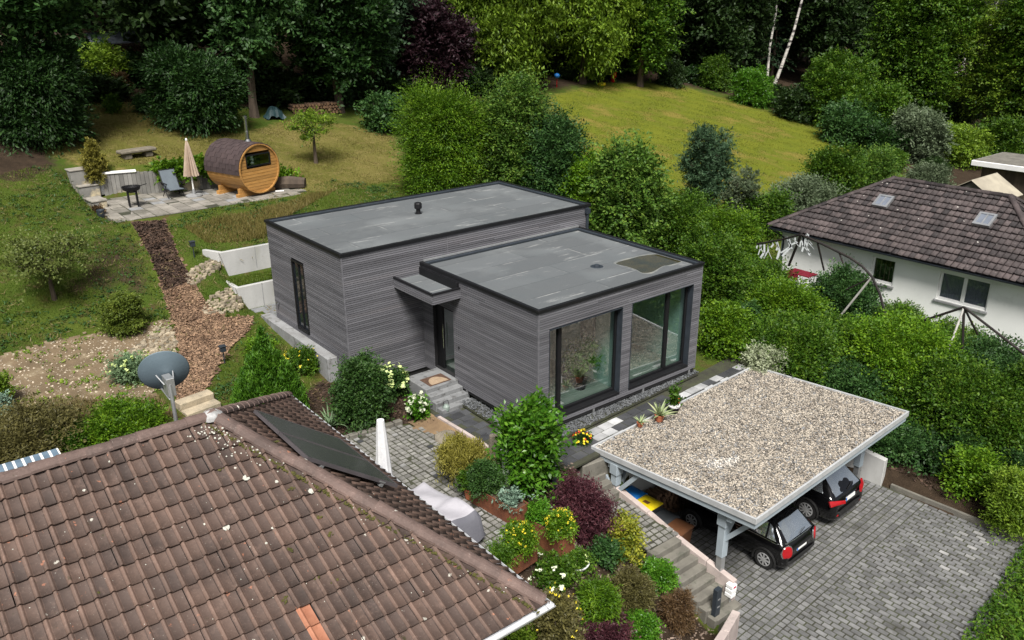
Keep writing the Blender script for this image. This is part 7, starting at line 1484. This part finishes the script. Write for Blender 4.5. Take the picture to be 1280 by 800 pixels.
def wwin(Wn, mull):
    a, b, z0, z1 = Wn; f = MB(); x = X0+.08
    f.box((x, a, z0), (x+.07, a+.07, z1)).box((x, b-.07, z0), (x+.07, b, z1)).box((x, a+.07, z1-.07), (x+.07, b-.07, z1)).box((x, a+.07, z0), (x+.07, b-.07, z0+.09))
    for q in mull: f.box((x-.01, q-.06, z0+.09), (x+.07, q+.06, z1-.07))
    o = f.build('window', M['white'], wh, bevel=.008); MB().box((x+.03, a+.07, z0+.09), (x+.035, b-.07, z1-.07)).build('pane', M['clear'], o); MB().box((X0-.07, a-.06, z0-.09), (X0+.08, b+.06, z0-.002)).build('sill', M['concrete_grey'], o, bevel=.01)
    return o
o1 = wwin(W1, []); o2 = wwin(W2, [-3.39]); M['curtain'] = mat('net_curtain', (.16, .175, .215), (.09, .10, .13), 8, .9, stretch=(1, 6, .5))
MB().box((X0+.16, W2[0]+.03, .62), (X0+.17, W2[1]-.03, 1.63)).build('curtain', M['curtain'], o2); m = MB()
for i in range(5): m.box((X0+.22, W1[0]+.1+.18*i, .72), (X0+.235, W1[0]+.14+.18*i, 1.56))
m.build('blind', M['trunk'], o1)
E_ = dict(x0=X0-ox, x1=X1+ox, y0=Y0-ox, y1=Y1+ox)
Lw = math.hypot(RXc-E_['x0'], ZR-ZE); cw_, sw__ = (RXc-E_['x0'])/Lw, (ZR-ZE)/Lw
def planeN(a, b, c): n3 = np.cross(np.array(b)-np.array(a), np.array(c)-np.array(a)); return n3/np.linalg.norm(n3)
Ra, Rb = (RXc, RY1, ZR), (RXc, RY0, ZR)
def hipplane(Rp, corner, inside):
    n3 = np.cross(np.array(corner)-np.array(Rp), (0, 0, 1)); n3 = n3/np.linalg.norm(n3); return (Rp, tuple(n3) if np.dot(np.array(inside)-np.array(Rp), n3) < 0 else tuple(-n3))
c11, c10, c01, c00 = (E_['x0'], E_['y1'], ZE), (E_['x0'], E_['y0'], ZE), (E_['x1'], E_['y1'], ZE), (E_['x1'], E_['y0'], ZE)
fw = tile_field(Ra, (0, -1, 0), (-cw_, 0, -sw__), (-sw__, 0, cw_), RY1-E_['y1']-.2, RY1-E_['y0']+.2, Lw, .215, .30, PROF_FLAT, .06, [hipplane(Ra, c11, (17.5, -1, 2)), hipplane(Rb, c10, (17.5, -1, 2))], jit=.008)
fb = tile_field(Ra, (0, 1, 0), (cw_, 0, -sw__), (sw__, 0, cw_), E_['y0']-RY1-.2, E_['y1']-RY1+.2, Lw, .30, .34, PROF_FLAT, .03, [hipplane(Ra, c01, (21.5, -1, 2)), hipplane(Rb, c00, (21.5, -1, 2))])
Lh1 = math.hypot(E_['y1']-RY1, ZR-ZE); ch, sh_ = (E_['y1']-RY1)/Lh1, (ZR-ZE)/Lh1
f1 = tile_field(Ra, (-1, 0, 0), (0, ch, -sh_), (0, sh_, ch), -3.6, 3.6, Lh1, .215, .30, PROF_FLAT, .042, [hipplane(Ra, c11, (RXc, 4, 2)), hipplane(Ra, c01, (RXc, 4, 2))])
Lh0 = math.hypot(RY0-E_['y0'], ZR-ZE); ch, sh_ = (RY0-E_['y0'])/Lh0, (ZR-ZE)/Lh0
f0 = tile_field(Rb, (1, 0, 0), (0, -ch, -sh_), (0, -sh_, ch), -3.6, 3.6, Lh0, .30, .34, PROF_FLAT, .03, [hipplane(Rb, c10, (RXc, -6, 2)), hipplane(Rb, c00, (RXc, -6, 2))])
rw_ = bm_obj('roof', [fw, fb, f1, f0], [M['tile_white']], wh)
MB().add([tuple(np.array(q)-[0, 0, .04]) for q in (c10, c00, c01, c11, Ra, Rb)], [(0, 3, 4, 5), (1, 0, 5), (2, 1, 5, 4), (3, 2, 4), (0, 1, 2, 3)]).build('roof_deck', M['gapdark'], rw_)
rc = MB(); capline(rc, Ra, Rb, .12, .4, lift=.05)
for a, b in ((c11, Ra), (c01, Ra), (c10, Rb), (c00, Rb)): capline(rc, a, b, .11, .4, lift=.07)
rc.build('ridge_tiles', M['tile_white'], rw_)
g = MB(); gutter(g, (E_['x0']-.05, E_['y0'], ZE-.04), (E_['x0']-.05, E_['y1'], ZE-.04), (-1, 0, 0), .06); g.tube([(E_['x0']-.02, E_['y1']-.1, ZE-.08), (X0-.06, Y1-.12, ZE-.45), (X0-.06, Y1-.12, -1.5)], .04); g.build('gutter', M['anthracite'], wh)
MB().box((E_['x0']+.01, E_['y0']+.01, ZE-.14), (X0+.05, E_['y1']-.01, ZE-.09)).box((X0+.05, Y1-.05, ZE-.14), (E_['x1'], E_['y1']-.01, ZE-.09)).build('soffit', M['white'], wh)
for (py, pxx) in ((.78, 18.5), (-3.03, 18.5)):
    zz = ZE+(pxx-E_['x0'])*(ZR-ZE)/(RXc-E_['x0']); M4 = Matrix(((cw_, 0, -sw__, pxx), (0, 1, 0, py), (sw__, 0, cw_, zz), (0, 0, 0, 1)))
    s_ = MB().box((-.32, -.30, .03), (.32, -.22, .16), 0, M4).box((-.32, .22, .03), (.32, .30, .16), 0, M4).box((-.32, -.22, .03), (-.24, .22, .16), 0, M4).box((.24, -.22, .03), (.32, .22, .16), 0, M4).box((-.24, -.025, .03), (.24, .025, .15), 0, M4).build('skylight', M['alu'], wh)
    MB().box((-.24, -.22, .08), (.24, -.027, .13), 0, M4).box((-.24, .027, .08), (.24, .22, .13), 0, M4).build('pane', mat('skylight_glass', (.16, .18, .22), rough=.15, spec=.8), s_)
# garden shed roofs behind it
gs_ = thing('corrugated_shed', 'small shed with a pale corrugated gable roof behind the ridge', 'shed', (26.5, .3, .2)); m = MB(); N_ = 28
gy0, gy1, gx0_, gx1_ = -.8, 1.75, 25.4, 28.0
M['corr'] = mat('corrugated_sheet', (.24, .215, .16), (.16, .14, .105), 1.5, .45, metal=.2)
for sgn in (-1, 1):
    vs = []
    for i in range(N_*2+1):
        y = .47; x = gx0_+(gx1_-gx0_)*i/(N_*2); dz_ = .02*(1 if i % 2 else -1); vs += [(x, .47, 3.35+dz_), (x, gy0 if sgn < 0 else gy1, 2.55+dz_)]
    m.add(vs, [(2*i, 2*i+1, 2*i+3, 2*i+2) for i in range(N_*2)])
m.build('roof', M['corr'], gs_); MB().prism([(gx0_+.15, gy0+.2), (gx1_-.15, gy0+.2), (gx1_-.15, gy1-.2), (gx0_+.15, gy1-.2)], -1.5, 2.5).add([(gx0_+.15, gy0+.2, 2.5), (gx0_+.15, gy1-.2, 2.5), (gx0_+.15, .47, 3.28)], [(0, 2, 1)]).build('wall', M['stepbrown'], gs_)
fs_ = thing('flat_shed', 'flat mossy shed roof with a white edge behind the corrugated roof', 'shed', (31, 1, 0)); MB().prism([(29.5, -3.5), (33, -3.5), (33, 2.3), (29.5, 2.3)], 3.25, 3.5).build('roof', M['white'], fs_, bevel=.02); MB().prism([(29.6, -3.4), (32.9, -3.4), (32.9, 2.2), (29.6, 2.2)], 3.504, 3.53).build('roof_sheet', M['stepbrown'], fs_); MB().prism([(29.9, -3.2), (32.7, -3.2), (32.7, 1.9), (29.9, 1.9)], -1.5, 3.25).build('wall', M['trunk'], fs_)
# bare frames in the neighbour's hedge
M['pole_dark'] = mat('rusty_pole', (.012, .010, .010), (.02, .014, .012), 4, .6); M['pole_pale'] = mat('pale_pole', (.55, .53, .5), (.4, .38, .36), 4, .6)
pf_ = thing('arched_frame', 'bare dark arched frame with a white slanting pole before the white house', 'frame', (14, -.5, -.6)); X = 14.6
def fx(x, y, xx=X): return tuple(at_ax(x, y, 0, xx))
MB().tube([fx(1001, 293), fx(1030, 306), fx(1062, 322), fx(1078, 333), fx(1090, 346), fx(1100, 368), fx(1108, 400)], .045).tube([fx(1001, 293), fx(975, 300), fx(946, 305)], .035).build('arch', M['pole_dark'], pf_)
MB().tube([fx(1090, 346), fx(1040, 408)], .04).build('pole', M['pole_pale'], pf_)
for q0, q1, r_ in ((fx(1001, 294), fx(986, 332, 14.9), .05), (fx(1022, 304), fx(1030, 338, 14.9), .035), (fx(1049, 316), fx(1054, 330), .03), (fx(1088, 348), fx(1058, 362), .03)): MB().tube([q0, q1], r_).build('strut', M['pole_dark'], pf_)
ff = thing('torn_foil', 'torn white plastic foil strips hanging from the arched frame', 'foil', (14.8, 2.4, .8)); V = []; F = []
for k in range(22):
    x0 = rnd.uniform(946, 1018); y0 = 305-(x0-946)*.2+rnd.uniform(-1, 3); ln = rnd.uniform(8, 26); p0, p1, p2 = (np.array(fx(x0, y0)), np.array(fx(x0+rnd.uniform(-7, 9), y0+ln*.55)), np.array(fx(x0+rnd.uniform(-9, 12), y0+ln))); w3 = np.array([.0, rnd.uniform(.02, .05), .01]); i = len(V); V += [p0-w3, p0+w3, p1-w3, p1+w3, p2-w3, p2+w3]; F += [(i, i+1, i+3, i+2), (i+2, i+3, i+5, i+4)]
npmesh('strips', np.array(V), F, mat('foil', (.75, .78, .8), rough=.4), ff)
gt = thing('garden_table', 'white garden table with a dark red cloth under the torn foil frame', 'table', fx(1000, 352, 15.2)); P_ = np.array(fx(1000, 345, 15.2)); MB().box((P_[0]-.3, P_[1]-.55, P_[2]+.12), (P_[0]+.3, P_[1]+.45, P_[2]+.16)).box((P_[0]-.31, P_[1]-.1, P_[2]-.1), (P_[0]-.301, P_[1]+.4, P_[2]+.12)).build('cloth', mat('dark_red_cloth', (.18, .008, .022), rough=.8), gt); m = MB()
for dx, dy in ((-.27, -.5), (.27, -.5), (-.27, .4), (.27, .4)): m.box((P_[0]+dx-.03, P_[1]+dy-.03, P_[2]-.6), (P_[0]+dx+.03, P_[1]+dy+.03, P_[2]+.12))
m.box((P_[0]-.3, P_[1]-.55, P_[2]-.15), (P_[0]-.26, P_[1]+.45, P_[2]-.09)); m.build('leg_frame', M['white'], gt)
tf = thing('tripod_frame', 'bare metal poles meeting in a point before the double window', 'frame', (13.5, -5, -1)); X = 13.6
ap = fx(1205, 384, X); MB().tube([ap, fx(1150, 402, X)], .04).tube([ap, fx(1203, 436, X)], .045).tube([ap, fx(1222, 418, 14.3)], .035).tube([ap, fx(1285, 446, 13.3)], .04).build('pole', M['pole_dark'], tf); MB().tube([ap, fx(1184, 442, 13.2)], .035).build('pale_pole', M['pole_pale'], tf)
# ------------------------------------------------------------------ grass
def blades(name, poly, n, h, wdt, m_, avoid=(), soft=.0, lean=.35):
    q = scatter(poly, n)
    for a in avoid: q = q[polydist(q[:, 0], q[:, 1], a) > .06]
    P = onground(q, -.01); n = len(P); hh = RNG.uniform(.5, 1.2, (n, 1))*h*(1+.5*(np.sin(P[:, :1]*1.7)*np.sin(P[:, 1:2]*1.3+P[:, :1]))); a = RNG.uniform(0, 6.28, n); b = np.stack([np.cos(a), np.sin(a), 0*a], 1)*wdt*RNG.uniform(.6, 1.3, (n, 1)); D = np.c_[RNG.normal(0, lean, (n, 2)), np.ones(n)]*hh
    V = np.stack([P-b, P+b, P+D*.75+b*.5, P+D*1.0-b*.2], 1).reshape(-1, 3); o = npmesh(name, V, np.arange(4*n, dtype=np.int32).reshape(n, 4), m_); o['kind'] = 'stuff'; return o
AV = [HOUSE_POLY, TERR_POLY, MULCH, BED_TAN, SOIL_HOUSE, [(-3.1, 5.5), (-2.6, 5.5), (-2.6, 11.2), (-3.1, 11.2)], [(-3.1, 10.6), (-.5, 10.6), (-.5, 12.2), (-3.1, 12.2)]]
LUSH_ALL = GP([(-30, 225), (60, 205), (118, 262), (175, 290), (260, 262), (420, 225), (510, 235), (520, 258), (335, 300)])+[(-2.7, 10.6), (-2.7, 6.2), (-3.4, 5.6), (-5.2, 5.2)]+GP([(275, 500), (220, 505), (215, 400), (150, 415), (-20, 458)])
blades('lawn_grass', LUSH_ALL, 60000, .07, .013, L['gr_lush'], AV)
blades('shelf_grass', SHELF_POLY, 5000, .10, .012, L['gr_lush'], [])
blades('dry_grass', LAWN_DRY, 42000, .055, .014, L['gr_dry'], AV, lean=.6)
blades('meadow_grass', MEADOW, 60000, .055, .02, L['gr_mead'], [], lean=.5)
blades('straw_grass', GP([(0, 520), (140, 500), (200, 500), (225, 525), (120, 545), (0, 560)]), 6000, .3, .012, L['straw'], [])
blades('tall_grass', GP([(230, 285), (330, 262), (420, 238), (330, 300), (260, 305)]), 9000, .22, .014, L['gr_dry'], AV)
# weeds and rosettes in the lawns
wq = scatter(LUSH_ALL, 1500)
for a_ in AV: wq = wq[polydist(wq[:, 0], wq[:, 1], a_) > .1]
wq = wq[np.sin(wq[:, 0]*1.1+2)+np.sin(wq[:, 1]*.9+wq[:, 0]*.4) > -.3]; wp = np.repeat(onground(wq, .05), 9, 0)+RNG.normal(0, .09, (len(wq)*9, 3))*np.array([1, 1, .3])
o = leafobj('lawn_weeds', [leafdata(wp, RNG.normal(0, .5, wp.shape)+[0, 0, 1], .12, .35)], L['oak'], None); o['kind'] = 'stuff'
wq = scatter(LUSH_ALL, 700); wp = np.repeat(onground(wq, .03), 7, 0)+RNG.normal(0, .12, (len(wq)*7, 3))*np.array([1, 1, .25])
bw_ = scatter(BED_TAN, 130); bp = np.repeat(onground(bw_, .06), 12, 0)+RNG.normal(0, .07, (len(bw_)*12, 3))*np.array([1, 1, .4]); o = leafobj('bed_weeds', [leafdata(bp, RNG.normal(0, .6, bp.shape)+[0, 0, 1], .10, .4)], L['lime'], None); o['kind'] = 'stuff'
o = leafobj('dry_tufts', [leafdata(wp, RNG.normal(0, .7, wp.shape)+[0, 0, .6], .16, .12)], L['straw'], None); o['kind'] = 'stuff'
gc = scatter([(2.3, -12.6), (4.15, -9.72), (6.5, -9.48), (9.3, -9.1), (14, -9.2), (14, -13)], 30000); P = onground(gc, .0); P[:, 2] += np.abs(RNG.normal(0, .14, len(P)))+.10*(1+np.sin(P[:, 0]*3.1)*np.sin(P[:, 1]*2.7))
o = leafobj('ground_cover', [leafdata(P, RNG.normal(0, .5, P.shape)+[0, 0, 1], .11, .4)], L['hedge'], None); o['kind'] = 'stuff'
bpy.context.view_layer.update()
